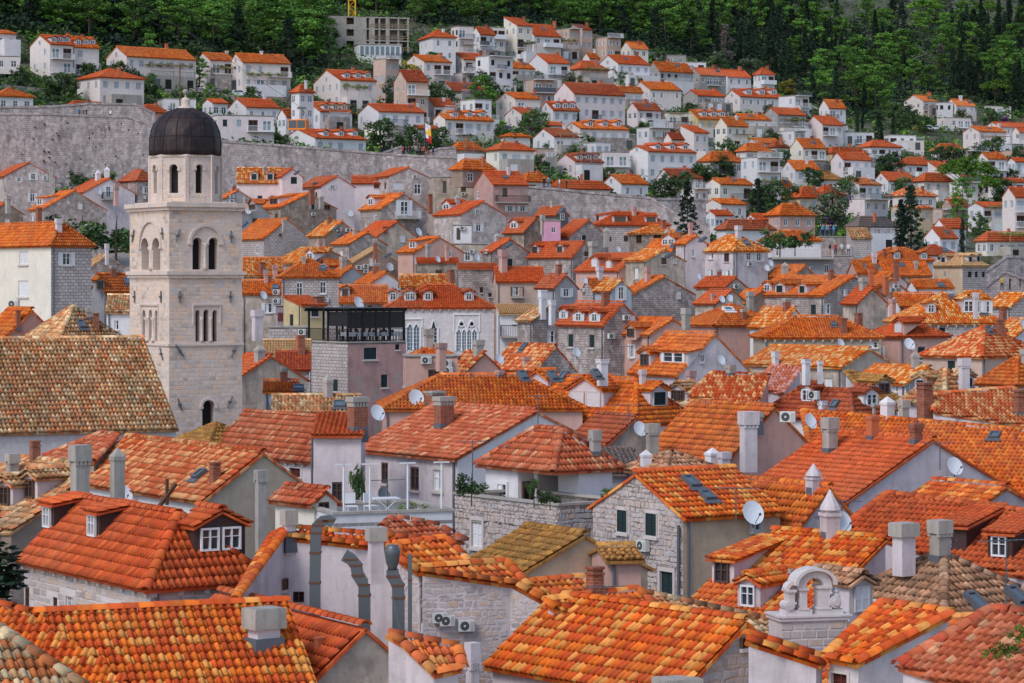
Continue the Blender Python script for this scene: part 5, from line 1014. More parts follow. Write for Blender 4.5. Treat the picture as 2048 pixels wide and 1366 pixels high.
# ------------------------------------------------------------------ houses on the hillside: xl, xk, xr, eave row, ridge row, base row, roof form, wall, roof, label
HL = [
 (-40, -8, 32, 66, 60, 96, 'r', 'hst', 'O', 'white villa with arched porch at the forest edge'),
 (-30, -10, 40, 112, 106, 135, 'f', 'hst', 'O', 'low flat-roofed villa with awnings under the arched villa'),
 (60, 100, 146, 87, 70, 152, 'r', 'hst', 'R', 'bare stone gabled house with one grey dormer below the pines'),
 (126, 148, 198, 92, 73, 155, 'r', 'hst', 'O', 'stone house with red dormer joined to the bare gabled house'),
 (154, 200, 288, 153, 138, 210, 'hr', 'hst', 'R', 'two-storey stone villa with hipped roof above the rampart'),
 (213, 253, 392, 111, 93, 168, 'r', 'hst', 'O', 'long stone apartment house with two red chimneys and balconies'),
 (391, 420, 470, 119, 106, 172, 'r', 'hst', 'O', 'stone house with glazed balconies beside parked cars'),
 (458, 485, 581, 123, 107, 190, 'r', 'hst', 'O', 'stone apartment house with red chimney beside the dark pine'),
 (-30, -5, 66, 191, 177, 220, 'hr', 'white', 'O', 'small white bungalow with hipped roof at the rampart end'),
 (418, 436, 548, 230, 0, 282, 'f', 'pinkw', 'O', 'modern pink flat-roofed block behind the rampart'),
 (455, 492, 560, 213, 197, 232, 'r', 'white', 'R', 'white gabled house above the modern pink block'),
 (310, 330, 392, 197, 0, 222, 'f', 'white', 'O', 'white flat-roofed house directly behind the dome'),
 (405, 425, 455, 205, 198, 228, 'r', 'white', 'R', 'tiny white house with red roof near the dome'),
 (627, 680, 753, 159, 140, 212, 'r', 'hst', 'R', 'stone villa with brown shutters, dormers and red pergola'),
 (596, 640, 704, 222, 204, 256, 'r', 'white', 'R', 'white cottage with two dormers above the cable cabin'),
 (716, 757, 848, 222, 208, 263, 'r', 'white', 'R', 'large white house with a long plain red roof'),
 (818, 838, 880, 257, 251, 292, 'r', 'pinkw', 'D', 'small white annexe beside the flagpole'),
 (560, 630, 732, 275, 258, 300, 'r', 'white', 'R', 'white twin-dormer house standing on the rampart edge'),
 (867, 890, 987, 237, 228, 281, 'r', 'hst', 'O', 'stone house with three pointed dormers'),
 (808, 848, 903, 122, 110, 172, 'r', 'hst', 'O', 'stone house with double balconies below the building site'),
 (893, 927, 973, 118, 106, 152, 'r', 'hst', 'R', 'white stone house with terrace beside double balconies'),
 (873, 908, 976, 181, 164, 208, 'r', 'hgrey', 'D', 'unfinished grey concrete house with red roof'),
 (992, 1030, 1080, 196, 185, 248, 'r', 'hst', 'O', 'stone house with balconies next to the lone round pine'),
 (1028, 1068, 1122, 70, 48, 106, 'r', 'hst', 'R', 'highest white house with roof terrace by the road'),
 (1100, 1112, 1148, 76, 0, 112, 'f', 'hst', 'O', 'vine-hung white block beside the highest house'),
 (1053, 1095, 1140, 125, 108, 170, 'r', 'white', 'R', 'bright white gabled house with recessed balconies'),
 (1134, 1160, 1216, 136, 122, 170, 'hr', 'beige', 'R', 'beige house with wide balconies and washing'),
 (1196, 1236, 1300, 126, 110, 165, 'r', 'white', 'R', 'white house with twin roof windows and creeper'),
 (1294, 1318, 1386, 140, 123, 176, 'r', 'hgrey', 'O', 'grey rendered house with rough orange roof'),
 (1374, 1400, 1452, 148, 135, 186, 'r', 'hgrey', 'R', 'grey ivy-hung apartment house'),
 (1430, 1455, 1502, 152, 139, 188, 'r', 'white', 'R', 'white stepped house with attic storey'),
 (1308, 1330, 1372, 110, 0, 128, 'f', 'hgrey', 'O', 'modern concrete villa with blue glass front'),
 (1360, 1372, 1412, 124, 0, 140, 'f', 'white', 'O', 'long low glazed pavilion under the pines'),
 (983, 1008, 1070, 134, 124, 168, 'r', 'cream', 'O', 'cream house with two skylights and low annexe'),
 (1108, 1148, 1250, 186, 165, 250, 'r', 'pinkw', 'D', 'large lavender apartment block wrapped in scaffolding'),
 (1226, 1235, 1285, 182, 172, 212, 'r', 'hst', 'O', 'house with blue awnings behind the scaffolded block'),
 (1262, 1300, 1362, 178, 163, 210, 'r', 'hst', 'O', 'white house with blue sunshades and skylights'),
 (1366, 1395, 1450, 190, 180, 216, 'r', 'hgrey', 'R', 'grey gabled house above a vine pergola'),
 (1448, 1480, 1567, 192, 180, 222, 'r', 'hst', 'R', 'long white terraced house with small dormers'),
 (1254, 1275, 1322, 218, 205, 250, 'r', 'pinkw', 'D', 'lavender house with glazed attic balcony'),
 (1316, 1334, 1382, 226, 0, 262, 'f', 'cream', 'O', 'cream flat-roofed house under pergola'),
 (1364, 1396, 1460, 236, 220, 268, 'r', 'yellow', 'O', 'pale yellow house with twin dormers'),
 (1458, 1486, 1542, 238, 228, 268, 'r', 'hst', 'O', 'cream house with arched attic windows'),
 (1010, 1042, 1078, 226, 215, 262, 'r', 'hst', 'R', 'small white house behind the arched garage'),
 (1078, 1106, 1158, 219, 203, 246, 'r', 'white', 'R', 'white house with three dark-windowed dormers'),
 (1068, 1092, 1130, 250, 244, 275, 'r', 'white', 'R', 'white terraced house with glazed dormer'),
 (1126, 1160, 1258, 256, 245, 290, 'r', 'hst', 'O', 'row of stone terraced houses with four dormers'),
 (1066, 1108, 1158, 272, 257, 308, 'r', 'white', 'D', 'white villa with terrace on posts'),
 (1252, 1296, 1392, 302, 292, 362, 'r', 'white', 'R', 'tall white apartment house with grey dormers'),
 (1112, 1150, 1206, 322, 308, 352, 'r', 'pinkw', 'D', 'white house with red dormers above the rampart garden'),
 (972, 998, 1068, 298, 285, 342, 'hr', 'cream', 'R', 'cream villa with arched porch and hipped roof'),
 (898, 912, 966, 297, 280, 330, 'hr', 'hgrey', 'O', 'grey cube house with pyramid roof on the rampart'),
 (903, 925, 988, 335, 317, 358, 'hr', 'brown', 'O', 'low brown house with pyramid roof inside the rampart'),
 (1398, 1420, 1486, 320, 302, 352, 'hr', 'pinkw', 'O', 'pinkish house with broad pyramid roof'),
 (1473, 1492, 1542, 300, 287, 345, 'hr', 'hst', 'O', 'stone villa with iron balcony and hipped roof'),
 (1495, 1512, 1560, 285, 277, 300, 'r', 'hst', 'O', 'house with orange roof peeping over the stone villa'),
 (1526, 1556, 1612, 228, 215, 268, 'r', 'hgrey', 'R', 'grey apartment house with attic balcony'),
 (1610, 1645, 1686, 248, 232, 285, 'r', 'pinkw', 'R', 'white house with flat gable tower'),
 (1683, 1690, 1748, 264, 0, 284, 'f', 'white', 'O', 'long white modern villa with ribbon glazing'),
 (1768, 1778, 1832, 270, 0, 294, 'f', 'white', 'O', 'white modern villa on stilts'),
 (1580, 1606, 1652, 294, 277, 324, 'r', 'cream', 'O', 'cream house with enclosed glass balcony'),
 (1650, 1664, 1735, 304, 292, 332, 'hr', 'yellow', 'R', 'yellow house with red hipped roof'),
 (1662, 1686, 1742, 318, 305, 352, 'r', 'pinkw', 'R', 'pale pink house in front of the yellow house'),
 (1713, 1742, 1802, 292, 281, 338, 'hr', 'white', 'R', 'tall white house with stacked balconies'),
 (1862, 1880, 1932, 299, 288, 328, 'hr', 'hst', 'O', 'square stone villa with hipped roof on the green slope'),
 (1808, 1846, 1874, 201, 190, 224, 'r', 'hst', 'O', 'high stone house at the forest foot'),
 (1870, 1876, 1906, 205, 0, 230, 'f', 'white', 'O', 'white cube house between two stone houses'),
 (1892, 1912, 1950, 209, 198, 236, 'r', 'hst', 'O', 'stone house with glazed terrace beside the white cube'),
 (1970, 1978, 2022, 212, 0, 228, 'f', 'cream', 'O', 'low dark-windowed pavilion near purple bougainvillea'),
 (1874, 1888, 1942, 235, 0, 256, 'f', 'hst', 'O', 'white basement terrace block with car port'),
 (1926, 1958, 2012, 262, 253, 305, 'r', 'hst', 'O', 'pale house with balconies on the green slope'),
 (1970, 1998, 2062, 252, 244, 285, 'r', 'hst', 'R', 'white gabled house behind the pale balcony house'),
 (2025, 2038, 2090, 262, 240, 300, 'r', 'hst', 'R', 'white house cut by the frame edge'),
 (2015, 2030, 2080, 322, 316, 350, 'r', 'white', 'R', 'lavender-white house at the frame edge below'),
 (1793, 1812, 1866, 327, 315, 350, 'hr', 'white', 'R', 'white villa with arched ground floor'),
 (1672, 1718, 1763, 368, 356, 404, 'r', 'white', 'M', 'white gabled house with corner balconies and salmon roof'),
 (1748, 1776, 1832, 360, 345, 384, 'r', 'white', 'R', 'white house with red porch roof'),
 (1776, 1806, 1872, 390, 376, 422, 'hr', 'hst', 'M', 'pinkish stone villa with salmon hipped roof'),
 (1828, 1848, 1906, 360, 342, 395, 'hr', 'hst', 'R', 'stone villa with pyramid roof near the umbrella pine'),
 (1976, 1990, 2050, 362, 356, 400, 'r', 'white', 'R', 'white apartment house with bougainvillea'),
 (1530, 1560, 1630, 428, 408, 460, 'hr', 'pink', 'O', 'pink villa with mansard skylights'),
 (1568, 1600, 1656, 393, 374, 425, 'hr', 'ochre', 'R', 'ochre villa with dark grey attic windows'),
 (1615, 1645, 1690, 388, 372, 410, 'hr', 'pink', 'R', 'pink cottage behind the ochre villa'),
 (1605, 1625, 1684, 357, 344, 368, 'hr', 'hst', 'B', 'house with a broad ochre roof among trees'),
 (1525, 1540, 1585, 372, 358, 400, 'r', 'hst', 'O', 'stone cottage with glazed orange gable'),
 (1694, 1716, 1794, 450, 430, 492, 'hr', 'stone2', 'G', 'ivy-clad stone mansion with grey slate roof'),
 (1866, 1890, 1932, 453, 436, 492, 'r', 'white', 'R', 'tall white gabled house beside the dark cypress'),
 (1848, 1880, 1915, 474, 455, 500, 'r', 'white', 'R', 'white gabled house behind the palm tree'),
 (1787, 1800, 1866, 415, 412, 465, 'r', 'ochre', 'M', 'old ochre ruin behind the twin cypresses'),
 (1936, 1966, 2046, 413, 405, 460, 'r', 'white', 'R', 'white house with ribbon dormer and long balcony'),
 (1952, 1974, 2072, 479, 461, 512, 'hr', 'cream', 'R', 'cream block with loggia balconies and hipped roof'),
 (1411, 1440, 1505, 367, 357, 412, 'r', 'cream', 'O', 'cream house with white balcony boards'),
 (1408, 1442, 1492, 407, 398, 428, 'r', 'hst', 'O', 'low stone house with sunroom'),
 (1411, 1430, 1466, 429, 421, 458, 'r', 'white', 'R', 'tiny white house with long shutters'),
 (1433, 1452, 1548, 456, 439, 472, 'hr', 'white', 'D', 'low white house with dark red hipped roof'),
 (1490, 1512, 1560, 438, 428, 452, 'r', 'white', 'R', 'small dark-gabled house beside the low red hip'),
 (1313, 1342, 1406, 354, 338, 392, 'r', 'white', 'D', 'pale lavender villa with big skylight'),
 (1204, 1242, 1296, 366, 350, 392, 'r', 'white', 'O', 'white cottage with orange roof behind the rampart'),
 (1098, 1112, 1220, 374, 352, 390, 'hr', 'pinkw', 'R', 'low house with broad orange hip behind the rampart'),
 (1033, 1052, 1102, 360, 345, 378, 'hr', 'hst', 'O', 'little orange hipped house by the rampart walkers'),
 (122, 140, 228, 215, 203, 232, 'hr', 'cream', 'R', 'red hipped cottage hidden behind the rampart'),
 (270, 285, 335, 222, 210, 245, 'hr', 'pink', 'R', 'pink cottage with red hip beside the dome'),
 (1000, 1012, 1060, 272, 268, 285, 'hr', 'hst', 'O', 'orange roofed shed below the green bank'),
]
for i, (xl, xk, xr, ye, ry, yb, rf, wl, rt, lab) in enumerate(HL):
    dd = hill(xk, yb) / DS; inside = 'inside the rampart' in lab
    if inside: dd = 380
    ex = ''; mx = (xk + xr) / 2; rs = random.Random(i)
    if rf == 'r' and ye - ry > 8:
        if 'dormer' in lab:
            for q in (.25, .55, .82): ex += f'D {xk + (xr - xk) * q - 4} {ye - 2} 9 9 b;'
        ex += f'C {xk + (xr - xk) * rs.uniform(.2, .8)} {ry + 2} 8 {rs.randint(6, 9)} {rs.choice(("red", "red", "brk", "wht"))};'
        if rs.random() < .5: ex += f'K {xk + (xr - xk) * rs.uniform(.2, .7)} {(ye + ry) / 2} 8 4;'
    elif rf == 'hr': ex += f'C {mx + rs.uniform(-10, 10)} {ry + 4} 7 8 {rs.choice(("red", "brk"))};'
    H(lab, xl, xk, xr, ye, ry or None, (32 if rf != 'f' else 18) + rs.randint(-6, 6), rf, wl, rt, dd, ex, yb=yb, auto=2 if wl in ('hgrey', 'pink') or rf == 'f' else 1, ov=.35, par=.0)

# smaller houses, annexes and terraces that fill the slope between them
TOPR = [(560, 215), (640, 180), (760, 190), (800, 135), (1000, 75), (1200, 100), (1400, 145), (1500, 170), (1600, 240), (1760, 290), (1850, 335), (1900, 335), (1950, 250), (2048, 245)]; BOTR = [(560, 275), (900, 290), (1000, 335), (1100, 352), (1300, 388), (1420, 420), (1500, 432), (1700, 428), (1800, 470), (2048, 505)]
def pbox(h):
    pts = [px_of(h.M @ Vector(p)) for p in ((0, 0, h.he), (h.Wd, 0, h.he), (0, h.L, h.he), (h.Wd / 2, h.L / 2, h.hr))]; return min(p[0] for p in pts), min(p[1] for p in pts), max(p[0] for p in pts), px_of(h.M @ Vector((0, 0, 1.2)))[1]
BX = [pbox(h) for h in HOUSES.values() if h.root.name.startswith('hillside')]; rs = random.Random(21); made = 0; used_l = set(HOUSES)
for tr in range(14000):
    if made >= 84: break
    x = rs.uniform(570, 2040); yb = rs.uniform(lerp_tab(TOPR, x) + 22, lerp_tab(BOTR, x)); d = hill(x, yb); m = F / d; W = rs.uniform(4, 8.5) * m; Hh = rs.choice((3.2, 5.8, 6.2, 8.4)) * m; rf = rs.choice(('f', 'r', 'r', 'f', 'hr', 's')); rh = (0 if rf == 'f' else rs.uniform(1.2, 2.0) * m); xl = x - W * .36; xr = x + W * .64; box = (xl, yb - Hh - rh, xr, yb); ar = (xr - xl) * (Hh + rh); ov = 0; hid = 0
    for q in BX:
        o_ = max(0, min(q[2], box[2]) - max(q[0], box[0])) * max(0, min(q[3], box[3]) - max(q[1], box[1])); ov += o_; qa = (q[2] - q[0]) * (q[3] - q[1])
        if o_ > .5 * qa and yb > q[3]: hid = 1
        if abs(q[3] - yb) < 3 and o_ > .25 * ar: hid = 1
    if ov > .62 * ar or hid: continue
    wl = rs.choice(('white', 'white', 'hst', 'cream', 'pinkw', 'hst', 'white', 'beige')); rt = rs.choice('ORROD'); near = min((h for h in HOUSES.values() if h.root.name.startswith('hillside')), key=lambda h: (px_of(h.M @ Vector((0, 0, h.he)))[0] - x) ** 2 + (px_of(h.M @ Vector((0, 0, 0)))[1] - yb) ** 2)
    kind = {'f': 'flat-roofed terrace house', 'r': 'gabled annexe', 'hr': 'hip-roofed cottage', 's': 'lean-to house'}[rf]; base = ' '.join(near.label.split()[:8]); wn = {'white': 'white', 'hst': 'stone', 'cream': 'cream', 'pinkw': 'pinkish', 'beige': 'beige'}[wl]; lab = f'{wn} {kind} next to {base}'
    if lab in used_l or ' next to ' in near.label: lab = f'{rs.choice(("small", "low", "narrow", "squat", "plain", "tidy", "bright", "modest"))} {wn} {kind} in the terraced row at {base}'; lab = ' '.join(lab.split()[:16])
    if lab in used_l: continue
    used_l.add(lab); made += 1
    hh = H(lab, xl, x, xr, yb - Hh, (yb - Hh - rh) if rf != 'f' else None, rs.randint(20, 42), rf, wl, rt, d / DS, '' if rf == 'f' else f'C {x + W * .3} {yb - Hh - rh * .6} 7 8 {rs.choice(("red", "wht", "brk"))}', yb=yb, auto=rs.choice((1, 1, 2)), ov=.35, L=rs.uniform(4, 6.5) if rf in 'fs' else None)
    if rf == 'f' and rs.random() < .7: balcony(hh, hh.faces['r'], .1, hh.Wd - .1, hh.he + .05, dep=1.4, mat='white', rail=rs.choice(('frame', 'metal')))
    BX.append(box)
print('infill', made)
# ------------------------------------------------------------------ arched openings, moulded rings
def arch_face(f, arches, depth=.45, n=8, pointed=False):
    """f.op must already hold the bounding rectangles; returns extra wall polygons (spandrels, soffits) and the dark backs"""
    pt = lambda u, z, d=0: f.o + f.u * u + Vector((0, 0, z)) - f.n * d; wall = []; back = []
    for u0, u1, z0, zt in arches:
        r = (u1 - u0) / 2; c = (u0 + u1) / 2; zs = zt - r * (1.25 if pointed else 1); arc = []
        for i in range(n + 1):
            t = i / n
            if pointed:
                s = 2 * t if t <= .5 else 2 - 2 * t; x = math.sin(s * math.pi / 2) ; uu = u0 + r * (1 - math.cos(s * math.pi / 2)) if t <= .5 else u1 - r * (1 - math.cos(s * math.pi / 2)); arc.append((uu, zs + (zt - zs) * x))
            else: a = math.pi * (1 - t); arc.append((c + r * math.cos(a), zs + r * math.sin(a)))
        h = n // 2
        wall.append([pt(u0, zt)] + [pt(*q) for q in arc[:h + 1]]); wall.append([pt(*q) for q in arc[h:]] + [pt(u1, zt)])
        for p, q in zip(arc, arc[1:]): wall.append([pt(*p), pt(*p, depth), pt(*q, depth), pt(*q)])
        for (p, q) in (((u0, z0), (u0, zs)), ((u1, zs), (u1, z0)), ((u1, z0), (u0, z0))): wall.append([pt(*p), pt(*p, depth), pt(*q, depth), pt(*q)])
        back.append([pt(u0, z0, depth), pt(u1, z0, depth)] + [pt(*q, depth) for q in arc[::-1]])  # near-black backs put the shade of the hollow inside into colour
    return wall, back
def ring(f, c, zs, r, w_=.12, pr=.1, n=12, leg=0):
    b = MB(); pt = lambda u, z, d=0: f.o + f.u * u + Vector((0, 0, z)) + f.n * d; pts = [(c + math.cos(math.pi * (1 - i / n)), math.sin(math.pi * i / n)) for i in range(n + 1)]; P_ = []
    for i in range(n + 1): a = math.pi * (1 - i / n); P_.append((math.cos(a), math.sin(a)))
    for (a, b0), (c1, d1) in zip(P_, P_[1:]):
        v = [pt(c + a * r, zs + b0 * r, 0), pt(c + a * (r + w_), zs + b0 * (r + w_), 0), pt(c + c1 * (r + w_), zs + d1 * (r + w_), 0), pt(c + c1 * r, zs + d1 * r, 0), pt(c + a * r, zs + b0 * r, pr), pt(c + a * (r + w_), zs + b0 * (r + w_), pr), pt(c + c1 * (r + w_), zs + d1 * (r + w_), pr), pt(c + c1 * r, zs + d1 * r, pr)]
        b.add(v, [(4, 7, 6, 5), (0, 3, 7, 4), (1, 5, 6, 2)])
    if leg:
        for sg in (-1, 1): fbox(b, f, c + sg * (r + w_ / 2) - w_ * .7, c + sg * (r + w_ / 2) + w_ * .7, 0, pr * 1.3, zs - .12, zs)
    return b
def fbox(b, f, u0, u1, d0, d1, z0, z1):
    p = lambda u, d_, zz: f.o + f.u * u + f.n * d_ + Vector((0, 0, zz))
    b.add([p(u0, d0, z0), p(u1, d0, z0), p(u1, d1, z0), p(u0, d1, z0), p(u0, d0, z1), p(u1, d0, z1), p(u1, d1, z1), p(u0, d1, z1)], [(0, 1, 2, 3), (7, 6, 5, 4), (0, 4, 5, 1), (1, 5, 6, 2), (2, 6, 7, 3), (3, 7, 4, 0)])
# ------------------------------------------------------------------ bell tower with dome
def bell_tower():
    d = 152 * DS; a = R(31.5); ca, sa = math.cos(a), math.sin(a); K = P(338, 546, d); q = (484 - 1024) / F; Wr = (q * d - K.x) / (ca - q * sa); q = (259.5 - 1024) / F; Wl = (K.x - q * d) / (sa + q * ca); zg = P(338, 930, d).z - 3
    root = bpy.data.objects.new('bell_tower', None); COL.objects.link(root); root.location = (K.x, K.y, zg); root.rotation_euler = (0, 0, a); Mx = Matrix.Translation((K.x, K.y, zg)) @ Matrix.Rotation(a, 4, 'Z'); Mi = Mx.inverted(); CUR[0] = Mx
    tag(root, 'tall pale stone bell tower with arched windows and dark metal dome', 'tower'); Z = lambda y: P(338, y, d).z - zg
    lo, ld = Mi @ EYE, lambda x, y: Mi.to_3x3() @ ray(x, y)
    levels = [(930, 690), (690, 546), (546, 409)]
    arcs = {('r', 0): [(404.5, 428.5, 856, 800)], ('r', 1): [(391, 400, 683, 620), (407, 418, 683, 619), (425, 435, 683, 620)], ('l', 1): [(284.5, 291, 682, 620), (297.5, 304, 682, 619), (309.5, 315, 682, 620)], ('r', 2): [(385, 404, 539, 475), (417, 436, 539, 475)], ('l', 2): [(283, 298, 540, 476), (305.5, 320.5, 540, 476)]}
    for li, (yb, yt) in enumerate(levels):
        z0 = 0 if li == 0 else Z(yb); hh = Z(yt) - z0; wp = []; uvm = []
        fs = {'r': Face((0, 0, z0), (1, 0, 0), Wr, hh), 'l': Face((0, Wl, z0), (0, -1, 0), Wl, hh), 'b': Face((Wr, Wl, z0), (-1, 0, 0), Wr, hh), 'R': Face((Wr, 0, z0), (0, 1, 0), Wl, hh)}
        V = []; Fc = []; mi = []; uv = []
        def addp(ps, m, f):
            b = len(V); V.extend(ps); Fc.append(tuple(range(b, b + len(ps)))); mi.append(m); uv.extend([((p - f.o).dot(f.u) + (p - f.o).dot(f.n), p.z) for p in ps])
        ex = []
        for k, f in fs.items():
            al = []
            for (x0, x1, ya, yt2) in arcs.get((k, li), []):
                u0, za = f.hit(lo, ld(x0, ya)); u1, _ = f.hit(lo, ld(x1, ya)); um, zt = f.hit(lo, ld((x0 + x1) / 2, yt2)); al.append((u0, u1, za, zt)); f.op.append((u0, u1, za, zt))
            D0 = f.verts(); keep = D0[:len(D0) - 5 * len(f.op)] if f.op else D0
            for ps, _ in keep: addp(ps, 0, f)
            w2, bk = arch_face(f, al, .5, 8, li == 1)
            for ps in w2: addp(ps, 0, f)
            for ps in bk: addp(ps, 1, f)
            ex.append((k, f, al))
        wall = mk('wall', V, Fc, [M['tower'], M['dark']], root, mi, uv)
        for k, f, al in ex:
            if k in 'rl':
                f2 = Face(f.o, f.u, f.w, f.h)
                for (u0, u1, za, zt) in al: f2.op.append((u0 - .02, u1 + .02, za - .02, zt + .02))
                if li == 2:
                    c = (al[0][0] + al[1][1]) / 2; r = (al[1][1] - al[0][0]) / 2 + .12; zs = (al[0][3] - (al[0][1] - al[0][0]) / 2); o = ring(f, c, zs, r, .17, .12, 14, 1).build('blind_arch', M['tower'], root)
                    for (u0, u1, za, zt) in al: ring(f, (u0 + u1) / 2, zs, (u1 - u0) / 2, .1, .05, 10, 1).build('archivolt', M['tower'], o)
                    f2.op.append((c - r - .18, c + r + .18, zs, zs + r + .18))
                    cu = (al[0][1] + al[1][0]) / 2; wm = (al[1][0] - al[0][1]) / 2
                    p = f.o + f.u * cu - f.n * .06; MB().lathe([(wm * .9, al[0][2]), (wm * .7, al[0][2] + .2), (wm * .62, zs - .25), (wm * 1.05, zs - .02)], 10, p).build('column', M['tower'], root, True)
                if li == 1:
                    b = MB(); u0, u1 = al[0][0] - .13, al[2][1] + .13; zt = al[1][3] + .12; fbox(b, f, u0 - .08, u1 + .08, 0, .1, zt + .12, zt + .24); fbox(b, f, u0 - .08, u0, 0, .07, zt - 1.0, zt + .12); fbox(b, f, u1, u1 + .08, 0, .07, zt - 1.0, zt + .12); o = b.build('window_surround', M['tower'], root)
                    for i in (0, 1):
                        cu = (al[i][1] + al[i + 1][0]) / 2; wm = max(.07, (al[i + 1][0] - al[i][1]) / 2); zs = al[0][3] - .45; p = f.o + f.u * cu - f.n * .02
                        MB().lathe([(wm * 1.1, al[0][2]), (wm * 1.1, al[0][2] + .08), (wm * .62, al[0][2] + .22), (wm * .58, zs - .2), (wm * 1.15, zs)], 10, p).build('column', M['tower'], root, True)
                    f2.op.append((u0 - .1, u1 + .1, zt - .1, zt + .24))
                if li == 0 and al: u0, u1, za, zt = al[0]; ring(f, (u0 + u1) / 2, zt - (u1 - u0) / 2, (u1 - u0) / 2, .16, .1, 12, 1).build('archivolt', M['tower'], root); f2.op.append((u0 - .17, u1 + .17, zt - .5, zt + .17))
                blocks(f2, wall, M['tblock'], .44, .25, .2, 50, .01, .005)
    for y, ov, hgt in ((690, .1, .13), (546, .2, .22), (409, .26, .26)):
        z = Z(y); b = MB(); b.box(-ov, Wr + ov, -ov, Wl + ov, z - hgt / 2, z + hgt / 2); b.box(-ov * .5, Wr + ov * .5, -ov * .5, Wl + ov * .5, z - hgt, z - hgt / 2 - .002); o = b.build('cornice', M['tower'], root)
        if ov > .15:
            me = MB().box(-.045, .045, -.08, .02, 0, .09).mesh('dentil', M['tower'])
            for k in range(34): ob('dentil', me, o, (-ov * .4 + k * (Wr + ov) / 34, -ov * .5, z - hgt - .08)); ob('dentil', me, o, (-ov * .5, -ov * .4 + k * (Wl + ov) / 34, z - hgt - .08), (0, 0, R(-90)))
    cx, cy = Wr / 2, Wl / 2; C = Mx @ Vector((cx, cy, 0)); dc = C.y; zz = lambda y: P(372, y, dc).z - zg; ap = 71 * dc / F * math.cos(R(22.5)); zb, zt = Z(409) + .1, zz(314); zb = min(zb, zz(400))
    MB().box(.25, Wr - .25, .25, Wl - .25, zb - .02, zb + .12).build('drum_base', M['tower'], root)
    for k in range(8):
        an = k * math.pi / 4 - math.pi / 2; nrm = Vector((math.cos(an), math.sin(an), 0)); u = Vector((-nrm.y, nrm.x, 0)); hw = ap * math.tan(R(22.5)); f = Face(Vector((cx, cy, zb + .1)) + nrm * ap - u * hw, u, 2 * hw, zt - zb - .1); za = zz(388) - zb - .1; ztp = zz(331) - zb - .1; wd = .56 if k % 2 == 1 else .5
        f.op.append((hw - wd / 2, hw + wd / 2, za, ztp)); w2, bk = arch_face(f, [(hw - wd / 2, hw + wd / 2, za, ztp)], .35); V = []; Fc = []; mi = []; uv = []
        D0 = f.verts()
        for ps, m in [(p, 0) for p, _ in D0[:-5]] + [(p, 0) for p in w2] + [(p, 1) for p in bk]:
            b = len(V); V += ps; Fc.append(tuple(range(b, b + len(ps)))); mi.append(m); uv += [((p - f.o).dot(f.u) + k * 3, p.z) for p in ps]
        wl = mk('drum_wall', V, Fc, [M['tower'], M['dark']], root, mi, uv); f2 = Face(f.o, f.u, f.w, f.h); f2.op = [(hw - wd / 2 - .15, hw + wd / 2 + .15, za - .02, ztp + .15)]
        ring(f, hw, ztp - wd / 2, wd / 2, .14, .07, 9, 1).build('archivolt', M['tower'], wl)
        if k in (7, 0, 1): blocks(f2, wl, M['tblock'], .34, .24, .25, 20, .02, .013)
        b = MB(); fbox(b, f, -.12, .12, -.03, .05, 0, f.h); b.build('pilaster', M['tower'], root)
    Rr = 71.5 * dc / F; MB().lathe([(Rr * 1.0, zt - .12), (Rr * 1.03, zt - .05), (Rr * 1.03, zt + .05), (Rr, zt + .08)], 8, (cx, cy, 0), R(22.5)).build('cornice', M['tower'], root)
    k = N('dome_metal'); g = k.n('TexCoord'); c = k.mix(k.ramp(k.noise(g.outputs['Object'], 1.5, 6), [(.35, 0.), (.7, 1.)]), (.022, .016, .018), (.05, .034, .034)); mp = k.n('Mapping'); mp.inputs['Scale'].default_value = (5, 5, .5); k.l(g.outputs['Object'], mp.inputs[0])
    c = k.mix(k.ramp(k.noise(mp.outputs[0], 1, 5, .6), [(.55, 0.), (.75, .5)]), c, (.2, .12, .1)); k.b.inputs['Roughness'].default_value = .55; k.b.inputs['Metallic'].default_value = .25; dm = k.col(c)
    prof = [(71.5, 312), (72, 300), (72, 286), (71, 275), (68.5, 262), (63, 249), (55, 238), (44, 229), (31, 222), (18, 217.5), (10, 216)]; pr = [(r * dc / F, zz(y)) for r, y in prof]; dome = MB().lathe(pr, 32, (cx, cy, 0)).build('dome', dm, root, True)
    for i in range(16):
        an = i * math.pi / 8 + .1; b = MB()
        for (r0, z0), (r1, z1) in zip(pr, pr[1:]): b.tube((cx + r0 * math.cos(an), cy + r0 * math.sin(an), z0), (cx + r1 * math.cos(an), cy + r1 * math.sin(an), z1), .035, 5)
        b.build('seam', dm, dome)
    for (r, z) in (pr[3], pr[6]): MB().lathe([(r + .0, z - .02), (r + .03, z), (r, z + .02)], 32, (cx, cy, 0)).build('seam', dm, dome)
    s = dc / F; MB().lathe([(16 * s, zz(217)), (14 * s, zz(213)), (10 * s, zz(212)), (9 * s, zz(200)), (6 * s, zz(196)), (1.5 * s, zz(194)), (1.5 * s, zz(189))], 12, (cx, cy, 0)).build('lantern', M['tower'], root)
    MB().lathe([(1 * s, zz(190)), (5 * s, zz(187)), (6 * s, zz(183.5)), (5 * s, zz(180)), (1 * s, zz(178))], 12, (cx, cy, 0)).build('ball_finial', M['conc'], root, True)
    MB().tube((cx - 12 * s, cy, zz(215)), (cx - 12 * s, cy, zz(128)), .04, 5).build('lightning_rod', M['rust'], root)
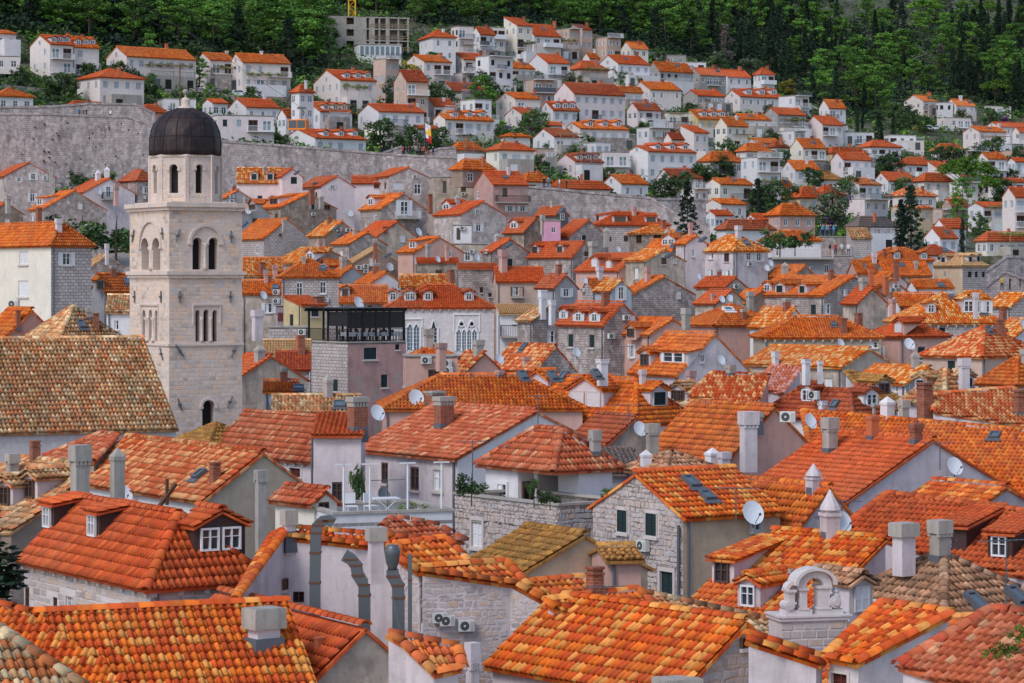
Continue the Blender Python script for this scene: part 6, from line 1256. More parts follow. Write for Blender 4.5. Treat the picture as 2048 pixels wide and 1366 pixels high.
    for x, y, sl in ((268, 472, 2), (326.6, 467, -1), (354.6, 471, 4), (461.7, 473.5, 0), (270.8, 593.6, 0), (323.8, 593.6, 0), (359, 594, 0), (460, 593.6, 0), (271, 704, -3), (324.6, 708, -3), (358, 700.7, -8), (466.8, 702, 5), (325, 800.7, -3), (358.7, 809, -4), (459, 804, 5)):
        kf = 'l' if x < 338 else 'r'; f = Face((0, 0, 0), (1, 0, 0), Wr, 9) if kf == 'r' else Face((0, Wl, 0), (0, -1, 0), Wl, 9)
        A, B = f.hit(lo, ld(x + sl, y - 12)), f.hit(lo, ld(x - sl, y + 12)); b = MB(); pt = lambda q: f.o + f.u * q[0] + f.n * .08 + Vector((0, 0, q[1])); b.tube(pt(A), pt(B), .045, 5); m = (pt(A) + pt(B)) / 2; b.box(m.x - .1, m.x + .1, m.y - .06, m.y + .06, m.z - .06, m.z + .06); b.build('wall_anchor', M['metal'], root)
bell_tower()
# ------------------------------------------------------------------ bell gable of a small church
def bell_gable():
    d = 71 * DS; o = P(1562, 1316, d); a = R(14); root = bpy.data.objects.new('bell_gable', None); COL.objects.link(root); zg = o.z - 5; root.location = (o.x, o.y, zg); root.rotation_euler = (0, 0, a); s = d / F / math.cos(a); tag(root, 'carved white stone bell gable with one large and one small arch', 'bell gable')
    X = lambda x: (x - 1562) * s; Zz = lambda y: (1316 - y) * d / F + 5; T = .55; b = MB(); b.box(0, X(1697), 0, T + .5, 0, Zz(1243)); w_ = b.build('wall', M['ash'], root)
    f = Face((0, 0, 0), (1, 0, 0), X(1697), Zz(1243)); CUR[0] = Matrix.Translation((o.x, o.y, zg)) @ Matrix.Rotation(a, 4, 'Z'); blocks(f, w_, M['block'], .42, .24, .15, 80, .02)
    b = MB(); b.box(-.06, X(1702), -.08, T + .58, Zz(1243), Zz(1236)); b.box(-.1, X(1706), -.12, T + .6, Zz(1236), Zz(1232)); b.build('cornice', M['ash'], root)
    b = MB(); b.box(X(1572), X(1628), .05, T, Zz(1232), Zz(1222)); b.box(X(1640), X(1692), .05, T, Zz(1232), Zz(1222)); b.build('plinth', M['ash'], root)
    for x0, x1, yb, yt in ((1603, 1618, 1222, 1183), (1642, 1665, 1222, 1180), (1580, 1592, 1210, 1186)):
        b = MB(); b.box(X(x0), X(x1), .08, T - .05, Zz(yb), Zz(yt)); b.box(X(x0) - .05, X(x1) + .05, .03, T, Zz(yt), Zz(yt - 5)); b.box(X(x0) - .05, X(x1) + .05, .03, T, Zz(yb), Zz(yb - 4)); b.build('pier', M['ash'], root)
    def arch(name, xc, ys, ri, ro, y0, y1, asc=1.0):
        b = MB(); n = 14; vs = []
        for i in range(n + 1):
            an = math.pi * i / n; c, sn = math.cos(an), math.sin(an); vs += [(X(xc) + c * ri, y0, Zz(ys) + sn * ri * asc), (X(xc) + c * ro, y0, Zz(ys) + sn * ro * asc), (X(xc) + c * ro, y1, Zz(ys) + sn * ro * asc), (X(xc) + c * ri, y1, Zz(ys) + sn * ri * asc)]
        b.add(vs, [q for i in range(n) for q in [(4 * i + j, 4 * i + (j + 1) % 4, 4 * i + 4 + (j + 1) % 4, 4 * i + 4 + j) for j in range(4)]] + [(0, 1, 2, 3)[::-1], (4 * n, 4 * n + 1, 4 * n + 2, 4 * n + 3)]); b.build(name, M['ash'], root)
    arch('large_arch', 1634, 1178, 19 * s, 36 * s, .08, T - .05); arch('hood_mould', 1634, 1172, 37 * s, 44 * s, -.06, T + .08, .75); arch('small_arch', 1592, 1182, 10 * s, 17 * s, .1, T - .1)
    b = MB(); b.lathe([(9 * s, Zz(1222)), (9 * s, Zz(1218)), (6 * s, Zz(1215)), (8 * s, Zz(1205)), (10 * s, Zz(1198)), (6 * s, Zz(1190)), (9 * s, Zz(1188)), (3 * s, Zz(1180))], 8, (X(1682), T / 2, 0)); b.build('urn_finial', M['ash'], root)
    for xc, yc, r in ((1582, 1214, 10), (1676, 1208, 12)): bb = MB(); bb.tube((X(xc), .02, Zz(yc)), (X(xc), T, Zz(yc)), r * s, 16); bb.tube((X(xc), -.03, Zz(yc)), (X(xc), .02, Zz(yc)), r * s * .6, 14); bb.build('scroll', M['ash'], root)
bell_gable()
# ------------------------------------------------------------------ palace windows
def gothic(h, x0, x1, yb, ys, yt, n, label=None):
    f, u0, z0 = best_face(h, 'r', x0, yb); _, u1, _ = best_face(h, 'r', x1, yb); zs = best_face(h, 'r', x0, ys)[2]; zt = best_face(h, 'r', x0, yt)[2]; w_ = (u1 - u0) / n; pt = lambda u, z, d_=0: f.o + f.u * u + f.n * d_ + Vector((0, 0, z))
    o = MB(); fbox(o, f, u0 - .16, u0 - .02, 0, .09, z0, zs + .05); fbox(o, f, u1 + .02, u1 + .16, 0, .09, z0, zs + .05)
    if n > 1: fbox(o, f, u0 - .3, u1 + .3, 0, .11, zt + .3, zt + .42); fbox(o, f, u0 - .3, u0 - .2, 0, .08, zs, zt + .3); fbox(o, f, u1 + .2, u1 + .3, 0, .08, zs, zt + .3)
    win = o.build('window', M['frame'], h.root)
    for i in range(n):
        a, b = u0 + i * w_ + .05, u0 + (i + 1) * w_ - .05; c = (a + b) / 2; r = (b - a) / 2; zl = zs + (r * 1.5 if n > 1 else zt - zs)
        m = MB(); m.add([pt(a, z0, .012), pt(b, z0, .012), pt(b, zs, .012), pt(b - r * .25, zs + (zl - zs) * .5, .012), pt(c, zl, .012), pt(a + r * .25, zs + (zl - zs) * .5, .012), pt(a, zs, .012)], [tuple(range(7))]); m.build('pane', M['lglass'] if n > 1 else M['glass'], win)
        m = MB(); fbox(m, f, c - .02, c + .02, .013, .05, z0, zs)
        for q in range(1, 6): zz = z0 + (zs - z0) * q / 6; fbox(m, f, a, c - .02, .013, .04, zz - .015, zz + .015); fbox(m, f, c + .02, b, .013, .04, zz - .015, zz + .015)
        m.build('glazing_bar', M['frame'], win)
        m = MB(); rr = []
        for q in range(9):
            t = q / 8; s = math.sin(min(1, 2 * t if t < .5 else 2 - 2 * t) * math.pi / 2); uu = a + (c - a) * (1 - math.cos(t * math.pi)) if False else a + (b - a) * t; z = zs + (zl - zs) * (1 - abs(2 * t - 1) ** 1.7); rr.append((uu, z))
        for p, q in zip(rr, rr[1:]): m.tube(pt(*p, .06), pt(*q, .06), .07, 5)
        m.build('tracery', M['frame'], win)
        if i: MB().lathe([(.11, z0), (.11, z0 + .1), (.075, z0 + .2), (.07, zs - .15), (.12, zs)], 8, pt(u0 + i * w_, 0, .06)).build('column', M['frame'], win)
    if n == 4:
        for i in (0, 1):
            c = u0 + (2 * i + 1) * w_; zc = zs + w_ * 1.55; m = MB()
            for q in range(12): a1, a2 = q * math.pi / 6, (q + 1) * math.pi / 6; m.tube(pt(c + math.cos(a1) * w_ * .5, zc + math.sin(a1) * w_ * .5, .07), pt(c + math.cos(a2) * w_ * .5, zc + math.sin(a2) * w_ * .5, .07), .06, 5)
            m.build('tracery', M['frame'], win); m = MB()
            for dx, dz in ((0, 1), (0, -1), (1, 0), (-1, 0)): m.tube(pt(c + dx * w_ * .2, zc + dz * w_ * .2, .0), pt(c + dx * w_ * .2, zc + dz * w_ * .2, .02), w_ * .2, 8)
            m.build('quatrefoil', M['dark'], win); m = MB(); R_ = w_ * 1.08
            for q in range(10): t, t2 = q / 10, (q + 1) / 10; g = lambda t: (c - R_ + 2 * R_ * t, zs + R_ * 2.1 * (1 - abs(2 * t - 1) ** 1.8)); m.tube(pt(*g(t), .08), pt(*g(t2), .08), .08, 5)
            m.build('tracery', M['frame'], win)
    return win
pal = HOUSES['white palace with traceried gothic windows and red dormers']
gothic(pal, 814, 839, 700, 655, 645, 2); gothic(pal, 861, 874, 700, 656, 640, 1); gothic(pal, 913, 954, 702, 664, 636, 4)
# ------------------------------------------------------------------ restaurant pergola, railing, tables
rest = HOUSES['restaurant house in white blocks and weathered pink plaster']
def child_thing(h, name, loc, label, cat, group=None, rot=0):
    r = bpy.data.objects.new(name, None); COL.objects.link(r); r.location = h.M @ Vector(loc); r.rotation_euler = (0, 0, h.a + rot); return tag(r, label, cat, group)
Wd, L, he = rest.Wd, rest.L, rest.he; pg = child_thing(rest, 'terrace_pergola', (0, 0, he + .1), 'black steel pergola with blinds over the rooftop restaurant', 'pergola')
px = [Wd * t for t in (.02, .27, .5, .74, .98)]; yy = [.15, L * .5, L - .2]; top = 2.45
for x in px:
    for y in yy: MB().box(x - .07, x + .07, y - .07, y + .07, 0, top).build('post', M['black'], pg)
for y in yy: MB().box(-.3, Wd + .1, y - .08, y + .08, top, top + .16).build('beam', M['black'], pg)
for i in range(9): x = -.1 + (Wd) * i / 8; MB().box(x - .05, x + .05, -.3, L, top + .165, top + .25).build('rafter', M['black'], pg)
MB().box(-.35, Wd + .15, -.35, L + .1, top + .255, top + .3).build('roof_panel', M['black'], pg)
kk = N('dark_blind'); kk.b.inputs['Base Color'].default_value = (.02, .02, .022, 1); kk.b.inputs['Alpha'].default_value = .9; kk.b.inputs['Roughness'].default_value = .4
for a_, b_ in zip(px, px[1:]): MB().box(a_ + .08, b_ - .08, .12, .14, 1.08, top - .02).build('blind', kk.m, pg)
MB().box(.12, .14, .3, L * .48, 1.25, top - .02).build('blind', kk.m, pg)
rl = child_thing(rest, 'terrace_railing', (0, 0, he + .1), 'black iron railing round the rooftop restaurant', 'railing')
for (x0, y0, x1, y1) in ((-.05, -.05, Wd + .05, -.05), (-.05, -.05, -.05, L)):
    n = int(max(abs(x1 - x0), abs(y1 - y0)) / .14); b = MB(); b.tube((x0, y0, 1.02), (x1, y1, 1.02), .03, 5); b.build('handrail', M['black'], rl); b = MB(); b.tube((x0, y0, .1), (x1, y1, .1), .025, 5); b.build('lower_rail', M['black'], rl)
    me = MB().box(-.012, .012, -.012, .012, .1, 1.0).mesh('baluster', M['black'])
    for i in range(n + 1): ob('baluster', me, rl, (x0 + (x1 - x0) * i / n, y0 + (y1 - y0) * i / n, 0))
def table(h, loc, lab, group):
    t = child_thing(h, 'dining_table', loc, lab, 'table', group); MB().box(-.4, .4, -.4, .4, .7, .74).build('table_top', M['wood'], t); b = MB(); b.box(-.43, .43, -.43, .43, .42, .755, -.03); b.build('tablecloth', M['cloth'], t)
    for sx in (-1, 1):
        for sy in (-1, 1): MB().box(sx * .35 - .025, sx * .35 + .025, sy * .35 - .025, sy * .35 + .025, 0, .7).build('leg', M['black'], t)
def chair(h, loc, lab, group, rot, m='black'):
    t = child_thing(h, 'chair', loc, lab, 'chair', group, rot); MB().box(-.21, .21, -.21, .21, .43, .47).build('seat', M[m], t); MB().box(-.21, .21, .19, .23, .55, .92).build('backrest', M[m], t)
    for sx in (-1, 1):
        for sy in (-1, 1): MB().box(sx * .18 - .02, sx * .18 + .02, sy * .18 - .02, sy * .18 + .02, 0, .43).build('leg', M[m], t)
ORD = ['first', 'second', 'third', 'fourth', 'fifth']
for i in range(5):
    x = Wd * (.1 + .2 * i); table(rest, (x, .8, he + .1), f'white-clothed rooftop restaurant table, {ORD[i]} along the railing from the corner', 'dining tables of the rooftop restaurant')
    for sx in (-1, 1): chair(rest, (x + sx * .7, .8, he + .1), f'black chair on the {"nearer" if sx < 0 else "farther"} corner side of the {ORD[i]} rooftop restaurant table', 'chairs of the rooftop restaurant', R(90) * -sx)
# ------------------------------------------------------------------ loggia
lg = HOUSES['white loggia house with salmon hipped roof']; Wd, L = lg.Wd, lg.L; z1 = .1; z0 = -2.4
def lbox(name, x0, x1, y0, y1, m='white', za=None, zb=None): return MB().box(x0, x1, y0, y1, z0 if za is None else za, z1 if zb is None else zb).build(name, M[m], lg.root)
rm = lbox('wall', .05, Wd - .1, L * .52, L - .05); lbox('wall', Wd * .42, Wd - .1, .06, L * .3); lbox('wall', Wd * .8, Wd - .1, L * .3, L * .52); lbox('floor', 0, Wd, 0, L, 'conc', z0 - .1, z0 - .002)
MB().lathe([(.16, z0), (.16, z0 + .1), (.11, z0 + .2), (.1, z1 - .2), (.17, z1)], 10, (.2, L * .3, 0)).build('column', M['ash'], lg.root); lbox('beam', .05, .2, .05, L * .52, 'red', z1 + .0, z1 + .1)
f = Face((.05, L - .05, z0), (0, -1, 0), L * .48, 2.4); window(f, lg.root, L * .26, 1.25, .75, 1.4, 'b', 2, True)
f = Face((.05, L * .52, z0), (1, 0, 0), Wd, 2.4); window(f, lg.root, Wd * .18, 1.0, .8, 2.0, 'v', 1, True); lbox('kitchen_counter', Wd * .42, Wd * .78, L * .4, L * .515, 'brick', z0, z0 + 1.0); lbox('shelf', Wd * .42, Wd * .78, L * .46, L * .516, 'wood', z0 + 1.35, z0 + 1.4)
# ------------------------------------------------------------------ steel ducts and free-standing pipe on the lavender wall
def duct(label, pts, w_, d, cowl=None):
    d *= DS; p = [P(x, y, d) for x, y in pts]; r = bpy.data.objects.new('ventilation_duct', None); COL.objects.link(r); r.location = p[0]; tag(r, label, 'duct', 'steel ducts on the lavender wall'); W = w_ * d / F / 2; b0 = p[0]
    V = []
    for i, q in enumerate(p):
        t = ((p[min(i + 1, len(p) - 1)] - p[max(i - 1, 0)])).normalized(); n = Vector((t.z, 0, -t.x)).normalized(); c = q - b0; V += [c + n * W + Vector((0, -W, 0)), c - n * W + Vector((0, -W, 0)), c - n * W + Vector((0, W, 0)), c + n * W + Vector((0, W, 0))]
    for i in range(len(p) - 1): b = MB(); b.add(V[4 * i:4 * i + 8], [(j, (j + 1) % 4, 4 + (j + 1) % 4, 4 + j) for j in range(4)] + [(0, 1, 2, 3)[::-1], (4, 5, 6, 7)]); b.build('duct_section', M['metal'], r)
    for i in range(1, len(p) - 1): c = p[i] - b0; MB().box(c.x - W * 1.12, c.x + W * 1.12, c.y - W * 1.1, c.y + W * 1.1, c.z - .03, c.z + .03).build('flange', M['rust'], r)
    if cowl: c = p[-1] - b0; MB().lathe([(W * .8, 0), (W * .8, W * .6), (W * 1.1, W * 1.2), (W * 1.25, W * 2.6), (W * 1.35, W * 3.2), (W * 1.1, W * 3.9), (W * .95, W * 4.2)], 14, c).build('cowl', M['metal'], r, True)
duct('square steel duct with bent rusty elbow top', [(630, 1260), (630, 1165), (631, 1105), (632, 1065), (636, 1050), (645, 1042), (658, 1040), (668, 1046)], 21, 71)
duct('steel duct swept sideways to an open hood', [(729, 1300), (729, 1190), (728, 1168), (716, 1150), (712, 1130), (702, 1118), (688, 1110)], 23, 71)
duct('steel duct topped with round bulging cowl', [(797, 1310), (797, 1195), (796, 1170), (786, 1152), (785, 1140)], 24, 70, True)
duct('thin grey concrete flue beside the cowled duct', [(820, 1320), (820, 1160), (820, 1108)], 8, 69)
duct('leaning rusty iron stay in front of the ducts', [(818, 1372), (800, 1260), (785, 1195)], 3, 66)
# ------------------------------------------------------------------ ramparts
def rampart(label, pts, yb, thick, mer=False, d2=None):
    q = [P(x, y, d * DS) for x, y, d in pts]; r = bpy.data.objects.new('city_wall', None); COL.objects.link(r); c = q[0]; r.location = (c.x, c.y, P(pts[0][0], yb, pts[0][2] * DS).z); off = Vector(r.location); tag(r, label, 'city wall', 'ramparts of the old town'); V = []; Fc = []; uv = []; n = len(q); zb = off.z - 6
    for p in q: V += [Vector((p.x, p.y, zb)) - off, p - off, Vector((p.x * (1 + thick / p.y), p.y + thick, p.z)) - off, Vector((p.x * (1 + thick / p.y), p.y + thick, zb)) - off]
    for i in range(n - 1): a, b = 4 * i, 4 * i + 4; Fc += [(a, b, b + 1, a + 1), (a + 1, b + 1, b + 2, a + 2), (a + 2, b + 2, b + 3, a + 3)]
    Fc += [(0, 1, 2, 3), (4 * n - 1, 4 * n - 2, 4 * n - 3, 4 * n - 4)]
    for f in Fc: uv += [(V[i].x, V[i].z + V[i].y * .3) for i in f]
    mk('wall', V, Fc, M['rampart'], r, uv=uv)
    b = MB()
    for i in range(n - 1):
        p, e = q[i] - off, q[i + 1] - off; b = MB(); b.add([p + Vector((0, -.12, -.25)), e + Vector((0, -.12, -.25)), e + Vector((0, -.12, .12)), p + Vector((0, -.12, .12)), p + Vector((0, .6, .12)), e + Vector((0, .6, .12)), e + Vector((0, .6, -.1)), p + Vector((0, .6, -.1))], [(0, 1, 2, 3), (3, 2, 5, 4), (4, 5, 6, 7), (1, 0, 7, 6), (0, 3, 4, 7), (2, 1, 6, 5)]); b.build('coping', M['rampart'], r)
    return r
rampart('high stained rampart curtain wall beside the dome', [(-80, 226, 412), (100, 227, 413), (180, 231, 414), (258, 233, 414), (330, 262, 414), (352, 275, 414), (440, 281, 412)], 345, 3)
rw = bpy.data.objects['city_wall']; 
for i in range(30):
    x, y = random.uniform(0, 290), random.uniform(245, 330); p = P(x, y, 412.6 * DS) - rw.location; o = MB().box(-.1, .1, -.05, .3, -.12, .12).build('putlog_hole', M['dark'], rw); o.location = (p.x, p.y + .1, p.z)  # near-black boxes paint the shade of holes; the wall is not cut
rampart('raised upper tier of the rampart behind walkers', [(-80, 215, 422), (110, 212, 423), (180, 206, 424), (272, 208, 424), (310, 226, 424)], 250, 2)
rampart('grey rampart stretch running behind the pink house', [(436, 281, 410), (560, 290, 411), (700, 301, 412), (770, 307, 412), (845, 312, 410), (915, 314, 408)], 395, 4)
rampart('stepped parapet behind the rampart walkers', [(765, 305, 418), (803, 292, 418), (804, 306, 418)], 330, 1)
rampart('parapet beside the flagpole on the rampart', [(848, 305, 418), (880, 296, 418), (912, 294, 418)], 330, 1)
rampart('rampart stretch with stair in front of white cottages', [(1048, 372, 386), (1100, 376, 386), (1200, 386, 386), (1300, 395, 385), (1350, 425, 383), (1420, 450, 380)], 460, 3.5)
rampart('square rampart bastion behind the big fir', [(1295, 397, 392), (1412, 398, 394)], 460, 6)
rampart('rampart gable wall at the eastern edge', [(1968, 545, 330), (2016, 511, 330), (2075, 516, 332)], 600, 2)
rampart('lower rampart terrace with visitors at the eastern edge', [(1962, 580, 320), (2010, 542, 320), (2075, 568, 320)], 640, 2)
H('square stone stair tower with mossy tan roof', None, 1703, 1743, 475, 456, 6, 's', 'stonew', 'T', 338, '', L=3, name='stair_tower', cat='tower', drop=10)
bas = H('stone bastion platform crowded with visitors', None, 1598, 1706, 474, None, 4, 'f', 'stone', 'O', 344, '', L=7, name='bastion', cat='bastion', drop=10)
H('low stone landing below the crowded bastion', None, 1640, 1706, 512, None, 4, 'f', 'stone', 'O', 336, '', L=5, name='bastion', cat='bastion', drop=10)
# ------------------------------------------------------------------ people
def person(x, yf, d, top, leg, label, group=None, pose=None):
    pose = random.choice((0, 1)) if pose is None else pose; key = (pose, top, leg)
    if key not in PM: PM[key] = person_mesh(pose, [CL[top], CL[leg], M['skin'], CL['hair'], CL['black']])
    o = ob('person', PM[key], None, P(x, yf, d * DS), (0, 0, random.uniform(-2, 2))); tag(o, label, 'person', group)
for x, y, t, l, lab in ((158, 235, 'blue', 'denim', 'blue shirt'), (166, 236, 'tan', 'grey', 'tan coat'), (173, 236, 'black', 'black', 'black clothes'), (221, 238, 'white', 'black', 'white top')): person(x, y + 1, 417, t, l, f'person in {lab} on the high rampart beside the dome', 'walkers on the rampart')
for x, t, l, lab in ((764, 'black', 'black', 'black by the stepped parapet'), (784, 'grey', 'denim', 'grey by the stepped parapet'), (806, 'red', 'black', 'red beside two dark figures'), (812, 'navy', 'grey', 'navy blue between red and black'), (817, 'black', 'denim', 'black jacket and jeans'), (833, 'grey', 'black', 'grey and black near the flagpole'), (840, 'black', 'black', 'all black near the flagpole'), (848, 'red', 'black', 'red jacket near the flagpole'), (857, 'black', 'red', 'black with red trousers'), (866, 'navy', 'black', 'navy at the end of the row')): person(x, 311 + (x > 800) * 2 , 413, t, l, f'person in {lab} on the rampart walk', 'walkers on the rampart')
for x, y, t, l, lab in ((1088, 376, 'black', 'black', 'dark crouching figure'), (1097, 376, 'teal', 'denim', 'turquoise top'), (1119, 379, 'white', 'grey', 'white and grey'), (1133, 380, 'black', 'black', 'black walking')): person(x, y, 387, t, l, f'person, {lab}, on the rampart before the orange cottages', 'walkers on the rampart')
for i, (x, t, l) in enumerate(((1641, 'black', 'denim'), (1646, 'teal', 'black'), (1650, 'navy', 'denim'), (1654, 'grey', 'black'), (1658, 'blue', 'denim'), (1662, 'black', 'black'), (1667, 'teal', 'denim'), (1672, 'navy', 'black'))): person(x, 473, 345 + (i % 3), t, l, f'person in {t} top and {l} trousers in the bastion crowd', 'crowd on the bastion')
for x, t, l in ((1660, 'black', 'red'), (1671, 'red', 'black'), (1684, 'white', 'tan'), (1697, 'white', 'denim')): person(x, 511, 337, t, l, f'person in {t} top and {l} trousers on the lower landing', 'visitors on the landing')
for x, t in ((2004, 'yellow'), (2020, 'black'), (2040, 'navy')): person(x, 580, 318, t, 'black', f'person in {t} on the eastern rampart terrace', 'walkers on the rampart')
# ------------------------------------------------------------------ vegetation
def leafmat(name, dark, light, hue=.0):
    k = N(name); c0 = k.n('TexCoord'); oi = k.n('ObjectInfo'); wn = k.n('TexWhiteNoise', noise_dimensions='4D'); k.l(c0.outputs['UV'], wn.inputs['Vector']); k.l(oi.outputs['Random'], wn.inputs['W'])
    g = k.n('NewGeometry'); m = k.n('Math', operation='ADD'); k.l(wn.outputs['Value'], m.inputs[0]); k.l(k.noise(g.outputs['Position'], .5, 4), m.inputs[1]); c = k.ramp(m.outputs[0], [(.35, dark), (1., light)]) if False else None
    r = k.n('MapRange'); r.inputs['From Min'].default_value = .3; r.inputs['From Max'].default_value = 1.35; k.l(m.outputs[0], r.inputs[0]); c = k.ramp(r.outputs[0], [(0., dark), (.55, tuple((a + b) / 2 for a, b in zip(dark, light))), (1., light)])
    hv = k.n('HueSaturation'); r2 = k.n('MapRange'); r2.inputs['To Min'].default_value = .6; r2.inputs['To Max'].default_value = 1.35; k.l(oi.outputs['Random'], r2.inputs[0]); k.l(r2.outputs[0], hv.inputs['Value']); k.l(c, hv.inputs['Color']); k.b.inputs['Roughness'].default_value = .75; return k.col(hv.outputs[0])
LM = {'pine': leafmat('pine_needles', (.017, .052, .016), (.145, .30, .045)), 'dark': leafmat('dark_needles', (.007, .018, .012), (.026, .052, .026)), 'scrub': leafmat('scrub_leaves', (.016, .042, .016), (.085, .15, .045)), 'olive': leafmat('olive_leaves', (.03, .055, .028), (.11, .14, .075)), 'bright': leafmat('bright_leaves', (.03, .085, .012), (.16, .3, .035)), 'yellow': leafmat('yellow_leaves', (.16, .14, .02), (.42, .34, .05)), 'purple': leafmat('bougainvillea', (.1, .02, .14), (.42, .08, .55)), 'dry': leafmat('dry_twigs', (.08, .065, .055), (.2, .17, .15))}
M['bark'] = plain('bark', (.09, .065, .05), .95)
def leaves(cl, per, size, flat=.5, seed=0):
    rg = np.random.default_rng(seed); C = np.array([c[:3] for c in cl]); Rd = np.array([c[3] for c in cl]); n = len(cl) * per; idx = np.repeat(np.arange(len(cl)), per)
    v = rg.normal(0, 1, (n, 3)); v /= np.linalg.norm(v, axis=1)[:, None]; rad = rg.random(n) ** .4; pos = C[idx] + v * (rad * Rd[idx])[:, None] * np.array([1, 1, flat])
    a = rg.normal(0, 1, (n, 3)); a[:, 2] *= .5; a /= np.linalg.norm(a, axis=1)[:, None]; b = np.cross(a, rg.normal(0, 1, (n, 3))); b /= np.linalg.norm(b, axis=1)[:, None]; s = size * rg.uniform(.6, 1.3, n)[:, None]
    V = np.stack([pos - a * s, pos - b * s * .55, pos + a * s, pos + b * s * .55], 1).reshape(-1, 3); Q = np.arange(4 * n).reshape(-1, 4); uv = np.repeat(np.stack([idx + .5, np.zeros(n)], 1), 4, axis=0); return V, Q, uv
def trunk(h, r, limbs):
    b = MB(); b.tube((0, 0, -.8), (0, 0, h * .55), r, 7, r * .65); b.tube((0, 0, h * .55), (.05, 0, h * .92), r * .65, 6, r * .2)
    for p, q in limbs: b.tube(p, q, r * .35, 5, r * .12)
    return b.mesh('trunk', M['bark'])
def tree_proto(kind, seed):
    rg = random.Random(seed); cl = []; limbs = []
    if kind == 'pine':
        H_ = 11
        for i in range(46):
            t = rg.random() ** .8; z = H_ * (.16 + .84 * t); w_ = 3.7 * math.sin(math.pi * min(1, .22 + .76 * t)) ** .6 + .2; a = rg.uniform(0, 6.28); rr = w_ * rg.uniform(.35, 1); cl.append((rr * math.cos(a), rr * math.sin(a), z, rg.uniform(.7, 1.2)))
            if i % 4 == 0: limbs.append(((0, 0, z - 1.2), (rr * math.cos(a), rr * math.sin(a), z)))
        V = leaves(cl, 80, .22, .55, seed); m = LM['pine']
    elif kind == 'umbrella':
        H_ = 9
        for i in range(44):
            a = rg.uniform(0, 6.28); rr = 5.2 * rg.random() ** .5; z = H_ * .62 + (1 - (rr / 5.6) ** 2) * 3.2 * rg.uniform(.5, 1); cl.append((rr * math.cos(a), rr * math.sin(a), z, rg.uniform(.9, 1.4)))
            if i % 4 == 0: limbs.append(((0, 0, H_ * .4), (rr * math.cos(a), rr * math.sin(a), z)))
        V = leaves(cl, 70, .26, .5, seed); m = LM['bright']
    elif kind == 'cypress':
        H_ = 12
        for i in range(40):
            t = i / 40; z = H_ * (.06 + .94 * t); w_ = 1.15 * math.sin(math.pi * min(1, .12 + t * .85)) ** .7 * (1 - t * .45); a = rg.uniform(0, 6.28); cl.append((w_ * .5 * math.cos(a), w_ * .5 * math.sin(a), z, w_ * .75 + .12))
        V = leaves(cl, 60, .22, 1.2, seed); m = LM['dark']
    elif kind == 'fir':
        H_ = 11
        for i in range(60):
            t = (i / 60); z = H_ * (.08 + .92 * t); w_ = 3.6 * (1 - t) ** .9 + .1; a = i * 2.4 + rg.random(); rr = w_ * rg.uniform(.45, 1); cl.append((rr * math.cos(a), rr * math.sin(a), z - rr * .12, rg.uniform(.55, .95)))
            if i % 3 == 0: limbs.append(((0, 0, z), (rr * math.cos(a), rr * math.sin(a), z - rr * .12)))
        V = leaves(cl, 50, .24, .4, seed); m = LM['dark']
    elif kind in ('broad', 'olive', 'yellow'):
        H_ = 5.5
        for i in range(34):
            a = rg.uniform(0, 6.28); ph = rg.uniform(-1.2, 1.4); rr = 2.5 * rg.uniform(.5, 1); cl.append((rr * math.cos(a) * math.cos(ph), rr * math.sin(a) * math.cos(ph), H_ * .5 + rr * math.sin(ph) * .85, rg.uniform(.5, .85)))
            if i % 4 == 0: limbs.append(((0, 0, H_ * .3), cl[-1][:3]))
        V = leaves(cl, 60, .19, .8, seed); m = LM[{'broad': 'scrub', 'olive': 'olive', 'yellow': 'yellow'}[kind]]
    elif kind == 'bush':
        H_ = 2
        for i in range(16): a = rg.uniform(0, 6.28); rr = 1.2 * rg.random() ** .5; cl.append((rr * math.cos(a), rr * math.sin(a), rg.uniform(.3, 1.5), rg.uniform(.35, .6)))
        V = leaves(cl, 60, .13, .8, seed); m = LM['scrub']
    elif kind == 'flowers':
        H_ = 2.5
        for i in range(16): a = rg.uniform(0, 6.28); rr = 1.5 * rg.random() ** .5; cl.append((rr * math.cos(a), rr * math.sin(a), rg.uniform(.3, 2.2), rg.uniform(.35, .6)))
        V = leaves(cl, 50, .16, .8, seed); m = LM['purple']
    elif kind == 'dead':
        H_ = 8
        for i in range(40): t = rg.random(); a = rg.uniform(0, 6.28); rr = (2.6 * (1 - t) + .3) * rg.uniform(.3, 1); cl.append((rr * math.cos(a), rr * math.sin(a), H_ * (.15 + .85 * t), .6))
        V = leaves(cl, 40, .2, 1.3, seed); m = LM['dry']
    return npmesh('crown', V[0], V[1], m, V[2]), trunk(H_, {'bush': .06, 'flowers': .05}.get(kind, .2), limbs), H_
TREES = {}
for kd, n in (('pine', 5), ('cypress', 3), ('fir', 2), ('broad', 4), ('olive', 2), ('umbrella', 1), ('bush', 3), ('flowers', 1), ('yellow', 1), ('dead', 1)): TREES[kd] = [tree_proto(kd, 11 * i + len(kd) * 7) for i in range(n)]
TNAME = {'pine': 'pine_tree', 'cypress': 'cypress_tree', 'fir': 'fir_tree', 'broad': 'garden_tree', 'olive': 'olive_tree', 'umbrella': 'umbrella_pine', 'bush': 'shrub', 'flowers': 'bougainvillea', 'yellow': 'garden_tree', 'dead': 'dead_tree'}
def tree(kd, loc, hgt, label, group=None, sxy=None, i=None):
    cr, tr, H_ = random.choice(TREES[kd]) if i is None else TREES[kd][i]; s = hgt / H_; r = bpy.data.objects.new(TNAME[kd], None); COL.objects.link(r); r.location = loc; q = sxy or 1; r.scale = (s * q, s * q, s); r.rotation_euler = (0, 0, random.uniform(0, 6.28)); tag(r, label, 'shrub' if kd in ('bush', 'flowers') else 'tree', group); ob('trunk', tr, r); ob('crown', cr, r); return r
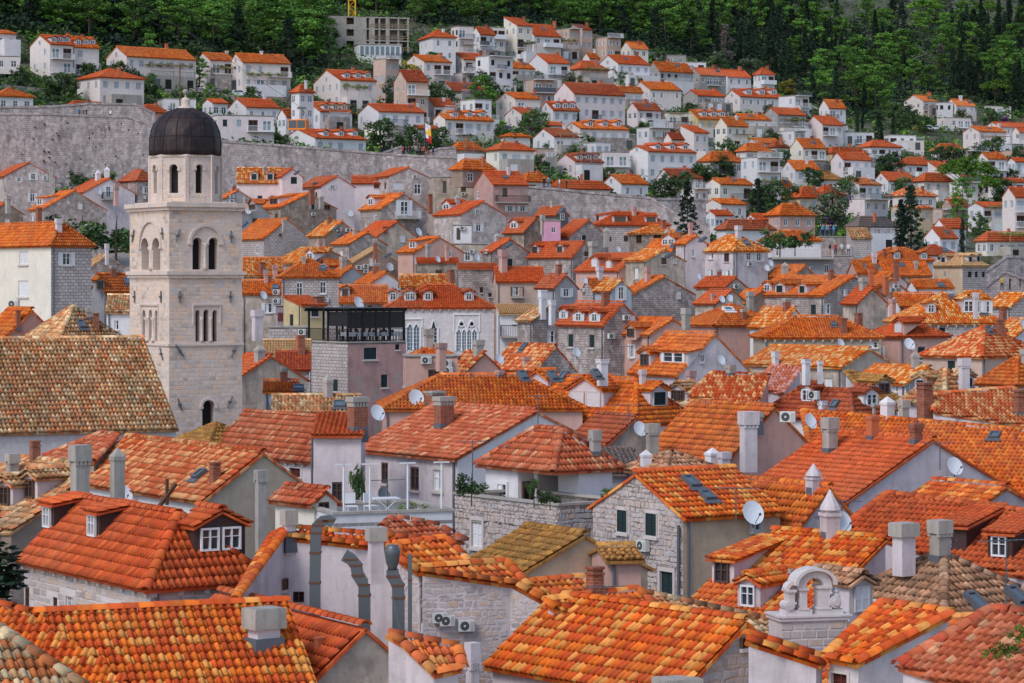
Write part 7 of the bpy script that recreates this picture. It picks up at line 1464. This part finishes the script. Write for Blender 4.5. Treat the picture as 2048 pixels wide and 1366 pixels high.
def on_hill(x, y): p = hill_pt(x, y); return p
HH = [h for h in HOUSES.values() if h.root.name.startswith('hillside')]
def clear(p, m=.6):
    for h in HH:
        q = h.li(p)
        if -m < q.x < h.Wd + m and -m < q.y < h.L + m: return False
    return True
def blocks_house(x, y, hpx, wpx):
    for h in HH:
        x0, y0 = px_of(h.M @ Vector((0, 0, h.he))); x1 = px_of(h.M @ Vector((h.Wd, 0, h.he)))[0]; xl = px_of(h.M @ Vector((0, h.L, h.he)))[0]; yb = px_of(h.M @ Vector((0, 0, 1.2)))[1]
        if min(x0, xl) - wpx < x < x1 + wpx and y > yb - 3 and y - hpx < yb - 6: return True
    return False
# forest: lower edge of the wood along the picture, upper edge, share of cypress
LOW = [(-60, 70), (60, 62), (130, 66), (215, 88), (400, 100), (520, 112), (580, 150), (640, 118), (700, 60), (820, 42), (900, 40), (960, 62), (1030, 34), (1150, 44), (1200, 70), (1250, 95), (1330, 100), (1420, 118), (1500, 150), (1560, 185), (1650, 215), (1740, 235), (1800, 215), (1840, 178), (1900, 186), (1960, 200), (2040, 225), (2120, 235)]
rnd = random.Random(5); cnt = {'pine': 0, 'cypress': 0, 'fir': 0}; spots = []; tries = 0
nk = {'pine': 0, 'cypress': 0, 'fir': 0}
while len(spots) < 560 and tries < 40000:
    tries += 1; x = rnd.uniform(-60, 2110); lo_ = lerp_tab(LOW, x); y = rnd.uniform(-60 if x < 1500 else -10, lo_)
    if x > 1250 and y < 40 - (x - 1250) * .0 and x > 1640 and rnd.random() < .8: continue
    if 640 < x < 830 and y < 110 and y > 20: continue
    d = hill(x, y); px_m = F / d
    if any(abs(x - a) < 2.1 * px_m and abs(y - b) < 1.5 * px_m for a, b, _ in spots): continue
    if y > 20 and blocks_house(x, y, 9 * px_m, 2 * px_m): continue
    if not clear(on_hill(x, y), 2): continue
    z = rnd.random(); dark = (x > 1150 and math.sin(x * .013) + math.cos(y * .05 + x * .004) > .1); kd = 'cypress' if z < (.3 if dark else .03) else 'fir' if z < (.55 if dark else .08) else 'pine'; 
    if nk[kd] >= (290 if kd == 'pine' else 110): continue
    nk[kd] += 1; spots.append((x, y, kd))
spots.sort(key=lambda s: -s[1]); seen = {'pine': 0, 'cypress': 0, 'fir': 0}
FL = {'pine': 'rounded green pine standing in the hillside forest', 'cypress': 'narrow dark cypress standing in the hillside forest', 'fir': 'dark conical conifer standing in the hillside forest'}
extra = []
for x, y, kd in spots:
    hg = {'pine': rnd.uniform(9, 14), 'cypress': rnd.uniform(10, 16), 'fir': rnd.uniform(9, 13)}[kd]; seen[kd] += 1
    tree(kd, on_hill(x, y), hg, FL[kd], {'pine': 'pines of the hillside forest', 'cypress': 'cypresses of the hillside forest', 'fir': 'conifers of the hillside forest'}[kd], rnd.uniform(1.1, 1.5) if kd == 'pine' else rnd.uniform(.9, 1.2))
print('forest', seen)
# scrub that covers the slope between the houses, too dense to count
rg = np.random.default_rng(3); cl = []; cl2 = []
while True:
    x, y = rnd.uniform(-80, 2120), rnd.uniform(-40, 470); p = on_hill(x, y)
    if y < 30 and x > 1560 and rnd.random() < .75: continue
    r = rnd.uniform(.9, 2.5)
    if clear(p, r + .1): (cl if rnd.random() < .8 else cl2).append((p.x, p.y, p.z + r * .35, r))
    if len(cl) + len(cl2) > 10000: break
for nm, c_, m_, lab in (('undergrowth', cl, 'scrub', 'dark green scrub covering the slope between hillside houses'), ('undergrowth', cl2, 'bright', 'bright green creepers and bushes covering the terraced slope')):
    V = leaves(c_, 30, .4, .75, 5); o = ob(nm, npmesh(nm, *V[:2], LM[m_], V[2])); tag(o, lab, None, kind='stuff')
cl3 = []
while len(cl3) < 3000:
    x = rnd.uniform(-80, 2120); y = rnd.uniform(-50, lerp_tab(LOW, x) + 6)
    if x > 1640 and y < 38 and rnd.random() < .85: continue
    if 640 < x < 830 and y > 15: continue
    p = on_hill(x, y); r = rnd.uniform(1.5, 3.4)
    if x < 1150 and rnd.random() < .5: continue
    if clear(p, r + .5): cl3.append((p.x, p.y, p.z + r * .5, r))
V = leaves(cl3, 40, .55, .9, 8); o = ob('undergrowth', npmesh('undergrowth', *V[:2], LM['dark'], V[2])); tag(o, 'dark shrubs filling the forest floor between the pines', None, kind='stuff')
# single garden trees between the houses (photo position of the foot, height in metres)
G = [('broad', 130, 190, 6), ('broad', 95, 186, 4), ('broad', 500, 205, 5), ('broad', 600, 205, 5), ('yellow', 812, 165, 6), ('broad', 780, 180, 9), ('broad', 850, 210, 8), ('olive', 790, 205, 7), ('broad', 890, 215, 7), ('pine', 965, 232, 10), ('broad', 985, 225, 6), ('olive', 705, 240, 5), ('broad', 820, 295, 6), ('broad', 760, 290, 7), ('broad', 875, 298, 6), ('bush', 560, 285, 3), ('broad', 610, 288, 4), ('broad', 1110, 305, 5), ('broad', 1035, 165, 4), ('broad', 1075, 165, 4),
     ('broad', 1240, 165, 5), ('yellow', 1266, 172, 5), ('broad', 1365, 178, 5), ('broad', 1285, 282, 6), ('broad', 1345, 290, 5), ('broad', 1255, 290, 6), ('broad', 1455, 330, 7), ('broad', 1440, 355, 7), ('broad', 1465, 352, 6), ('olive', 1540, 240, 5), ('yellow', 1577, 192, 6), ('olive', 1440, 135, 7), ('olive', 1495, 160, 8), ('broad', 1632, 275, 8), ('fir', 1757, 285, 9), ('cypress', 1715, 262, 7), ('cypress', 1725, 258, 6), ('broad', 1560, 345, 7), ('broad', 1780, 345, 7), ('broad', 1880, 330, 6),
     ('broad', 1910, 345, 8), ('broad', 1950, 350, 9), ('broad', 1985, 325, 8), ('broad', 1760, 240, 6), ('broad', 1800, 262, 7), ('broad', 1850, 262, 6), ('olive', 1665, 450, 9), ('broad', 1700, 400, 6), ('flowers', 1690, 408, 2.6), ('flowers', 1655, 450, 2.4), ('broad', 1730, 425, 4), ('broad', 1800, 440, 5), ('broad', 1585, 420, 6), ('broad', 1545, 410, 6), ('broad', 1520, 420, 6), ('fir', 1515, 430, 8), ('broad', 1400, 395, 8), ('broad', 1360, 398, 7), ('broad', 1330, 395, 6), ('broad', 1545, 300, 6),
     ('umbrella', 1935, 405, 11), ('umbrella', 1955, 415, 9), ('pine', 1925, 440, 9), ('pine', 1915, 460, 7), ('flowers', 2000, 250, 4), ('flowers', 2010, 350, 2.6), ('umbrella', 1990, 210, 9), ('pine', 2000, 195, 9), ('umbrella', 1850, 45, 11), ('umbrella', 1975, 50, 11), ('dead', 1450, 122, 12), ('dead', 1880, 150, 11), ('cypress', 1905, 195, 17), ('cypress', 1922, 198, 19), ('broad', 1175, 300, 4), ('broad', 1215, 355, 4), ('broad', 1080, 340, 4), ('broad', 1690, 330, 4), ('broad', 2040, 330, 6), ('broad', 1960, 465, 5), ('broad', 2030, 395, 5), ('bush', 1010, 265, 3), ('bush', 1045, 262, 3)]
used = {}; rt_ = random.Random(9); n0 = len(G)
for _ in range(3000):
    if len(G) >= n0 + 75: break
    x, y = rt_.uniform(20, 2030), 0; y = rt_.uniform(max(60, lerp_tab(LOW, x) + 5), min(440, lerp_tab(BOTR, x) - 4)) if x > 560 else rt_.uniform(95, 205); p = on_hill(x, y)
    if clear(p, 1.6) and not any(abs(x - g[1]) < 14 and abs(y - g[2]) < 8 for g in G): G.append((rt_.choice(('broad', 'broad', 'olive', 'broad', 'bush', 'pine', 'cypress')), x, y, rt_.uniform(4, 7.5)))
for kd, x, y, hg in G:
    p = on_hill(x, y); nb = sorted(HH, key=lambda h: (h.M @ Vector((h.Wd / 2, h.L / 2, 0)) - p).length); nm = {'pine': 'spreading green pine', 'cypress': 'slim dark cypress', 'fir': 'dark conical fir', 'broad': 'leafy green tree', 'olive': 'grey-green olive tree', 'umbrella': 'bright flat-topped pine', 'bush': 'low round shrub', 'flowers': 'purple flowering bush', 'yellow': 'yellow-leaved tree', 'dead': 'bare grey tree'}[kd]
    for h in nb:
        lab = ' '.join((nm + ' near the ' + h.label).split()[:15])
        if lab not in used: break
    used[lab] = 1
    tree(kd, p, hg, lab, 'trees between the hillside houses' if kd != 'flowers' else None, {'fir': .8}.get(kd))
# trees of the old town
tree('fir', P(1375, 490, 372 * DS), 9.5, 'big dark fir rising before the rampart bastion', None, .75, 0); tree('fir', P(1822, 505, 370 * DS), 10, 'massive dark fir beside the ivy-clad mansion', None, .8, 1); tree('cypress', P(1803, 500, 368 * DS), 7.5, 'slender cypress leaning on the massive fir', None, 1.6); tree('cypress', P(1925, 510, 372 * DS), 5.5, 'lone slim cypress before white gabled houses')
for x, y, d, h_, lab in ((165, 505, 340, 5.5, 'ivy-like green tree behind the cream corner house'), (232, 505, 338, 5.5, 'dense green tree squeezed against the tower'), (165, 372, 398, 2.6, 'vine canopy below the high rampart'), (215, 368, 398, 2.4, 'second vine canopy near pointed chimneys'), (1560, 500, 316, 3, 'vine pergola foliage on the balustrade terrace'), (1590, 496, 316, 2.6, 'trailing vine beside the pergola posts')): tree('bush', P(x, y, d * DS), h_, lab, None, 1.2)
b_ = P(10, 1270, 66 * DS); tree('cypress', b_ + Vector((-.55, 0, -1)), 4.5, 'dark evergreen tree at the picture edge beside the stone house', None, 2.5, 1)
tree('bush', P(943, 992, 97 * DS), 1.0, 'spiky green shrub on the rubble terrace', None, .9); tree('bush', P(1222, 996, 96 * DS), .5, 'flowering pot plant beside the loggia', None, 1.2); tree('broad', P(1068, 1006, 96 * DS), 1.1, 'small potted tree in the loggia', None, .6); tree('bush', P(1100, 1008, 97 * DS), .6, 'green pot plant on the terrace parapet', None, 1.2)
tree('bush', P(714, 1010, 100 * DS), 1.9, 'creeper climbing the lavender house drainpipe', None, .25)
sg = bpy.data.objects.new('leafy_sprig', None); COL.objects.link(sg); sg.location = P(2075, 1300, 50 * DS); tag(sg, 'thin twig with pale green leaves over salmon tiles', 'twig'); b = MB(); cl = []
for x, y in ((1970, 1308), (1985, 1300), (2000, 1290), (2020, 1268), (2035, 1255), (2050, 1262), (1992, 1312), (2015, 1298)): q = P(x, y, 50 * DS) - sg.location; b.tube((0, 0, 0), q, .012, 4, .004); cl += [(q.x, q.y, q.z, .09), (q.x * .7, q.y, q.z * .7, .09)]
b.build('twig', M['bark'], sg); V = leaves(cl, 45, .035, 1, 4); ob('leaves', npmesh('leaves', *V[:2], LM['bright'], V[2]), sg)
for i_, x in enumerate((895, 900)): pass
# palm
pr = bpy.data.objects.new('palm_tree', None); COL.objects.link(pr); pr.location = P(1854, 522, 350 * DS); tag(pr, 'shaggy palm tree between red roofs', 'tree'); MB().tube((0, 0, -1), (0, 0, 1.8), .25, 8, .2).build('trunk', M['bark'], pr); V = []; Fc = []
for i in range(40):
    a = i * 2.4; el = random.uniform(-.9, 1.1); p = Vector((0, 0, 1.8)); dr = Vector((math.cos(a) * math.cos(el), math.sin(a) * math.cos(el), math.sin(el))); sd = Vector((-math.sin(a), math.cos(a), 0))
    for j in range(5): q = p + dr * .42; w0, w1 = .16 * (1 - j / 6), .16 * (1 - (j + 1) / 6); b = len(V); V += [p - sd * w0, p + sd * w0, q + sd * w1, q - sd * w1]; Fc.append((b, b + 1, b + 2, b + 3)); p = q; dr = (dr + Vector((0, 0, -.22))).normalized()
mk('fronds', V, Fc, LM['scrub'], pr, uv=[(.5, .5)] * (len(Fc) * 4))
# ------------------------------------------------------------------ building site, crane, cable cabin, flag, cars, terrace walls
def site():
    d = hill(720, 100); r = bpy.data.objects.new('building_site', None); COL.objects.link(r); o = P(660, 102, d); a = R(12); r.location = o; r.rotation_euler = (0, 0, a); tag(r, 'unfinished concrete frame building with open floors below the crane', 'building', 'houses on the hillside'); s = d / F / math.cos(a); W = 158 * s; D_ = 9
    for i in range(3):
        for xa, xb in ((.16, .2), (.36, .45), (.5, .56), (.7, .74)): MB().box(W * xa, W * xb, .02, .27, i * 2.75, i * 2.75 + 2.497).build('wall', M['conc'], r)
        MB().box(W * .2, W * .3, .02, .25, i * 2.75, i * 2.75 + .9).build('wall', M['conc'], r); MB().box(W * .02, W * .95, 4, 4.2, i * 2.75, i * 2.75 + 2.49).build('wall', M['conc'], r)
    for i in range(3): z = i * 2.75; MB().box(0, W, 0, D_, z + 2.5, z + 2.75).build('floor_slab', M['conc'], r); MB().box(0, W * .96, D_ - .4, D_ - .1, z, z + 2.498).build('wall', M['conc'], r); MB().box(0, W * .16, 0, .25, z, z + 2.498).build('wall', M['conc'], r); MB().box(W * .3, W * .36, 0, .25, z, z + 2.498).build('wall', M['conc'], r)
    for i in range(3):
        for x in (.2, .45, .5, .62, .74, .86, .98): z = i * 2.75; MB().box(W * x - .18, W * x + .18, .1, .5, z, z + 2.495).build('column', M['conc'], r)
        b = MB(); z = i * 2.75
        for h_ in (.5, 1.0): b.box(W * .5, W, -.05, 0, z + h_, z + h_ + .1)
        for x in range(8): b.box(W * (.5 + x * .07), W * (.5 + x * .07) + .08, 0, .05, z, z + 1.1)
        b.build('timber_guard', M['wood'], r)
    g = bpy.data.objects.new('glazed_pavilion', None); COL.objects.link(g); o = P(716, 122, d - 14); g.location = o; g.rotation_euler = (0, 0, a); tag(g, 'white pavilion with a row of tall windows below the building site', 'building', 'houses on the hillside'); s = (d - 14) / F; W = 88 * s
    MB().box(0, W, 0, 6, -2, 3.9).build('wall', M['white'], g); MB().box(-.2, W + .2, -.2, 6, 3.902, 4.1).build('roof', M['conc'], g)
    for i in range(8): x = .4 + i * (W - .6) / 8; wn = MB().box(x, x + (W - 1) / 9, -.06, -.003, 1.4, 3.6).build('window', M['frame'], g); MB().box(x + .1, x + (W - 1) / 9 - .1, -.09, -.061, 1.5, 3.5).build('pane', M['lglass'], wn)
    c = bpy.data.objects.new('tower_crane', None); COL.objects.link(c); dc = d + 12; c.location = P(704, 60, dc); tag(c, 'yellow lattice crane mast rising out of the picture', 'crane'); t = .8
    for sx in (-1, 1):
        for sy in (-1, 1): MB().box(sx * t - .1, sx * t + .1, sy * t - .1, sy * t + .1, -6, 22).build('mast_leg', M['yellowp'], c)
    for i in range(18):
        z = -5 + i * 1.5; b = MB(); q = 1 if i % 2 else -1
        b.tube((-t * q, -t, z), (t * q, -t, z + 1.5), .06, 4); b.tube((-t, -t * q, z), (-t, t * q, z + 1.5), .06, 4); b.tube((-t, -t, z), (t, -t, z), .06, 4); b.build('lattice_brace', M['yellowp'], c)
site()
def cabin():
    d = 395 * DS; r = bpy.data.objects.new('cable_car', None); COL.objects.link(r); r.location = P(597, 260, d); r.rotation_euler = (0, 0, R(-12)); tag(r, 'orange and black glazed cable cabin gliding above the rampart', 'cable car'); w_ = 1.45; b = MB()
    b.lathe([(.75, 0), (1.0, .1), (1.02, .3)], 4, (0, 0, 0), R(45)); 
    body = MB().box(-w_, w_, -.8, .8, .25, 1.5, .06).build('cabin', M['glass'], r); MB().box(-w_, w_, -.82, .82, 0, .25).build('floor_band', M['orange'], r); MB().box(-w_ + .04, w_ - .04, -.78, .78, 1.5, 1.66, .12).build('roof', M['orange'], r)
    for x in (-w_, w_ - .1, -.05): MB().box(x, x + .1, -.84, .84, .25, 1.5).build('pillar', M['orange'], r)
    MB().tube((.55, 0, 1.6), (.55, 0, 3.3), .07, 6).build('hanger', M['metal'], r); cr = MB().box(-.2, 1.3, -.12, .12, 3.3, 3.5).build('carriage', M['metal'], r)
    for i in range(4): MB().tube((i * .36 - .05, -.15, 3.55), (i * .36 - .05, .15, 3.55), .14, 10).build('wheel', M['metal'], cr)
    a, e = P(-150, -160, 560), P(760, 372, 400 * DS)
    for k, (p, q) in enumerate(((P(215, -40, 640), r.location + Vector((.5, 0, 3.5))), (r.location + Vector((.5, 0, 3.5)), P(655, 305, 380 * DS)))): tag(MB().tube(p, q, .035, 4).build('steel_cable', M['black']), ('steel haul cable climbing from the orange cabin to the forest', 'steel haul cable descending from the orange cabin to the rampart')[k], 'cable')
cabin()
fl = bpy.data.objects.new('flagpole', None); COL.objects.link(fl); fl.location = P(849, 312, 420 * DS); tag(fl, 'white and red flag with yellow emblem hanging from a rampart pole', 'flag'); MB().tube((0, 0, -1), (0, 0, 5.9), .05, 6).build('pole', M['metal'], fl)
vs = [(t * 1.0 + .05 * i, math.sin(i * 1.3) * .15, 5.6 - i * .62 - t * .5) for i in range(6) for t in (0.05, .5, 1)]; mk('flag_cloth', vs, [(3 * i + j, 3 * i + j + 1, 3 * i + j + 4, 3 * i + j + 3) for i in range(5) for j in range(2)], [M['cloth'], M['red'], M['yellowp']], fl, [0, 0, 0, 2, 2, 2, 0, 1, 1, 1])
def car_protos():
    b = MB(); V = []; pr = [(-2.05, .3), (-2.1, .75), (-1.5, .9), (-.9, 1.42), (.75, 1.46), (1.5, .98), (2.05, .88), (2.1, .35)]
    for y in (-.82, .82): V += [(x, y * (.86 if z > 1 else 1), z) for x, z in pr]
    n = len(pr); b.add(V, [tuple(range(n)), tuple(range(2 * n - 1, n - 1, -1))] + [(i, n + i, n + (i + 1) % n, (i + 1) % n) for i in range(n)]); return b
def car(x, y, col, label, rot=0, d=None):
    p = hill_pt(x, y); r = bpy.data.objects.new('parked_car', None); COL.objects.link(r); r.location = p + Vector((0, 0, .3)); r.rotation_euler = (0, 0, R(rot)); tag(r, label, 'car', 'cars parked on the hillside roads'); car_protos().build('body', plain('car_' + label[:6], col, .3, .1, .5), r)
    for x0, x1, zz in ((-.75, -.1, 1.33), (0, .7, 1.35)): wn = MB().add([(x0 - .25, -.86, .95), (x1 + (.5 if x0 == 0 else 0), -.86, .95), (x1, -.735, zz), (x0, -.735, zz)], [(0, 1, 2, 3)]).build('window', M['glass'], r); wn.location.y = -.0
    MB().add([(1.45, -.65, 1.03), (1.45, .65, 1.03), (.8, .58, 1.45), (.8, -.58, 1.45)], [(0, 1, 2, 3)]).build('windscreen', M['glass'], r)
    for sx in (-1.3, 1.3):
        for sy in (-.78, .78): wh = MB().tube((sx, sy - .1, .32), (sx, sy + .1, .32), .33, 12).build('wheel', M['black'], r); MB().tube((sx, sy - .115, .32), (sx, sy + .115, .32), .18, 8).build('rim', M['metal'], wh)
    for sy in (-.6, .6): MB().box(2.02, 2.12, sy - .15, sy + .15, .6, .75).build('headlight', M['frame'], r)
for x, y, c, lab in ((346, 176, (.25, .35, .45), 'light blue car parked below the long apartment house'), (381, 180, (.08, .09, .1), 'dark grey car behind the light blue car'), (402, 183, (.55, .55, .57), 'silver car between two dark cars'), (433, 184, (.015, .015, .02), 'black car parked beside the stone terrace'), (477, 188, (.6, .6, .62), 'white car at the end of the parked row'), (1188, 92, (.03, .03, .035), 'black car on the upper parking deck'), (1222, 93, (.4, .42, .45), 'silver car on the upper parking deck'), (1592, 214, (.6, .6, .62), 'white car at the forest foot'), (1605, 216, (.6, .62, .65), 'white van-like car beside the forest car'), (1620, 216, (.3, .32, .35), 'grey car beside two white cars'), (1655, 217, (.05, .06, .09), 'dark blue car under the slope trees'), (1838, 256, (.65, .45, .03), 'yellow car on the road above the green bank'), (1856, 257, (.6, .6, .6), 'white car behind the yellow car'), (1870, 258, (.45, .46, .48), 'silver car third behind the yellow car'), (1888, 260, (.35, .38, .42), 'grey car nearest the white basement block'), (1012, 258, (.1, .1, .12), 'dark car above the green bank'), (1066, 258, (.45, .02, .02), 'red car above the green bank')): car(x, y, c, lab, random.uniform(-12, 8))
# dry-stone terrace walls on the slope
for i, (x0, y0, x1, y1, m_, lab) in enumerate(((0, 176, 95, 182, 'stone', 'brown terrace wall below the awning villa'), (290, 170, 470, 196, 'stone', 'brown terrace wall under the parked cars'), (470, 195, 600, 205, 'stone2', 'old terrace wall below the dark pine'), (640, 215, 760, 214, 'stone', 'pale terrace wall below the stone villa'), (760, 268, 860, 288, 'stone2', 'brown terrace wall below the large white house'), (905, 215, 1010, 222, 'hgrey', 'grey concrete terrace wall below unfinished house'), (1140, 66, 1245, 84, 'stone2', 'brown cutting wall below the upper road'), (1255, 102, 1325, 108, 'conc', 'bare concrete wall near the modern villa'), (1000, 175, 1100, 178, 'white', 'white terrace wall under the cream house'), (1240, 262, 1440, 276, 'conc', 'long concrete wall above the building pit'), (1400, 285, 1470, 290, 'conc', 'short concrete wall beside the building pit'), (1150, 300, 1240, 305, 'stone2', 'brown garden wall below the terraced row'), (1580, 330, 1660, 335, 'stone', 'garden wall below the cream glass house'), (1780, 300, 1850, 306, 'stone', 'pale wall below the villa on stilts'), (1560, 262, 1640, 268, 'white', 'white parapet below the grey apartment house'), (1660, 415, 1760, 420, 'stone', 'pale wall above the bastion'), (1900, 240, 1990, 248, 'stone', 'arched garden wall beside bougainvillea'), (1190, 345, 1260, 352, 'stone2', 'brown garden wall above the rampart'), (1460, 215, 1580, 222, 'white', 'white terrace parapet below the dormer row'))):
    p, q = hill_pt(x0, y0), hill_pt(x1, y1); r = mk('terrace_wall', [(0, 0, -2), q - p + Vector((0, 0, -2)), q - p + Vector((0, 0, 1.5)), (0, 0, 1.5), (0, .5, -2), q - p + Vector((0, .5, -2)), q - p + Vector((0, .5, 1.5)), (0, .5, 1.5)], [(0, 1, 2, 3), (3, 2, 6, 7), (5, 4, 7, 6), (0, 3, 7, 4), (1, 5, 6, 2)], M[m_]); boxuv(r.data); r.location = p; tag(r, lab, 'wall', 'terrace walls on the hillside')
# ------------------------------------------------------------------ small roof things
aerial('tall aerial mast with red cable beside the old brown roof', 2013, 1215, 1075, 74, 1.8); aerial('aerial in front of the lavender house windows', 775, 1010, 958, 95, 1.4); aerial('aerial on the white gable coping', 945, 965, 880, 98, 1.2); aerial('thin aerial above the loggia roof', 1076, 850, 790, 108, .8); aerial('broad aerial above the salmon roofs', 1257, 850, 808, 112, 1.6); aerial('aerial on the stone gable roof', 1472, 1012, 975, 88, 1.6); aerial('aerial before the broad white gable', 1880, 915, 885, 100, 1.2); aerial('aerial beside the white cone chimney', 1684, 1072, 1000, 86, 1.4); aerial('aerial beside the brick chimney on orange roofs', 1210, 1200, 1172, 72, 1.2); aerial('aerial among gables above the pink house', 905, 470, 440, 320, 1.6); aerial('tall aerial over the cream patched roof', 1243, 760, 690, 170, 1.2)
MB0 = bpy.data.objects.new('rusty_beam', None); COL.objects.link(MB0); MB0.location = P(318, 1012, 96 * DS); tag(MB0, 'rusty iron girder leaning over the red roof', 'girder'); q_ = P(352, 967, 96 * DS) - MB0.location; MB().tube((-.2, 0, -.3), q_, .09, 4).build('girder', M['rust'], MB0); q_ = P(334, 958, 96 * DS) - MB0.location; MB().tube(q_ + Vector((0, 0, -1)), q_, .07, 4).build('upright', M['rust'], MB0)
ter = HOUSES['white roof terrace house with garden furniture']
for i, t in enumerate((.25, .42)):
    chair(ter, (ter.Wd * t, 1.6, ter.he), ('white garden chair nearer the rooftop hut', 'white garden chair beside the folding table')[i], 'garden chairs on the roof terrace', R(25 * i), 'frame')
tb = child_thing(ter, 'folding_table', (ter.Wd * .55, 1.8, ter.he), 'white folding table on the roof terrace', 'table'); MB().box(-.5, .5, -.35, .35, .68, .72).build('table_top', M['frame'], tb)
for sx in (-1, 1): b = MB(); b.tube((-.4, sx * .3, 0), (.4, sx * .3, .68), .02, 5); b.build('leg', M['frame'], tb); b = MB(); b.tube((.4, sx * .3, 0), (-.4, sx * .3, .68), .02, 5); b.build('leg', M['frame'], tb)
for i in range(7):
    pt_ = child_thing(ter, 'flower_pot', (ter.Wd * (.62 + .05 * i), 1.0 + (i % 2) * .5, ter.he), f'terracotta pot, {["first", "second", "third", "fourth", "fifth", "sixth", "seventh"][i]} in the terrace row counted from the table', 'flower pot', 'pots on the roof terrace'); MB().lathe([(.1, 0), (.15, .22), (.17, .23), (.17, .28)], 10).build('pot', M['terra'], pt_)
    if i % 2: V_ = leaves([(0, 0, .35, .18)], 60, .05, 1, i); ob('plant', npmesh('plant', *V_[:2], LM['bright'], V_[2]), pt_)
for i, x in enumerate((.12, .34, .66, .95)):
    pl = child_thing(ter, 'pergola_post', (ter.Wd * x, .6, ter.he), f'white terrace post, {["first", "second", "third", "fourth"][i]} along the roof terrace', 'post', 'white posts on the roof terrace'); MB().tube((0, 0, 0), (0, 0, 2.1), .04, 6).build('pole', M['frame'], pl); MB().box(-.3, .3, -.05, .05, 2.05, 2.1).build('crossbar', M['frame'], pl)
tow = HOUSES['lilac balcony house with drying towels']; f = tow.faces['r']
for i, (u, m_) in enumerate(((.15, 'redsh'), (.4, 'purple'), (.62, 'orange'))):
    p = tow.M @ (f.o + f.u * (f.w * u) + f.n * 1.2 + Vector((0, 0, tow.he - 1.0))); o = MB().box(-.28, .28, -.02, .02, -.5, .35).build('towel', M[m_]); o.location = p; o.rotation_euler = (0, 0, tow.a); tag(o, ('dark red towel hanging over the balcony rail', 'purple towel hanging between two other towels', 'orange towel hanging over the balcony rail')[i], 'towel', 'towels on the balcony')

for h, f, u0, u1, dep, z in VINE:
    cl = [(*(f.o + f.u * random.uniform(u0, u1) + f.n * random.uniform(.1, dep) + Vector((0, 0, z + random.uniform(-.3, .2)))), .45) for i in range(12)]; V = leaves(cl, 40, .14, .6, int(z * 100)); ob('vine', npmesh('vine', *V[:2], LM['bright'], V[2]), h.root)

for i, (x0, y0, x1, y1) in enumerate(((150, -40, 500, 150), (205, -30, 560, 165), (255, -40, 600, 140))):
    tag(MB().tube(P(x0, y0, 540), P(x1, y1, 470), .03, 4).build('power_line', M['black']), ('lowest power line crossing the pine forest', 'middle power line crossing the pine forest', 'highest power line crossing the pine forest')[i], 'power line', 'power lines above the houses')
place_att()
tris = sum(sum(len(p.vertices) - 2 for p in m.polygons) for m in bpy.data.meshes) if False else 0
print('tiles', NTILES, 'objects', len(bpy.data.objects))
